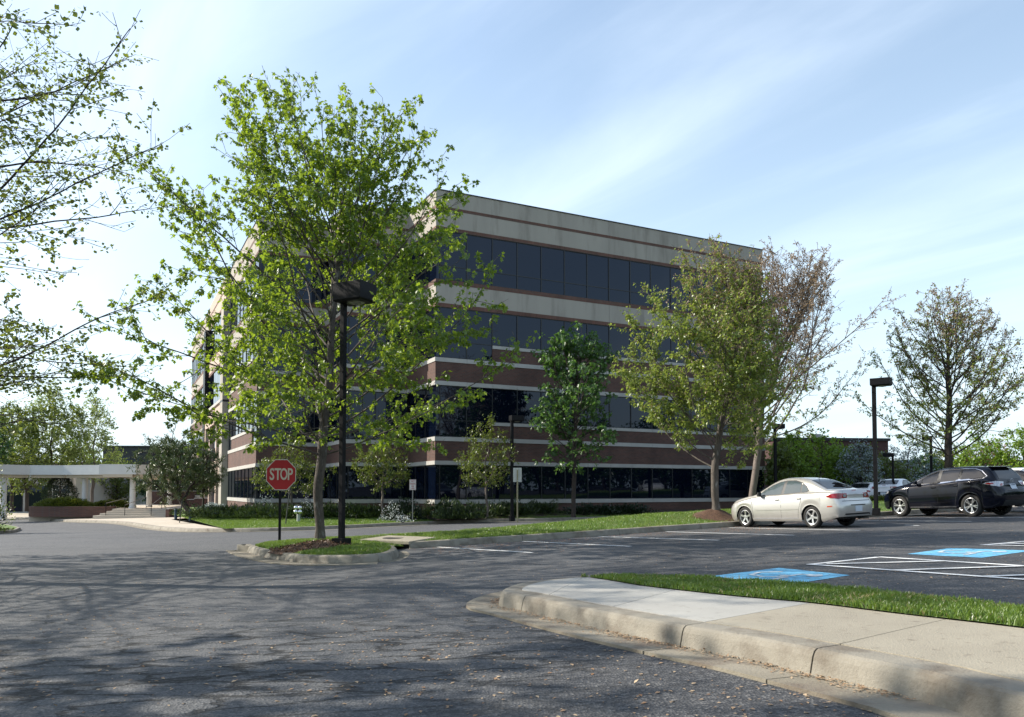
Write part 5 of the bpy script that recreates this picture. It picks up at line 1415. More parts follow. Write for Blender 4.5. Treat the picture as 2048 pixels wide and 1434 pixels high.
# ================================================================== SHRUBS
def shrub(name, label, c, rx, ry, rz, n, lsize, leafm, seed, leaf='oval', droop=-0.4, group=None, lump=0.35, z0=None, flat=0.0, cat='shrub', shell=0.55, stems=5, up=0.6, squash_top=1.0, spill=None):
    rng = np.random.default_rng(seed)
    root = empty(name, c, label=label, cat=cat, group=group)
    t = rng.uniform(0, 2 * math.pi, n); ph = np.arccos(rng.uniform(-0.1, 1, n)); q = rng.uniform(shell, 1, n) ** 0.5
    x = np.sin(ph) * np.cos(t); y = np.sin(ph) * np.sin(t); z = np.cos(ph)
    k = np.array([1 + lump * noise.noise(Vector((a * 2.2 * max(1, rx), b_ * 2.2, e * 2.2)) + Vector((seed, 0, 0))) * 1.5 for a, b_, e in zip(x, y, z)])
    pos = np.stack([x * rx * q * k, y * ry * q * k, np.maximum(0.03, z * rz * q * k * squash_top)], 1)
    d = np.stack([x, y, z + up], 1)
    leaf_mesh(rng, 'foliage', pos, d, lsize, leaf, leafm, root, droop, 0.2, np.clip(rng.normal(0.5, 0.3, n), 0, 1), flat=flat)
    mb = MB()
    for i in range(stems):
        a = rng.uniform(0, 2 * math.pi); e = Vector((math.cos(a) * rx * 0.7, math.sin(a) * ry * 0.7, rz * 0.7))
        mb.tube([(e.x * 0.1, e.y * 0.1, -0.02), (e.x * 0.5, e.y * 0.5, e.z * 0.6), e], [0.02, 0.014, 0.006], 5)
    mb.build('stems', M['barkdark'], root)['kind'] = 'stuff'
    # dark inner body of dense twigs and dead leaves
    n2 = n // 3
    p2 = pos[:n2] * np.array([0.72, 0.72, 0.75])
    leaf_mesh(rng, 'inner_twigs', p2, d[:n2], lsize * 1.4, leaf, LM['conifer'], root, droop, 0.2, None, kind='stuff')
    return root
LMh = lambda px, Y, dz=0.0: Vector((XatY(px, Y), Y, lawn_h(XatY(px, Y), Y) + dz))
# junipers along the bed: the front foot of each mound is read off the photograph
JL = {425: 1038, 462: 1038, 505: 1038.5, 548: 1038.5, 590: 1038.5, 650: 1038, 712: 1038, 755: 1038, 880: 1039, 925: 1039, 975: 1037, 1020: 1035, 1075: 1031}
JN = [(425, 36.5, 1.5, 0.42, 'low juniper at the left end of the bed near the leaning pine'), (462, 37.5, 1.5, 0.5, 'juniper mound in front of the sunlit sill left of the stop sign'),
      (505, 38.0, 1.6, 0.5, 'juniper mound left of the stop sign post'), (548, 38.5, 1.5, 0.48, 'juniper mound directly behind the stop sign post'),
      (590, 38.6, 1.3, 0.45, 'juniper mound behind the silver capped standpipe'), (650, 39.2, 1.4, 0.5, 'juniper mound hidden behind the maple trunk'),
      (712, 37.5, 1.3, 0.42, 'juniper mound right behind the lamp pole'), (755, 37.2, 1.3, 0.42, 'juniper mound under the layered maple right of the lamp pole'),
      (880, 36.2, 1.0, 0.6, 'low bright juniper just right of the no parking sign'), (925, 36.0, 1.3, 0.55, 'juniper mound under the left side of the pointed maple'),
      (975, 35.8, 1.3, 0.5, 'juniper mound under the pointed maple stem'), (1020, 36.2, 1.2, 0.5, 'juniper mound behind the blank white sign'), (1075, 37.2, 1.3, 0.45, 'dim juniper mound left of the dark tree trunk')]
for i, (px, Y, r, h, lab) in enumerate(JN):
    Y = gp(px, JL[px], 0, fn=lawn_h).y + 0.75
    shrub('juniper_shrub', lab, LMh(px, Y, 0.02), r, 0.8, h * 1.15, 1900, 0.13, LM['juniper'], 200 + i, 'blade', group='low junipers along the building bed', lump=0.6, up=0.9)
# grass-green sedum strip and round bushes
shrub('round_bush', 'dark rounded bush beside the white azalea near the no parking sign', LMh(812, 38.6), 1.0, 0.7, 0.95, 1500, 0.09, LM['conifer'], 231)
shrub('azalea_bush', 'white flowering azalea between the lamp pole and the no parking sign', LMh(785, 38.0), 0.55, 0.45, 0.7, 420, 0.06, LM['white'], 232, lump=0.9)
shrub('azalea_bush', 'small white azalea low beside the no parking sign post', LMh(806, 36.4), 0.35, 0.3, 0.3, 160, 0.055, LM['white'], 233, lump=0.9)
shrub('azalea_bush', 'white flowering azalea between the standpipe and the maple trunk', LMh(618, 38.6), 0.45, 0.4, 0.9, 320, 0.06, LM['white'], 234, lump=0.9)
shrub('azalea_bush', 'pale flowering bush at the left building corner', LMh(527, 42.5), 0.6, 0.5, 0.9, 420, 0.065, LM['paleblue'], 235, lump=0.8)
shrub('small_bush', 'small grey green round bush at the foot of the entrance pier', LMh(428, 50), 0.9, 0.6, 0.42, 700, 0.07, LM['paleblue'], 236, lump=0.2)
shrub('small_bush', 'small round bush behind the blue bollard at the wall', LMh(358, 50), 0.5, 0.5, 0.4, 400, 0.07, LM['juniper'], 237, lump=0.2)
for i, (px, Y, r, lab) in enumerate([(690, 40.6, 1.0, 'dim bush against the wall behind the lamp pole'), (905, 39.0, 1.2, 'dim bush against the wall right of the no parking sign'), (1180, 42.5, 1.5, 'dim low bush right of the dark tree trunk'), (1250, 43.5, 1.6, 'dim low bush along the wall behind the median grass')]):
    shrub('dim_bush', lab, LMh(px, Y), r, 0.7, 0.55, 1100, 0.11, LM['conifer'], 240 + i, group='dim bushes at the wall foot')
# hedge in the planter, cone conifer, low hedges
shrub('clipped_hedge', 'long clipped yellow green hedge mound on the brick planter', (XatY(128, 60.6), 60.8, LOW + 0.7), 2.3, 1.0, 0.75, 6500, 0.085, LM['hedge'], 251, lump=0.12, cat='hedge')
shrub('clipped_hedge', 'lower clipped hedge behind the sloping handrails', (XatY(225, 63), 63, HIGH), 1.9, 0.8, 0.62, 3500, 0.09, LM['hedge'], 252, lump=0.1, cat='hedge')
rng = np.random.default_rng(9)
cb_ = Vector((XatY(121, 63.5), 63.5, HIGH)); r_ = empty('cone_conifer', cb_, label='dark cone shaped conifer under the canopy of the colonnade', cat='conifer')
n_ = 5200; q = rng.uniform(0, 1, n_) ** 0.8; t = rng.uniform(0, 2 * math.pi, n_); rad = 1.2 * np.minimum(1, (1 - q) * 1.7 + 0.05) ** 0.75 * rng.uniform(0.7, 1.08, n_)
leaf_mesh(rng, 'foliage', np.stack([np.cos(t) * rad, np.sin(t) * rad, 0.05 + q * 2.75], 1), np.stack([np.cos(t), np.sin(t), np.full(n_, 1.2)], 1), 0.16, 'blade', LM['conifer'], r_, 0, 0.2)
mb = MB(); mb.tube([(0, 0, 0), (0, 0, 2.4)], [0.08, 0.02], 6); mb.build('trunk', M['barkdark'], r_)
shrub('leafy_shrub', 'light green shrub poking in at the left edge before the canopy', (XatY(-22, 38), 38, G(XatY(-22, 38), 38) + 0.15), 0.95, 0.8, 3.0, 1500, 0.11, LM['acer'], 255, lump=0.7)
shrub('low_hedge', 'low clipped hedge strip before the far white cars', (XatY(1765, 40), 40, G(XatY(1765, 40), 40)), 2.2, 0.6, 0.5, 2200, 0.09, LM['hedge'], 256, lump=0.15, cat='hedge')
# ================================================================== CARS
def paintmat(name, c, metal=0.0, rough=0.35, coat=1.0, flake=None):
    m, nt, out = newmat(name)
    p = N(nt, 'ShaderNodeBsdfPrincipled', i_Roughness=rough, i_Metallic=metal)
    p.inputs['Base Color'].default_value = c4(c)
    p.inputs['Coat Weight'].default_value = coat; p.inputs['Coat Roughness'].default_value = 0.04
    tcn = N(nt, 'ShaderNodeTexCoord')
    # road film: a little duller and browner low on the body
    sp = N(nt, 'ShaderNodeSeparateXYZ'); nt.links.new(tcn.outputs['Object'], sp.inputs[0])
    nz = N(nt, 'ShaderNodeTexNoise', i_Scale=3.0, i_Detail=5); nt.links.new(tcn.outputs['Object'], nz.inputs[0])
    ad = N(nt, 'ShaderNodeMath', operation='MULTIPLY_ADD'); ad.inputs[1].default_value = 0.5; nt.links.new(nz.outputs['Fac'], ad.inputs[0]); nt.links.new(sp.outputs['Z'], ad.inputs[2])
    mr = N(nt, 'ShaderNodeMapRange'); nt.links.new(ad.outputs[0], mr.inputs[0])
    for i, q in enumerate((0.40, 0.80, 0.38, 0.0)): mr.inputs[i + 1].default_value = q
    mx_ = N(nt, 'ShaderNodeMix', data_type='RGBA'); mx_.inputs[6].default_value = c4(c); mx_.inputs[7].default_value = (0.20, 0.18, 0.15, 1) if sum(c) > 0.5 else (0.018, 0.017, 0.016, 1)
    nt.links.new(mr.outputs[0], mx_.inputs[0]); nt.links.new(mx_.outputs[2], p.inputs['Base Color'])
    nt.links.new(p.outputs[0], out.inputs[0]); return m
M['champagne'] = paintmat('champagne_paint', (0.57, 0.55, 0.51), 0.6, 0.33)
M['blackpaint'] = paintmat('black_paint', (0.002, 0.003, 0.008), 0.0, 0.10, 0.0); M['blackpaint'].node_tree.nodes['Principled BSDF'].inputs['Specular IOR Level'].default_value = 0.38
M['whitepaint'] = paintmat('white_paint', (0.72, 0.72, 0.72), 0.0, 0.35)
M['bluepaint'] = paintmat('dark_blue_paint', (0.02, 0.035, 0.07), 0.2, 0.3)
M['carglass'] = glassmat('car_glass', (0.055, 0.075, 0.08), 1.62, 0.01, 0.0)
M['darkglass'] = glassmat('dark_car_glass', (0.006, 0.007, 0.009), 1.6, 0.01, 0.0)
M['rubber'] = mat('rubber', (0.012, 0.012, 0.012), (0.03, 0.028, 0.025), 14, 0.85)
M['plastic'] = mat('black_plastic', (0.014, 0.014, 0.015), rough=0.55)
M['alloy'] = mat('alloy', (0.62, 0.62, 0.61), rough=0.28, metal=0.85)
M['taillight'] = mat('tail_light_red', (0.30, 0.008, 0.010), (0.20, 0.004, 0.006), 20, 0.08, coat=1.0)
M['clearlight'] = mat('clear_light', (0.55, 0.55, 0.57), (0.35, 0.35, 0.37), 25, 0.08, coat=1.0, metal=0.4)
M['plate'] = mat('plate_white', (0.62, 0.66, 0.70), (0.50, 0.56, 0.63), 30, 0.4)
M['amber'] = mat('side_marker', (0.45, 0.06, 0.02), rough=0.2)

def ip(x, tab):
    xs = [t[0] for t in tab]; ys = [t[1] for t in tab]
    # smooth (monotone-ish) interpolation
    if x <= xs[0]: return ys[0]
    if x >= xs[-1]: return ys[-1]
    for i in range(len(xs) - 1):
        if xs[i] <= x <= xs[i + 1]:
            h = xs[i + 1] - xs[i]; t = (x - xs[i]) / h
            m0 = (ys[i + 1] - ys[i - 1]) / (xs[i + 1] - xs[i - 1]) if i > 0 else (ys[1] - ys[0]) / h
            m1 = (ys[i + 2] - ys[i]) / (xs[i + 2] - xs[i]) if i < len(xs) - 2 else (ys[-1] - ys[-2]) / h
            return (2 * t**3 - 3 * t**2 + 1) * ys[i] + (t**3 - 2 * t**2 + t) * h * m0 + (-2 * t**3 + 3 * t**2) * ys[i + 1] + (t**3 - t**2) * h * m1
def wheel(R, Rr, width, style, m_alloy):
    """returns MB pieces for a wheel whose axis is y, outer face at +y"""
    ty = MB(); w = width / 2
    ty.lathe([(Rr, -w * 0.8), (Rr + 0.02, -w), (R - 0.03, -w * 1.02), (R - 0.006, -w * 0.8), (R, -w * 0.45), (R, w * 0.45), (R - 0.006, w * 0.8), (R - 0.03, w * 1.02), (Rr + 0.03, w * 1.03), (Rr + 0.004, w * 0.92), (Rr - 0.006, w * 0.8)], 40, axis='y')
    rm = MB()
    rm.lathe([(Rr + 0.006, w * 0.9), (Rr - 0.004, w * 0.93), (Rr - 0.018, w * 0.86), (Rr - 0.03, w * 0.3), (Rr - 0.035, -w * 0.8)], 40, axis='y')
    rm.lathe([(0.0, w * 0.72), (0.035, w * 0.72), (0.062, w * 0.66), (0.07, w * 0.4)], 20, axis='y')
    ns, half = style
    for k in range(ns):
        a = 2 * math.pi * k / ns + math.pi / 2
        for off in ([0] if half else [-0.17, 0.17]):
            c, s = math.cos(a), math.sin(a); c2, s2 = math.cos(a + off), math.sin(a + off)
            i0 = Vector((c * 0.045, w * 0.70, s * 0.045)); i1 = Vector((c2 * (Rr - 0.012), w * 0.86, s2 * (Rr - 0.012)))
            tn0 = Vector((-s, 0, c)); tn1 = Vector((-s2, 0, c2))
            h0 = 0.024 if half else 0.015; h1 = 0.030 if half else 0.014; th = Vector((0, -0.03, 0))
            v = [i0 - tn0 * h0, i0 + tn0 * h0, i1 + tn1 * h1, i1 - tn1 * h1]
            rm.add(v + [q + th for q in v], [(0, 1, 2, 3), (7, 6, 5, 4), (0, 4, 5, 1), (1, 5, 6, 2), (2, 6, 7, 3), (3, 7, 4, 0)])
    dk = MB(); dk.lathe([(0.0, w * 0.15), (Rr - 0.03, w * 0.15)], 30, axis='y'); dk.lathe([(0.0, w * 0.3), (Rr * 0.62, w * 0.3), (Rr * 0.62, w * 0.2)], 30, axis='y')
    return ty, rm, dk
def make_car(kind, paint, glass, label, group=None, detail=True):
    sed = kind == 'sedan'
    if sed:
        L2, HW, RH, SILL = 2.25, 0.878, 0.545, 0.19
        WX, R, AR, RR = (1.36, -1.28), 0.312, 0.355, 0.215
        zs_t = [(-2.25, 0.86), (-2.1, 0.955), (-1.7, 0.985), (-1.0, 0.985), (0, 0.945), (0.8, 0.915), (1.3, 0.85), (1.8, 0.76), (2.1, 0.67), (2.25, 0.52)]
        zt_t = [(-2.25, 0.93), (-2.2, 1.035), (-2.05, 1.065), (-1.78, 1.075), (-1.5, 1.19), (-1.15, 1.345), (-0.8, 1.425), (-0.3, 1.462), (0.05, 1.44), (0.35, 1.345), (0.7, 1.155), (0.98, 1.0), (1.3, 0.95), (1.8, 0.845), (2.08, 0.73), (2.25, 0.55)]
        hw_t = [(-2.25, 0.70), (-2.18, 0.775), (-2.0, 0.835), (-1.6, 0.868), (-0.8, 0.878), (0.6, 0.878), (1.4, 0.868), (1.8, 0.835), (2.05, 0.74), (2.2, 0.58), (2.25, 0.46)]
    else:
        L2, HW, RH, SILL = 2.34, 0.935, 0.60, 0.27
        WX, R, AR, RR = (1.40, -1.35), 0.365, 0.42, 0.245
        zs_t = [(-2.34, 0.92), (-2.2, 1.09), (-1.9, 1.19), (-1.2, 1.185), (-0.4, 1.13), (0.5, 1.085), (1.0, 1.05), (1.5, 0.99), (1.95, 0.87), (2.2, 0.75), (2.34, 0.6)]
        zt_t = [(-2.34, 1.0), (-2.26, 1.13), (-2.12, 1.32), (-1.96, 1.50), (-1.86, 1.575), (-1.5, 1.622), (-0.8, 1.648), (-0.2, 1.625), (0.2, 1.53), (0.6, 1.37), (1.0, 1.19), (1.3, 1.115), (1.6, 1.06), (1.95, 0.96), (2.2, 0.82), (2.34, 0.64)]
        hw_t = [(-2.34, 0.78), (-2.26, 0.85), (-2.1, 0.895), (-1.7, 0.93), (-0.8, 0.935), (0.6, 0.93), (1.4, 0.925), (1.85, 0.88), (2.12, 0.77), (2.28, 0.58), (2.34, 0.46)]
    root = empty({'sedan': 'parked_sedan', 'suv': 'parked_suv'}[kind], label=label, cat={'sedan': 'car', 'suv': 'suv'}[kind], group=group)
    xs = sorted(set([round(-L2 + 2 * L2 * i / 64, 4) for i in range(65)] + [round(w + AR * math.sin(t * math.pi / 2 / 7), 4) for w in WX for t in range(-7, 8)] + [w + s * (AR + 0.004) for w in WX for s in (-1, 1)]))
    def bottom(x):
        z = SILL + 0.07 * smooth((abs(x) - (L2 - 0.35)) / 0.35) + (0.05 if sed and x < -1.7 else 0.0) * smooth((-x - 1.7) / 0.2)
        for w in WX:
            q = AR * AR - (x - w) ** 2
            if q > 0: z = max(z, R + math.sqrt(q))
        return z
    rearf = [(0.2, 0.10), (0.34, 0.03), (0.5, 0.0), (0.66, 0.005), (0.72, 0.03), (0.76, 0.075), (0.9, 0.085), (1.0, 0.06), (1.07, 0.035), (1.2, 0.03), (1.7, 0.0)] if sed else [(0.25, 0.12), (0.4, 0.03), (0.6, 0.0), (0.8, 0.0), (0.86, 0.05), (0.95, 0.09), (1.1, 0.08), (1.3, 0.05), (1.7, 0.0)]
    frontf = [(0.15, 0.10), (0.3, 0.03), (0.5, 0.0), (0.7, 0.03), (0.9, 0.06), (1.6, 0)]
    rows = []
    for x in xs:
        zb, zs, zt, hw = bottom(x), ip(x, zs_t), ip(x, zt_t), ip(x, hw_t)
        zs = max(zs, zb + 0.06); zt = max(zt, zs + 0.02)
        hgt = zt - zs; r = max(0, min(1, hgt / 0.46)); yr = (hw - 0.12) * (1 - r) + (RH) * r
        flare = 0.0
        for w in WX: flare = max(flare, 0.02 * smooth(1 - abs(abs(x - w) - 0.0) / (AR * 1.5)))
        lo = [(0.0, -0.055 if bottom(x) < SILL + 0.1 else -0.012), (0.10, -0.02), (0.3, -0.004), (0.5, 0.0), (0.68, -0.006), (0.84, -0.02), (0.94, -0.038), (1.0, -0.065)]
        pts = [(hw + b_ + flare * (1 - abs(a - 0.35)), zb + (zs - zb) * a) for a, b_ in lo]
        y0 = hw - 0.085
        pts += [(y0 - 0.004, zs + 0.008 * min(1, hgt * 10)), (y0 + (yr - y0) * 0.33, zs + hgt * 0.33), (y0 + (yr - y0) * 0.66, zs + hgt * 0.66), (yr + (0.0), zs + hgt * 0.86), (yr - 0.05, zs + hgt * 0.945), (yr * 0.72, zs + hgt * 0.985), (yr * 0.38, zs + hgt * 0.998), (0.0, zt)]
        row = []
        for (y, z) in pts:
            xx = x
            tr = max(0, min(1, (-x - (L2 - 0.42)) / 0.42)); tf = max(0, min(1, (x - (L2 - 0.42)) / 0.42))
            xx += tr * ip(z, rearf); xx -= tf * ip(z, frontf)
            row.append((xx, max(0, y), z))
        rows.append(row)
    k = len(rows[0]); verts = []; faces = []
    for sgn in (1, -1):
        b = len(verts)
        verts += [(p[0], p[1] * sgn, p[2]) for r_ in rows for p in r_]
        for i in range(len(rows) - 1):
            for j in range(k - 1):
                q = (b + i * k + j, b + i * k + j + 1, b + (i + 1) * k + j + 1, b + (i + 1) * k + j)
                faces.append(q if sgn > 0 else q[::-1])
    nn = len(rows) * k
    for i in (0, len(rows) - 1):
        cols = []; nc = 6
        for c in range(nc + 1):
            s = 1 - 2 * c / nc
            if c == 0: cols.append([i * k + j for j in range(k)])
            elif c == nc: cols.append([nn + i * k + j for j in range(k)])
            else:
                bb = len(verts); sgx = -1 if i == 0 else 1
                verts += [(p[0] + sgx * 0.035 * (1 - s * s) * (1 if p[2] < 1.2 else 0.3), p[1] * s, p[2]) for p in rows[i]]
                cols.append(list(range(bb, bb + k)))
        for c in range(nc):
            for j in range(k - 1):
                q = (cols[c][j], cols[c][j + 1], cols[c + 1][j + 1], cols[c + 1][j])
                faces.append(q if i else q[::-1])
    me = mesh('body', verts, faces, M[paint], True)
    bm = bmesh.new(); bm.from_mesh(me); bmesh.ops.remove_doubles(bm, verts=bm.verts, dist=0.0006)
    bmesh.ops.recalc_face_normals(bm, faces=bm.faces)
    big = [f for f in bm.faces if len(f.verts) > 6]
    for f in big: f.smooth = False
    bvh = BVHTree.FromBMesh(bm)
    bm.to_mesh(me); bm.free()
    link('body', me, root)
    def patch(name, poly, O, A, B, D, m, off=0.004, step=0.06, parent=root, thick=0.0, both=False):
        """poly in (a, b); point = O + a*A + b*B, pushed along D onto the body"""
        res = None
        for sg in ((1, -1) if both else (1,)):
            O_, A_, B_, D_ = [Vector((q[0], q[1] * sg, q[2])) for q in (O, A, B, D)]
            P = [Vector(p) for p in poly]
            P = [P[i] + (P[(i + 1) % len(P)] - P[i]) * t / 4 for i in range(len(P)) for t in range(4)]
            v2, f2 = fill_poly(P, step)
            vv = []; last = None
            for p in v2:
                q = O_ + A_ * p.x + B_ * p.y
                h, nrm, *_ = bvh.ray_cast(q, D_)
                if h is None:
                    h, nrm, *_ = bvh.find_nearest(q + D_ * 0.6)
                if nrm.dot(D_) > 0: nrm = -nrm
                vv.append(h + (nrm - D_).normalized() * off)
            me_ = mesh(name, vv, f2, M[m], True)
            bm_ = bmesh.new(); bm_.from_mesh(me_)
            for f in bm_.faces:
                f.normal_update()
                if f.normal.dot(D_) > 0: f.normal_flip()
            bm_.to_mesh(me_); bm_.free()
            res = link(name, me_, parent)
        return res
    S = dict(O=(0, 2, 0), A=(1, 0, 0), B=(0, 0, 1), D=(0, -1, 0), both=True)
    TP = dict(O=(0, 0, 3), A=(1, 0, 0), B=(0, 1, 0), D=(0, 0, -1))
    RE = dict(O=(-4, 0, 0), A=(0, 1, 0), B=(0, 0, 1), D=(1, 0, 0))
    dg = Vector((-0.75, 0.66, 0)).normalized(); DR = dict(O=Vector((-L2 + 0.22, HW - 0.16, 0)) + dg * 2, A=Vector((-dg.y, dg.x, 0)) * -1.0, B=(0, 0, 1), D=-dg, both=True)
    df = Vector((0.8, 0.6, 0)).normalized(); DF = dict(O=Vector((L2 - 0.28, HW - 0.22, 0)) + df * 2, A=Vector((-df.y, df.x, 0)), B=(0, 0, 1), D=-df, both=True)
    def grow(poly, d):
        c = sum((Vector(p) for p in poly), Vector((0, 0))) / len(poly)
        return [Vector(p) + (Vector(p) - c).normalized() * d for p in poly]
    gl = glass
    if sed:
        fw = [(0.80, 0.965), (0.58, 1.10), (0.32, 1.235), (0.05, 1.325), (-0.155, 1.355), (-0.12, 0.985)]
        rw = [(-0.235, 0.99), (-0.265, 1.36), (-0.55, 1.35), (-0.82, 1.285), (-0.86, 1.03)]
        qw = [(-0.905, 1.03), (-0.875, 1.262), (-1.03, 1.18), (-1.15, 1.075), (-1.08, 1.035)]
        dlo = [(0.86, 0.95), (0.60, 1.125), (0.32, 1.262), (0.04, 1.352), (-0.22, 1.385), (-0.56, 1.378), (-0.86, 1.30), (-1.06, 1.195), (-1.20, 1.065), (-1.10, 1.015), (-0.1, 0.968)]
        patch('window_surround', dlo, m='plastic', off=0.004, **S)
        for q in (fw, rw, qw): patch('side_window', q, m=gl, off=0.008, **S)
        patch('windscreen', [(0.94, -0.66), (0.96, 0), (0.94, 0.66), (0.20, 0.50), (0.13, 0), (0.20, -0.50)], m='darkglass', off=0.005, **TP)
        patch('rear_window', [(-1.70, -0.60), (-1.74, 0), (-1.70, 0.60), (-1.08, 0.50), (-1.03, 0), (-1.08, -0.50)], m='darkglass', off=0.006, **TP)
        patch('tail_light', [(-0.36, 0.83), (-0.36, 0.955), (-0.10, 0.965), (0.10, 0.945), (0.24, 0.885), (0.12, 0.835), (-0.1, 0.81)], m='taillight', off=0.010, step=0.05, **DR)
        patch('reverse_lamp', [(-0.34, 0.87), (-0.32, 0.92), (-0.26, 0.925), (-0.23, 0.89), (-0.25, 0.855), (-0.31, 0.85)], m='clearlight', off=0.014, step=0.03, **DR)
        patch('boot_seam', [(0.50, 0.72), (0.505, 0.72), (0.515, 1.02), (0.51, 1.02)], m='plastic', off=0.003, both=False, step=0.05, **RE)
        patch('boot_seam', [(-0.50, 0.72), (-0.505, 0.72), (-0.515, 1.02), (-0.51, 1.02)], m='plastic', off=0.003, step=0.05, **RE)
        patch('boot_seam', [(-0.62, 0.735), (0.62, 0.735), (0.62, 0.75), (-0.62, 0.75)], m='plastic', off=0.003, step=0.05, **RE)
        patch('bumper_insert', [(-0.62, 0.27), (-0.55, 0.40), (0.55, 0.40), (0.62, 0.27)], m='plastic', off=0.006, **RE)
        patch('plate_recess', [(-0.36, 0.44), (-0.34, 0.62), (0.34, 0.62), (0.36, 0.44)], m='plastic' if paint != 'champagne' else paint, off=0.003, **RE)
        patch('recess_shadow_lip', [(-0.33, 0.612), (-0.33, 0.64), (0.33, 0.64), (0.33, 0.612)], m='plastic', off=0.006, **RE)
        patch('licence_plate', [(-0.16, 0.445), (-0.16, 0.60), (0.16, 0.60), (0.16, 0.445)], m='plate', off=0.014, **RE)
        patch('brake_lamp', [(-0.10, 1.025), (-0.10, 1.045), (0.10, 1.045), (0.10, 1.025)], m='taillight', off=0.012, step=0.05, **RE)
        patch('head_light', [(-0.26, 0.60), (-0.30, 0.70), (-0.1, 0.745), (0.12, 0.70), (0.12, 0.63), (-0.1, 0.58)], m='clearlight', off=0.006, step=0.05, **DF)
        patch('side_marker', [(-1.86, 0.585), (-1.86, 0.62), (-2.02, 0.625), (-2.02, 0.595)], m='amber', off=0.006, step=0.05, **S)
        doors = [[(0.92, 0.93), (0.99, 0.55), (0.96, 0.28)], [(-0.17, 0.97), (-0.17, 0.28)], [(-0.99, 1.0), (-0.92, 0.75), (-0.84, 0.50), (-0.80, 0.28)]]
        strip = [(0.86, 0.525), (-0.80, 0.545)]; sillm = 0.29
        hands = [(-0.02, 0.83), (-0.86, 0.85)]; mirror = (0.66, 0.98)
    else:
        fw = [(0.80, 1.125), (0.55, 1.27), (0.22, 1.435), (-0.02, 1.51), (-0.13, 1.525), (-0.10, 1.145)]
        rw = [(-0.24, 1.155), (-0.26, 1.535), (-0.6, 1.55), (-0.93, 1.545), (-0.90, 1.205)]
        qw = [(-1.01, 1.215), (-1.04, 1.54), (-1.45, 1.515), (-1.66, 1.45), (-1.82, 1.31), (-1.76, 1.26)]
        dlo = [(0.92, 1.10), (0.55, 1.315), (0.20, 1.475), (-0.06, 1.555), (-0.6, 1.592), (-1.04, 1.585), (-1.46, 1.556), (-1.71, 1.48), (-1.92, 1.30), (-1.80, 1.225), (-1.0, 1.175), (-0.5, 1.13), (-0.1, 1.10)]
        patch('chrome_window_line', dlo, m='chrome', off=0.004, **S)
        patch('window_surround', grow(dlo, -0.028), m='plastic', off=0.008, **S)
        for q in (fw, rw, qw): patch('side_window', q, m=gl, off=0.012, **S)
        patch('windscreen', [(1.16, -0.70), (1.18, 0), (1.16, 0.70), (0.24, 0.54), (0.16, 0), (0.24, -0.54)], m='darkglass', off=0.005, **TP)
        patch('rear_window', [(-0.56, 1.20), (-0.50, 1.50), (0, 1.53), (0.50, 1.50), (0.56, 1.20), (0, 1.17)], m='darkglass', off=0.006, **RE)
        patch('tail_light', [(-0.30, 0.98), (-0.34, 1.10), (-0.06, 1.13), (0.22, 1.09), (0.30, 1.055), (0.1, 1.0), (-0.12, 0.95)], m='clearlight', off=0.010, step=0.05, **DR)
        patch('tail_light_red', [(0.02, 1.03), (0.05, 1.085), (0.2, 1.075), (0.26, 1.055), (0.12, 1.02)], m='taillight', off=0.014, step=0.04, **DR)
        patch('tail_light_red', [(-0.27, 0.99), (-0.29, 1.05), (-0.22, 1.06), (-0.16, 1.0), (-0.2, 0.97)], m='taillight', off=0.014, step=0.04, **DR)
        patch('licence_plate', [(-0.16, 0.86), (-0.16, 1.02), (0.16, 1.02), (0.16, 0.86)], m='plate', off=0.014, **RE)
        patch('bumper_insert', [(-0.7, 0.34), (-0.6, 0.52), (0.6, 0.52), (0.7, 0.34)], m='plastic', off=0.006, **RE)
        patch('bumper_seam', [(-0.80, 0.80), (0.80, 0.80), (0.80, 0.815), (-0.80, 0.815)], m='plastic', off=0.003, step=0.05, **RE)
        patch('head_light', [(-0.30, 0.76), (-0.36, 0.86), (-0.1, 0.92), (0.2, 0.90), (0.22, 0.84), (-0.1, 0.76)], m='clearlight', off=0.006, step=0.05, **DF)
        patch('low_rear_strip', [(-0.45, 0.29), (-0.45, 0.31), (0.45, 0.31), (0.45, 0.29)], m='plastic', off=0.006, **RE)  # thin dark plastic strip low on the rear bumper
        doors = [[(1.0, 1.06), (1.08, 0.7), (1.02, 0.34)], [(-0.17, 1.11), (-0.17, 0.34)], [(-1.02, 1.18), (-0.96, 0.9), (-0.86, 0.62), (-0.80, 0.34)]]
        strip = [(0.92, 0.335), (-0.86, 0.335)]; sillm = 0.36
        hands = [(-0.02, 0.98), (-0.86, 1.02)]; mirror = (0.66, 1.15)
    def line_patch(name, pts, wdt, m, off=0.003):
        P = []; Q = []
        for a, b_ in zip(pts[:-1], pts[1:]):
            a, b_ = Vector(a), Vector(b_); n_ = Vector((-(b_ - a).y, (b_ - a).x)).normalized() * wdt / 2
            patch(name, [a + n_, a - n_, b_ - n_, b_ + n_], m=m, off=off, step=0.2, **S)
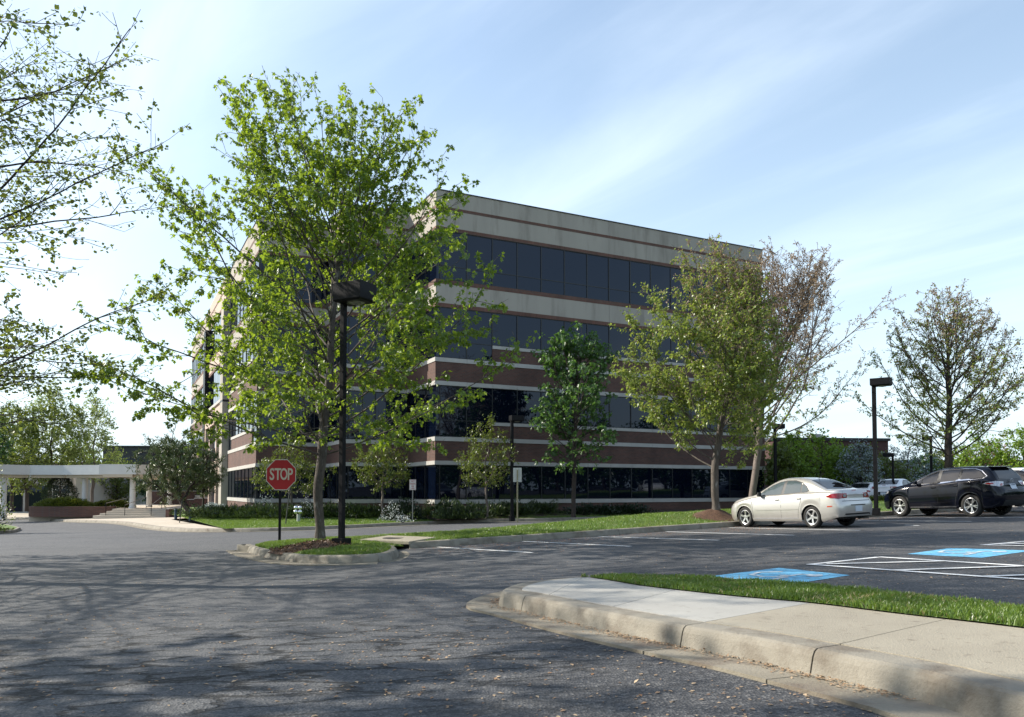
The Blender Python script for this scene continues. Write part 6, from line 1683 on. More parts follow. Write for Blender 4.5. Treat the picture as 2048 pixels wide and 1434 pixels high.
    if detail:
        for dline in doors: line_patch('door_seam', dline, 0.009, 'plastic', 0.002)
        line_patch('rub_strip', strip, 0.03, paint if sed else 'chrome', 0.012)
        if sed: line_patch('sill_line', [(0.93, 0.275), (-0.83, 0.285)], 0.02, 'clearlight', 0.004)
        line_patch('belt_seam', [(0.95, doors[0][0][1] - 0.0), (-0.98, doors[2][0][1])], 0.006, 'plastic', 0.001) if False else None
        for hx, hz in hands:
            for sg in (1, -1):
                h, nrm, *_ = bvh.ray_cast(Vector((hx, 2 * sg, hz)), Vector((0, -sg, 0)))
                mb = MB(); mb.cbox((hx, h.y + sg * 0.022, hz), 0.17, 0.02, 0.026); mb.cbox((hx - 0.07, h.y + sg * 0.01, hz), 0.02, 0.03, 0.022); mb.cbox((hx + 0.07, h.y + sg * 0.01, hz), 0.02, 0.03, 0.022); mb.build('door_handle', M[paint], root, bevel=0.006)
                patch_o = dict(S); patch_o['both'] = False
                if sg < 0: patch_o.update(O=(0, -2, 0), D=(0, 1, 0))
                patch('handle_cup', [(hx - 0.06, hz - 0.03), (hx - 0.06, hz + 0.02), (hx + 0.06, hz + 0.02), (hx + 0.06, hz - 0.03)], m='plastic', off=0.002, **patch_o)
    for sg in (1, -1):
        h, nrm, *_ = bvh.ray_cast(Vector((mirror[0], 2 * sg, mirror[1] - 0.05)), Vector((0, -sg, 0)))
        mb = MB(); y = h.y + sg * 0.05
        mb.add([(mirror[0] - 0.05, y, mirror[1] - 0.05), (mirror[0] + 0.06, y, mirror[1] - 0.04), (mirror[0] + 0.04, y, mirror[1] + 0.08), (mirror[0] - 0.05, y, mirror[1] + 0.09),
                (mirror[0] - 0.07, y + sg * 0.16, mirror[1] - 0.04), (mirror[0] + 0.02, y + sg * 0.15, mirror[1] - 0.03), (mirror[0] + 0.0, y + sg * 0.15, mirror[1] + 0.07), (mirror[0] - 0.07, y + sg * 0.16, mirror[1] + 0.08)],
               [(0, 1, 2, 3), (4, 5, 6, 7), (0, 1, 5, 4), (1, 2, 6, 5), (2, 3, 7, 6), (3, 0, 4, 7)])
        mb.cbox((mirror[0], h.y + sg * 0.02, mirror[1] - 0.03), 0.06, 0.08, 0.03)
        mb.build('mirror', M['plastic' if sed else paint], root, bevel=0.015)
    # underside and wheel housings
    mb = MB(); mb.cbox((0, 0, SILL + 0.22), 2 * L2 - 0.5, 1.16 if sed else 1.26, 0.34); mb.cbox(((WX[0] + WX[1]) / 2, 0, SILL + 0.14), WX[0] - WX[1] - 2 * AR - 0.05, 2 * HW - 0.16, 0.2); mb.build('underbody', M['plastic'], root)
    mb = MB(); mb.tube([(-L2 + 0.02, -0.5, SILL + 0.06), (-L2 + 0.3, -0.5, SILL + 0.05)], 0.03, 10, cap=False); mb.build('exhaust', M['galv'], root)
    for w in WX:
        for sg in (1, -1):
            mb = MB(); n_ = 20
            for i in range(n_):
                a0, a1 = math.pi * i / n_, math.pi * (i + 1) / n_
                v = [(w + (AR - 0.004) * math.cos(a), sg * y, R + (AR - 0.004) * math.sin(a)) for a in (a0, a1) for y in (0.55, HW - 0.03)]
                mb.add(v, [(0, 1, 3, 2)])
            mb.build('wheel_housing', M['plastic'], root, fix=False)
    sty = (5, True) if sed else (5, False)
    wd = 0.2 if sed else 0.235
    proto = None
    for w in WX:
        for sg in (1, -1):
            if proto is None:
                ty, rm, dk = wheel(R, RR, wd, sty, 'alloy')
                wo_ = empty('wheel', (w, sg * (HW - wd / 2 - 0.035), R), parent=root)
                ty.build('tyre', M['rubber'], wo_, smooth_=True); rm.build('rim', M['alloy'], wo_, fix=True); dk.build('brake_disc', M['plastic'], wo_)
                proto = wo_
            else:
                c = copy_tree(proto, root); c.location = (w, sg * (HW - wd / 2 - 0.035), R); c.rotation_euler = (0, 0.35 * w, math.pi if sg < 0 else 0)
    if sed:
        mb = MB(); mb.tube([(-0.95, 0.0, 1.40), (-1.02, 0, 1.46)], 0.008, 6); mb.tube([(-1.02, 0, 1.46), (-1.12, 0, 1.56)], 0.004, 5); mb.build('aerial', M['plastic'], root)
        pts = [(-2.205, 0.085 * math.cos(t), 0.885 + 0.055 * math.sin(t)) for t in [2 * math.pi * i / 20 for i in range(21)]]
        mb = MB(); mb.tube(pts, 0.006, 5, cap=False)
        mb.tube([(-2.21, -0.075, 0.91), (-2.212, -0.03, 0.905), (-2.214, 0, 0.875), (-2.212, 0.03, 0.905), (-2.21, 0.075, 0.91)], 0.007, 5); e_ = mb.build('tail_emblem', M['alloy'], root)
        e_.location.x = 0.03
    else:
        for yy in (-0.58, 0.58): pass
        mb = MB(); mb.box((-2.02, -0.52, 1.565), (0.22, 0, 0.015), (0, 1.04, 0), (0, 0, 0.03)); mb.build('spoiler', M[paint], root, bevel=0.01)
        mb = MB(); mb.tube([(-2.12, 0.02, 1.24), (-2.1, -0.25, 1.30)], 0.009, 6); mb.build('rear_wiper', M['plastic'], root)
        pts = [(-2.262, 0.08 * math.cos(t), 1.13 + 0.05 * math.sin(t)) for t in [2 * math.pi * i / 20 for i in range(21)]]
        mb = MB(); mb.tube(pts, 0.006, 5, cap=False); mb.tube([(-2.265, -0.07, 1.15), (-2.267, 0, 1.12), (-2.265, 0.07, 1.15)], 0.007, 5); mb.build('tail_emblem', M['alloy'], root)
        mb = MB(); mb.add([(-1.3, -0.0, 1.635), (-1.42, 0.03, 1.63), (-1.42, -0.03, 1.63), (-1.43, 0, 1.70)], [(0, 1, 3), (0, 3, 2), (1, 2, 3)]); mb.build('roof_aerial', M[paint], root)
    return root, WX, HW
def place_car(root, A, heading, WX, HW, k=0.95):
    """A = contact point of the left front wheel; heading = unit vector forwards"""
    h = Vector((heading[0], heading[1], 0)).normalized(); left = Vector((-h.y, h.x, 0))
    c = Vector((A[0], A[1], 0)) - h * WX[0] * k - left * (HW - 0.13) * k
    e = 0.8
    def g(v): return Vector((v.x, v.y, G(v.x, v.y)))
    f = (g(c + h * e) - g(c - h * e)).normalized(); l = (g(c + left * e) - g(c - left * e)); l = (l - f * l.dot(f)).normalized(); up = f.cross(l)
    mtx = Matrix((f, l, up)).transposed().to_4x4(); mtx.translation = g(c)
    root.matrix_world = mtx @ Matrix.Diagonal((k, k, k * 1.06, 1))
    root.rotation_mode = 'XYZ'
A = gp(1495, 1054); B = gp(1628.6, 1056.2)
hd = (Vector((A.x, A.y)) - Vector((B.x, B.y)))

car, WX_, HW_ = make_car('sedan', 'champagne', 'carglass', 'champagne silver saloon car parked nose to the kerb beside the spreading tree')
place_car(car, A, Vector((-0.50, 0.866)), WX_, HW_, 0.88)
A2 = gp(1803, 1033.2); B2 = gp(1952, 1031.8)
hd2 = (Vector((A2.x, A2.y)) - Vector((B2.x, B2.y)))

suv, WX2, HW2 = make_car('suv', 'blackpaint', 'darkglass', 'black SUV with chrome window line parked at the right under the round topped tree')
hd2 = Vector((-0.45, 0.893)); place_car(suv, A2, hd2, WX2, HW2, 0.885)
wc, WX3, HW3 = make_car('sedan', 'whitepaint', 'darkglass', 'white saloon car cut off by the right edge next to the black SUV', group=None, detail=True)
rt_ = hd2.normalized(); lf_ = Vector((-rt_.y, rt_.x))
pA = Vector((A2.x, A2.y)) - lf_ * 2.9 - rt_ * 0.25
place_car(wc, pA, hd2, WX3, HW3)
for i, (px, Y, rz, lab) in enumerate([(1795, 47, 0.75, 'white saloon car parked far behind the nose of the black SUV'), (1757, 54, 0.8, 'white parked car far behind the right lamp post'), (1738, 47.5, 0.75, 'second far white car left of the right lamp post'), (None, (31.0, 36.2), 2.5, 'white car parked beyond the right edge, mirrored in the ground floor windows')]):
    c = copy_tree(wc)
    x, y = (XatY(px, Y), Y) if px else Y
    c.matrix_world = Matrix.Translation((x, y, G(x, y))) @ Matrix.Rotation(rz, 4, 'Z') @ Matrix.Scale(0.95, 4)
    c['label'] = lab
# ================================================================== STREET FURNITURE
def lamp(base, top_z, head_h, pole_w, head, yaw, label, group='shoebox street lamps', foot=0.22, foot_h=0.13):
    r = empty('street_lamp', base, yaw, label, 'street lamp', group)
    H_ = top_z - base[2]
    mb = MB(); w = pole_w / 2; mb.box((-w, -w, foot_h), (2 * w, 0, 0), (0, 2 * w, 0), (0, 0, H_ - foot_h - head_h * 0.3)); mb.build('pole', M['black'], r, bevel=w * 0.15)
    mb = MB(); mb.box((-foot / 2, -foot / 2, -0.12), (foot, 0, 0), (0, foot, 0), (0, 0, foot_h + 0.12)); mb.build('base', M['black'], r, bevel=0.008)
    lx, ly = head
    mb = MB(); x0 = -w - 0.02
    z1 = H_; z0 = H_ - head_h
    i = 0.04
    mb.add([(x0 + i, -ly / 2 + i, z0), (x0 + lx - i, -ly / 2 + i, z0), (x0 + lx - i, ly / 2 - i, z0), (x0 + i, ly / 2 - i, z0), (x0, -ly / 2, z0 + 0.035), (x0 + lx, -ly / 2, z0 + 0.035), (x0 + lx, ly / 2, z0 + 0.035), (x0, ly / 2, z0 + 0.035), (x0, -ly / 2, z1), (x0 + lx, -ly / 2, z1), (x0 + lx, ly / 2, z1), (x0, ly / 2, z1)],
           [(0, 3, 2, 1)] + [(a, (a + 1) % 4, 4 + (a + 1) % 4, 4 + a) for a in range(4)] + [(4 + a, 4 + (a + 1) % 4, 8 + (a + 1) % 4, 8 + a) for a in range(4)] + [(8, 9, 10, 11)])
    mb.build('head', M['black'], r, bevel=0.006)
    mb = MB(); mb.lathe([(0.0, -0.035), (ly * 0.26, -0.02), (ly * 0.34, -0.002)], 24, off=(x0 + lx * 0.56, 0, z0)); mb.build('lens', M['lens'], r)
    return r
b = gp(683, 1096, KH); b.z = med_h(b.x, b.y) - 0.02; Yl = b.y
top = atY(690, 571, Yl - 0.05)
kl = Yl / 12.6
lamp(b, top.z, 0.30 * kl, 0.080 * kl, (0.56 * kl, 0.42 * kl), math.radians(-28), 'tall black square street lamp on the kerb island beside the big maple', foot=0.22 * kl, foot_h=0.13 * kl)
Y = 26.3; b = Vector((XatY(1751, Y), Y, 0)); b.z = med_h(b.x, b.y) - 0.02
lamp(b, zt(758, Y), 0.26, 0.12, (0.62, 0.42), math.radians(-38), 'black street lamp right of the silver car against the pale sky')
Y = 37.0; b = LMh(1024, Y)
lamp(b, zt(831, Y), 0.28, 0.13, (0.62, 0.42), math.radians(20), 'slim black lamp standing before the wall behind the blank white sign')
Y = 44; b = Vector((XatY(1551, Y), Y, G(XatY(1551, Y), Y))); lamp(b, zt(848, Y), 0.28, 0.14, (0.6, 0.42), 0.1, 'black lamp among the trees at the right building end')
Y = 46; b = Vector((XatY(1786, Y), Y, G(XatY(1786, Y), Y))); lamp(b, zt(906, Y), 0.22, 0.12, (0.6, 0.42), 2.6, 'small distant lamp right of the pale blossoming tree')
Y = 50; b = Vector((XatY(1863, Y), Y, G(XatY(1863, Y), Y))); lamp(b, zt(872, Y), 0.24, 0.16, (0.6, 0.42), 2.6, 'distant dark lamp left of the trunk above the black SUV')
Y = 60; b = Vector((XatY(1907, Y), Y, G(XatY(1907, Y), Y))); lamp(b, zt(916, Y), 0.2, 0.12, (0.6, 0.42), 2.6, 'smallest distant lamp just right of the trunk above the black SUV')

def text_mesh(s, size, m, name, parent, loc, rot, sx=1.0, bold=0.0, extrude=0.002, align='CENTER', sp=1.0):
    cu = bpy.data.curves.new(name, 'FONT'); cu.body = s; cu.size = size; cu.align_x = align; cu.align_y = 'CENTER'; cu.extrude = extrude; cu.offset = bold; cu.resolution_u = 3; cu.space_character = sp
    t = bpy.data.objects.new('tmp', cu); col.objects.link(t)
    dep = bpy.context.evaluated_depsgraph_get(); me = bpy.data.meshes.new_from_object(t.evaluated_get(dep)); me.name = name
    bpy.data.objects.remove(t); me.materials.clear(); me.materials.append(m)
    o = link(name, me, parent); o.location = loc; o.rotation_euler = rot; o.scale = (sx, 1, 1); return o
# --- stop sign: plate faces the lane (local -y)
b = gp(558.5, 1078.5, KH + 0.02); Ys = b.y; b.z = med_h(b.x, b.y) - 0.02
ctr = atY(563.3, 949.5, Ys - 0.03); R8 = 61.5 / F * Ys / 2
s_ = empty('stop_sign', b, math.radians(-6), 'red octagonal stop sign on a dark post at the left end of the kerb island', 'stop sign')
lc = Vector((0.045, -0.035, ctr.z - b.z))
def octa(r, y, m, name):
    rr = r / math.cos(math.pi / 8)
    pts = [(lc.x + rr * math.cos(math.pi / 8 + i * math.pi / 4), lc.z + rr * math.sin(math.pi / 8 + i * math.pi / 4)) for i in range(8)]
    mb = MB(); th = 0.003
    mb.add([(p[0], y, p[1]) for p in pts] + [(p[0], y - th, p[1]) for p in pts], [tuple(range(8)), tuple(range(15, 7, -1))] + [(i, (i + 1) % 8, 8 + (i + 1) % 8, 8 + i) for i in range(8)])
    return mb.build(name, m, s_)
octa(R8, lc.y, M['signwhite'], 'white_border'); octa(R8 * 0.955, lc.y - 0.004, M['signred'], 'red_plate')
M['signletter'] = mat('sign_letter', (0.62, 0.56, 0.45), (0.55, 0.50, 0.40), 6, 0.5)
cu = None
for ch, xx in (('S', -0.62), ('T', -0.215), ('O', 0.2), ('P', 0.62)):
    text_mesh(ch, R8 * 1.06, M['signletter'], 'letter_' + ch.lower(), s_, (lc.x + xx * R8 * 0.98, lc.y - 0.010, lc.z - 0.0), (math.pi / 2, 0, 0), sx=0.70 if ch != 'O' else 0.60, bold=R8 * 0.018)
def upost(name, root, h, w=0.055, m='bronze', lean=(0, 0)):
    mb = MB(); t = 0.012
    lx, ly = lean
    mb.box((-w / 2, 0, -0.1), (w, 0, 0), (0, t, 0), (lx, ly, h + 0.1)); mb.box((-w / 2, t + .0005, -0.1), (t, 0, 0), (0, 0.028, 0), (lx, ly, h + 0.1)); mb.box((w / 2 - t, t + .0005, -0.1), (t, 0, 0), (0, 0.028, 0), (lx, ly, h + 0.1))
    return tag(mb.build(name, M[m], root))
upost('post', s_, lc.z + R8 * 0.6, 0.062, 'black')
# --- no parking sign
b = LMh(825, 26.9); b = gp(825, 1043.5, 0, fn=lawn_h); Yp = b.y
n_ = empty('no_parking_sign', b, math.radians(4), 'small white no parking fire lane sign with red letters on a thin post', 'parking sign')
z1 = atY(825, 959, Yp).z - b.z; z0 = atY(825, 980, Yp).z - b.z; w = 13.2 / F * Yp
mb = MB(); mb.box((-w / 2, -0.012, z0), (w, 0, 0), (0, 0.004, 0), (0, 0, z1 - z0)); mb.build('plate', M['signwhite'], n_)
hh = z1 - z0
M['inkred'] = mat('ink_red', (0.40, 0.03, 0.03), rough=0.5)
for s, fz, sz, sx in (('NO', 0.83, 0.27, 0.9), ('PARKING', 0.58, 0.24, 0.5), ('FIRE', 0.35, 0.19, 0.8), ('LANE', 0.15, 0.19, 0.8)):
    text_mesh(s, hh * sz, M['inkred'], 'lettering', n_, (0, -0.015, z0 + hh * fz), (math.pi / 2, 0, 0), sx=sx, bold=0.001)
mb = MB(); bw = 0.008
for (a_, c_, e_, f_) in ((-w / 2 + .01, z0 + .01, w - .02, bw), (-w / 2 + .01, z1 - .01 - bw, w - .02, bw), (-w / 2 + .01, z0 + .02, bw, hh - .04), (w / 2 - .01 - bw, z0 + .02, bw, hh - .04)):
    mb.box((a_, -0.0135, c_), (e_, 0, 0), (0, 0.001, 0), (0, 0, f_))
mb.build('red_border', M['inkred'], n_)
upost('post', n_, z0 + 0.1, 0.05, 'galv')
# --- blank sign back on the median
b = gp(1035, 1041, KH + 0.1); Yp = b.y; b.z = med_h(b.x, b.y) - 0.02
n_ = empty('parking_sign', b, math.radians(3), 'blank white back of a sign on a pale post in the median grass', 'sign')
z1 = atY(1035, 935.5, Yp).z - b.z; z0 = atY(1035, 964, Yp).z - b.z; w = 17 / F * Yp
mb = MB(); mb.box((-w / 2, 0.045, z0), (w, 0, 0), (0, 0.004, 0), (0, 0, z1 - z0)); mb.build('plate', M['signback'], n_, bevel=0.001)
mb = MB()
for zz in (z0 + 0.06, z1 - 0.06): mb.cbox((0, -0.004, zz), 0.02, 0.012, 0.02)
mb.build('bolts', M['chrome'], n_)['kind'] = 'stuff'
M['tanpost'] = mat('tan_post', (0.30, 0.27, 0.17), (0.22, 0.20, 0.12), 8, 0.6)
upost('post', n_, z1 - 0.04, 0.05, 'tanpost')
# --- two leaning dark stakes
for px, py, px2, py2, lab in ((571, 1049, 581, 968, 'leaning dark post on the lawn right behind the stop sign'), (359.5, 1042, 366.5, 984, 'leaning dark post between the two blue bollards')):
    b = gp(px, py, 0, fn=lawn_h); t = atY(px2, py2, b.y)
    n_ = empty('leaning_post', b, 0.9, lab, 'post')
    mb = MB(); mb.tube([(0, 0, -0.1), (0, 0, t.z - b.z)], 0.028, 6); o = mb.build('stake', M['bronze'], n_)
    mb = MB(); mb.box((-0.01, -0.16, t.z - b.z - 0.40), (0.004, 0, 0), (0, 0.3, 0), (0, 0, 0.40)); mb.build('plate', M['redmetal'], n_)
    n_.rotation_euler = (0, math.atan2(t.x - b.x, t.z - b.z), 0)
    for ch in n_.children:
        if ch.name.startswith('plate'): ch.rotation_euler = (0, 0, 0.25)
# --- standpipe with four polished caps
b = gp(597, 1043, 0, fn=lawn_h); Yh = b.y; sc_ = Yh / F
n_ = empty('standpipe', b, 0.1, 'fire department standpipe with four polished silver caps on the lawn', 'standpipe')
mb = MB(); mb.lathe([(3.6 * sc_, -0.05), (3.6 * sc_, 14 * sc_), (3.2 * sc_, 15 * sc_), (0, 15.2 * sc_)], 16); mb.build('post', M['hydrant'], n_)
mb = MB(); mb.lathe([(2.8 * sc_, 14 * sc_), (4.0 * sc_, 16 * sc_), (4.2 * sc_, 31 * sc_), (3.0 * sc_, 33 * sc_), (0, 33.6 * sc_)], 16); mb.build('body', M['iron'], n_, smooth_=False)
for dx, dz in ((-4.2, 27.5), (4.0, 27.5), (-4.4, 19.5), (4.0, 19.5)):
    mb = MB(); r = 4.2 * sc_
    mb.lathe([(r * 0.7, -0.02), (r, -0.04), (r, -0.09), (r * 0.86, -0.115), (r * 0.5, -0.135), (0.0, -0.14)], 18, axis='y', off=(dx * sc_, -3 * sc_, dz * sc_)); mb.build('cap', M['chrome'], n_, smooth_=True)

# ================================================================== PAINTED MARKINGS (thin sheets on the road)
def stripe(pts, w, m='white', name='stall_line', h=0.005, parent=None, kind='structure'):
    P = evenly([Vector(p[:2]) for p in pts], 0.3)
    rows = []
    for i, p in enumerate(P):
        d = (P[min(i + 1, len(P) - 1)] - P[max(i - 1, 0)]).normalized(); n = Vector((-d.y, d.x)) * w / 2
        rows.append([(p.x + n.x, p.y + n.y, G(p.x + n.x, p.y + n.y) + h), (p.x - n.x, p.y - n.y, G(p.x - n.x, p.y - n.y) + h)])
    o = strip_mesh(name, rows, M[m], parent, caps=False)
    if kind and parent is None: tag(o, kind=kind)
    return o
mk_ = empty('parking_lines', kind='structure')
for a_, b_ in [((875, 1094.3), (1066, 1105.6)), ((1045, 1082.8), (1262, 1093)), ((1197, 1073.2), (1438, 1080.8)), ((1332, 1063.6), (1588.5, 1070.8)), ((1459, 1055.6), (1720, 1061)), ((1716, 1041), (1942, 1043)), ((1810, 1050.3), (1838, 1051.3)), ((1764, 1036), (2060, 1034.8))]:
    stripe([gp(*a_), gp(*b_)], 0.095, parent=mk_)
def quad(px, m, name, h=0.004):
    P = [gp(*q) for q in px]; n = 6; v = []
    for i in range(n + 1):
        for j in range(n + 1):
            s, t = i / n, j / n
            p = P[0] * (1 - s) * (1 - t) + P[1] * s * (1 - t) + P[2] * s * t + P[3] * (1 - s) * t
            v.append((p.x, p.y, G(p.x, p.y) + h))
    f = [(i * (n + 1) + j, (i + 1) * (n + 1) + j, (i + 1) * (n + 1) + j + 1, i * (n + 1) + j + 1) for i in range(n) for j in range(n)]
    return link(name, mesh(name, v, f, M[m]), mk_), P
SQ = [[(1422, 1152.7), (1558, 1136), (1700.6, 1150.8), (1571, 1170.7)], [(1814.5, 1108.4), (1900, 1096.4), (2066, 1101.5), (1963, 1116)]]
M['whitefade'] = mat('worn_white', (0.62, 0.64, 0.62), (0.38, 0.45, 0.50), 12, 0.7, c3=(0.08, 0.32, 0.52), s3=18, f3=(0.52, 0.66))
for sq in SQ:
    o, P = quad(sq, 'blue', 'blue_square')
    # frame of the square: P0 left, P1 far, P2 right, P3 near. symbol upright runs from the near side (P3-P2) up to the far left
    def sp_(u, v, P=P):
        """u across (0..1 along P0->P1), v along (0..1 along P0->P3)"""
        p = P[0] * (1 - u) * (1 - v) + P[1] * u * (1 - v) + P[2] * u * v + P[3] * (1 - u) * v
        return Vector((p.x, p.y))
    ctr_ = lambda x, y: sp_(0.5 + x, 0.5 + y)
    wheel_ = [ctr_(0.02 + 0.23 * math.cos(t), -0.10 + 0.25 * math.sin(t)) for t in [math.radians(-20 - 235 * i / 16) for i in range(17)]]
    stripe(wheel_, 0.075, 'whitefade', 'wheel_arc', 0.009, mk_)
    stripe([ctr_(-0.30, 0.16), ctr_(-0.05, 0.14), ctr_(0.02, 0.02)], 0.085, 'whitefade', 'symbol_body', 0.009, mk_)
    stripe([ctr_(-0.02, 0.10), ctr_(0.20, 0.10), ctr_(0.30, 0.30)], 0.085, 'whitefade', 'symbol_leg', 0.009, mk_)
    stripe([ctr_(0.02, -0.02), ctr_(0.02, 0.10)], 0.1, 'whitefade', 'symbol_torso', 0.009, mk_)
    hc = ctr_(0.20, 0.28); 
    v = [(hc.x + 0.1 * math.cos(t), hc.y + 0.1 * math.sin(t)) for t in [2 * math.pi * i / 14 for i in range(14)]]
    link('symbol_head', mesh('symbol_head', [(a, c, G(a, c) + 0.009) for a, c in v], [tuple(range(14))], M['whitefade']), mk_)
def ls(a_, b_, w=0.10, h=0.006): stripe([gp(*a_), gp(*b_)], w, parent=mk_, h=h)
ls((1617, 1129.6), (1757.6, 1114.6), h=0.006); ls((1757.6, 1114.6), (2110, 1136.5), h=0.008); ls((1617, 1129.6), (2110, 1164.5), h=0.010)
ls((1653, 1129.2), (1890.5, 1123.3), h=0.012); ls((1785, 1142.2), (2055, 1133.4), h=0.014); ls((1968, 1154.5), (2130, 1148.5), h=0.012)
ls((1963, 1090.7), (2075, 1081), h=0.006); ls((1963, 1090.7), (2110, 1094), h=0.010); ls((2000, 1089.6), (2110, 1086), h=0.012)

# ================================================================== GRASS BLADES AND LITTER
def blades(name, polys_tris, hfn, n, size, seed, m='grass', dens=None, lean=0.35):
    rng = np.random.default_rng(seed)
    vs_, fs_ = polys_tris
    T3 = np.array([[vs_[i][:2] for i in f[:3]] for f in fs_])
    ar = np.abs(np.cross(T3[:, 1] - T3[:, 0], T3[:, 2] - T3[:, 0])) / 2
    if dens is not None: ar = ar * np.array([dens(*t.mean(0)) for t in T3])
    idx = rng.choice(len(T3), n, p=ar / ar.sum())
    u, v = rng.uniform(0, 1, (2, n)); m_ = u + v > 1; u[m_] = 1 - u[m_]; v[m_] = 1 - v[m_]
    p = T3[idx, 0] + (T3[idx, 1] - T3[idx, 0]) * u[:, None] + (T3[idx, 2] - T3[idx, 0]) * v[:, None]
    hv = np.array([hfn(q[0], q[1]) for q in vs_]); HT = np.array([[hv[i] for i in f[:3]] for f in fs_])
    z = HT[idx, 0] + (HT[idx, 1] - HT[idx, 0]) * u + (HT[idx, 2] - HT[idx, 0]) * v - 0.004
    # patchiness from a noise field: height and colour
    nz = np.array([noise.noise(Vector((a * 1.7, b_ * 1.7, seed))) for a, b_ in p]); nz2 = np.array([noise.noise(Vector((a * 6, b_ * 6, seed))) for a, b_ in p])
    k = size * (0.75 + 0.35 * nz + 0.25 * nz2) * rng.uniform(0.6, 1.3, n)
    a = rng.uniform(0, 2 * math.pi, n); w = 0.0045 * (size / 0.05) ** 0.6 * rng.uniform(0.7, 1.4, n)
    sx, sy = np.cos(a) * w, np.sin(a) * w
    ln = rng.normal(0, lean, (n, 2)) * k[:, None]
    base = np.column_stack([p, z])
    v0 = base + np.column_stack([sx, sy, np.zeros(n)]); v1 = base - np.column_stack([sx, sy, np.zeros(n)])
    v2 = base + np.column_stack([ln * 0.4, k * 0.6]) + np.column_stack([sx, sy, np.zeros(n)]) * 0.7
    v3 = base + np.column_stack([ln * 0.4, k * 0.6]) - np.column_stack([sx, sy, np.zeros(n)]) * 0.7
    v4 = base + np.column_stack([ln, k])
    verts = np.stack([v0, v1, v3, v2, v4], 1).reshape(-1, 3)
    b0 = (np.arange(n) * 5)[:, None]
    loops = np.concatenate([b0 + np.array([[0, 1, 2, 3]]), b0 + np.array([[3, 2, 4]])], 1).ravel()
    me = bpy.data.meshes.new(name); me.vertices.add(len(verts)); me.vertices.foreach_set('co', verts.astype(np.float32).ravel())
    me.loops.add(len(loops)); me.loops.foreach_set('vertex_index', loops.astype(np.int32))
    starts = (np.arange(n)[:, None] * 7 + np.array([[0, 4]])).ravel()
    me.polygons.add(2 * n); me.polygons.foreach_set('loop_start', starts.astype(np.int32))
    me.materials.append(LM[m]); at = me.attributes.new('tint', 'FLOAT', 'POINT')
    tv = np.clip(0.5 + nz * 0.6 + rng.normal(0, 0.25, n), 0, 1); at.data.foreach_set('value', np.repeat(tv, 5).astype(np.float32))
    me.update(calc_edges=True)
    return tag(link(name, me), kind='stuff')
# foreground strip: clip to what lies near
st_tris = fill_poly(STRIP, 0.15)
blades('verge_grass', st_tris, strip_h, 60000, 0.055, 1, dens=lambda x, y: 1.0 if y < 9 else 0.8)
dm = lambda x, y: (0.0 if ((x - mc_.x) / 0.85) ** 2 + ((y - mc_.y) / 1.15) ** 2 < 0.9 or in_slab(x, y, 0.1) else 1.0) * (3.0 if y < 21 else 1.0) * (0.25 if x > 9 else 1)
blades('median_grass', MED_TRIS, med_h, 95000, 0.075, 2, dens=dm)
lawn_vis = [p for p in lawn_poly if p.x < 34]
lt = fill_poly(lawn_poly, 0.8)
blades('lawn_grass', lt, lawn_h, 60000, 0.085, 3, dens=lambda x, y: (1.0 if pl_dist(x, y, fk_s) < 5 and x < 8 and y < 44 else 0.0) + 1e-5)

M['straw'] = leafmat('dry_blade', (0.22, 0.19, 0.08), (0.36, 0.31, 0.15), (0.3, 0.26, 0.1), 0.02, 0.3); LM['straw'] = M['straw']
blades('dry_grass', st_tris, strip_h, 5000, 0.05, 11, m='straw', lean=0.8)
blades('dry_grass', MED_TRIS, med_h, 9000, 0.06, 12, m='straw', dens=dm, lean=0.8)

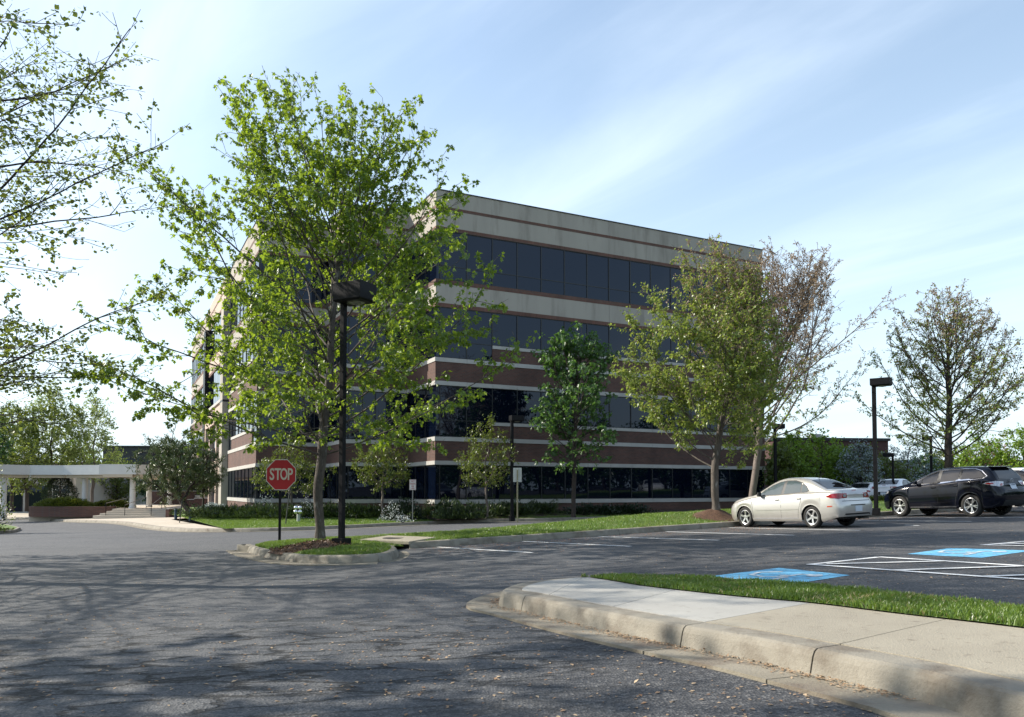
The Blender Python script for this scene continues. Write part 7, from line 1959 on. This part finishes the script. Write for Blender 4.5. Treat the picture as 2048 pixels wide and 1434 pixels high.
def flakes(name, pts, size, seed, m, h, kind='stuff', shape='oval'):
    rng = np.random.default_rng(seed); n = len(pts)
    pos = np.array([(a, b_, h(a, b_) + 0.006) for a, b_ in pts])
    d = rng.normal(0, 1, (n, 3)); d[:, 2] = 0
    return leaf_mesh(rng, name, pos, d * 6, size, shape, m, None, 0.0, 0.15, flat=0.93, sizevar=0.5, kind=kind)
M['seed'] = leafmat('fallen_seed', (0.26, 0.15, 0.085), (0.50, 0.38, 0.25), (0.3, 0.2, 0.1), 0.02, 0.1)
rng = np.random.default_rng(77)
def in_raised(x, y):
    return inside(x, y, outline) or inside(x, y, wall_poly)
wall_poly = [Vector((r[5][0], r[5][1])) for r in sweep(evenly(front_part, 0.25), WPROF, G, 1)] + [Vector((r[5][0], r[5][1])) for r in reversed(sweep(evenly(lotpath[::-1], 0.25), KPROF, G, -1))]
pts = []
while len(pts) < 5200:       # loose on the lane, most of them nearby
    y = 2.6 + 17 * rng.uniform() ** 1.5; x = rng.uniform(-0.75, 0.8) * y
    dens = 0.5 + noise.noise(Vector((x * 0.6, y * 0.6, 2.2))) + 0.25 * smooth((x + 2.5) / 3)
    if rng.uniform() < dens and not in_raised(x, y): pts.append((x, y))
flakes('fallen_seeds', pts, 0.026, 5, M['seed'], lambda a, b_: G(a, b_))
pts = []
kp = evenly(catmull(path_line, 4), 0.2)
while len(pts) < 6500:       # drifts of seeds along the parking side kerb
    i = rng.integers(0, len(kp) - 1); d = (kp[i + 1] - kp[i]).normalized(); nn_ = Vector((d.y, -d.x))
    q = abs(rng.normal(0, 1.5)); p = kp[i] + nn_ * (q + 0.05) + d * rng.uniform(-0.2, 0.2)
    if noise.noise(Vector((p.x * 0.5, p.y * 0.5, 7))) + 0.35 > rng.uniform(): pts.append((p.x, p.y))
M['seed2'] = leafmat('fallen_seed_red', (0.22, 0.10, 0.06), (0.42, 0.24, 0.15), (0.3, 0.2, 0.1), 0.02, 0.1)
flakes('fallen_seeds', pts, 0.036, 6, M['seed2'], lambda a, b_: G(a, b_))
pts = []
gpth = evenly(front_part, 0.1)
while len(pts) < 2600:       # trapped in the gutter of the near kerb
    i = rng.integers(0, len(gpth) - 1); d = (gpth[i + 1] - gpth[i]).normalized(); nn_ = Vector((d.y, -d.x))
    p = gpth[i] + nn_ * (0.03 + abs(rng.normal(0, 0.07))) + d * rng.uniform(-0.1, 0.1)
    if noise.noise(Vector((p.x * 1.5, p.y * 1.5, 1))) + 0.5 > rng.uniform(): pts.append((p.x, p.y))
flakes('fallen_seeds', pts, 0.021, 7, M['seed'], lambda a, b_: G(a, b_) + 0.012)
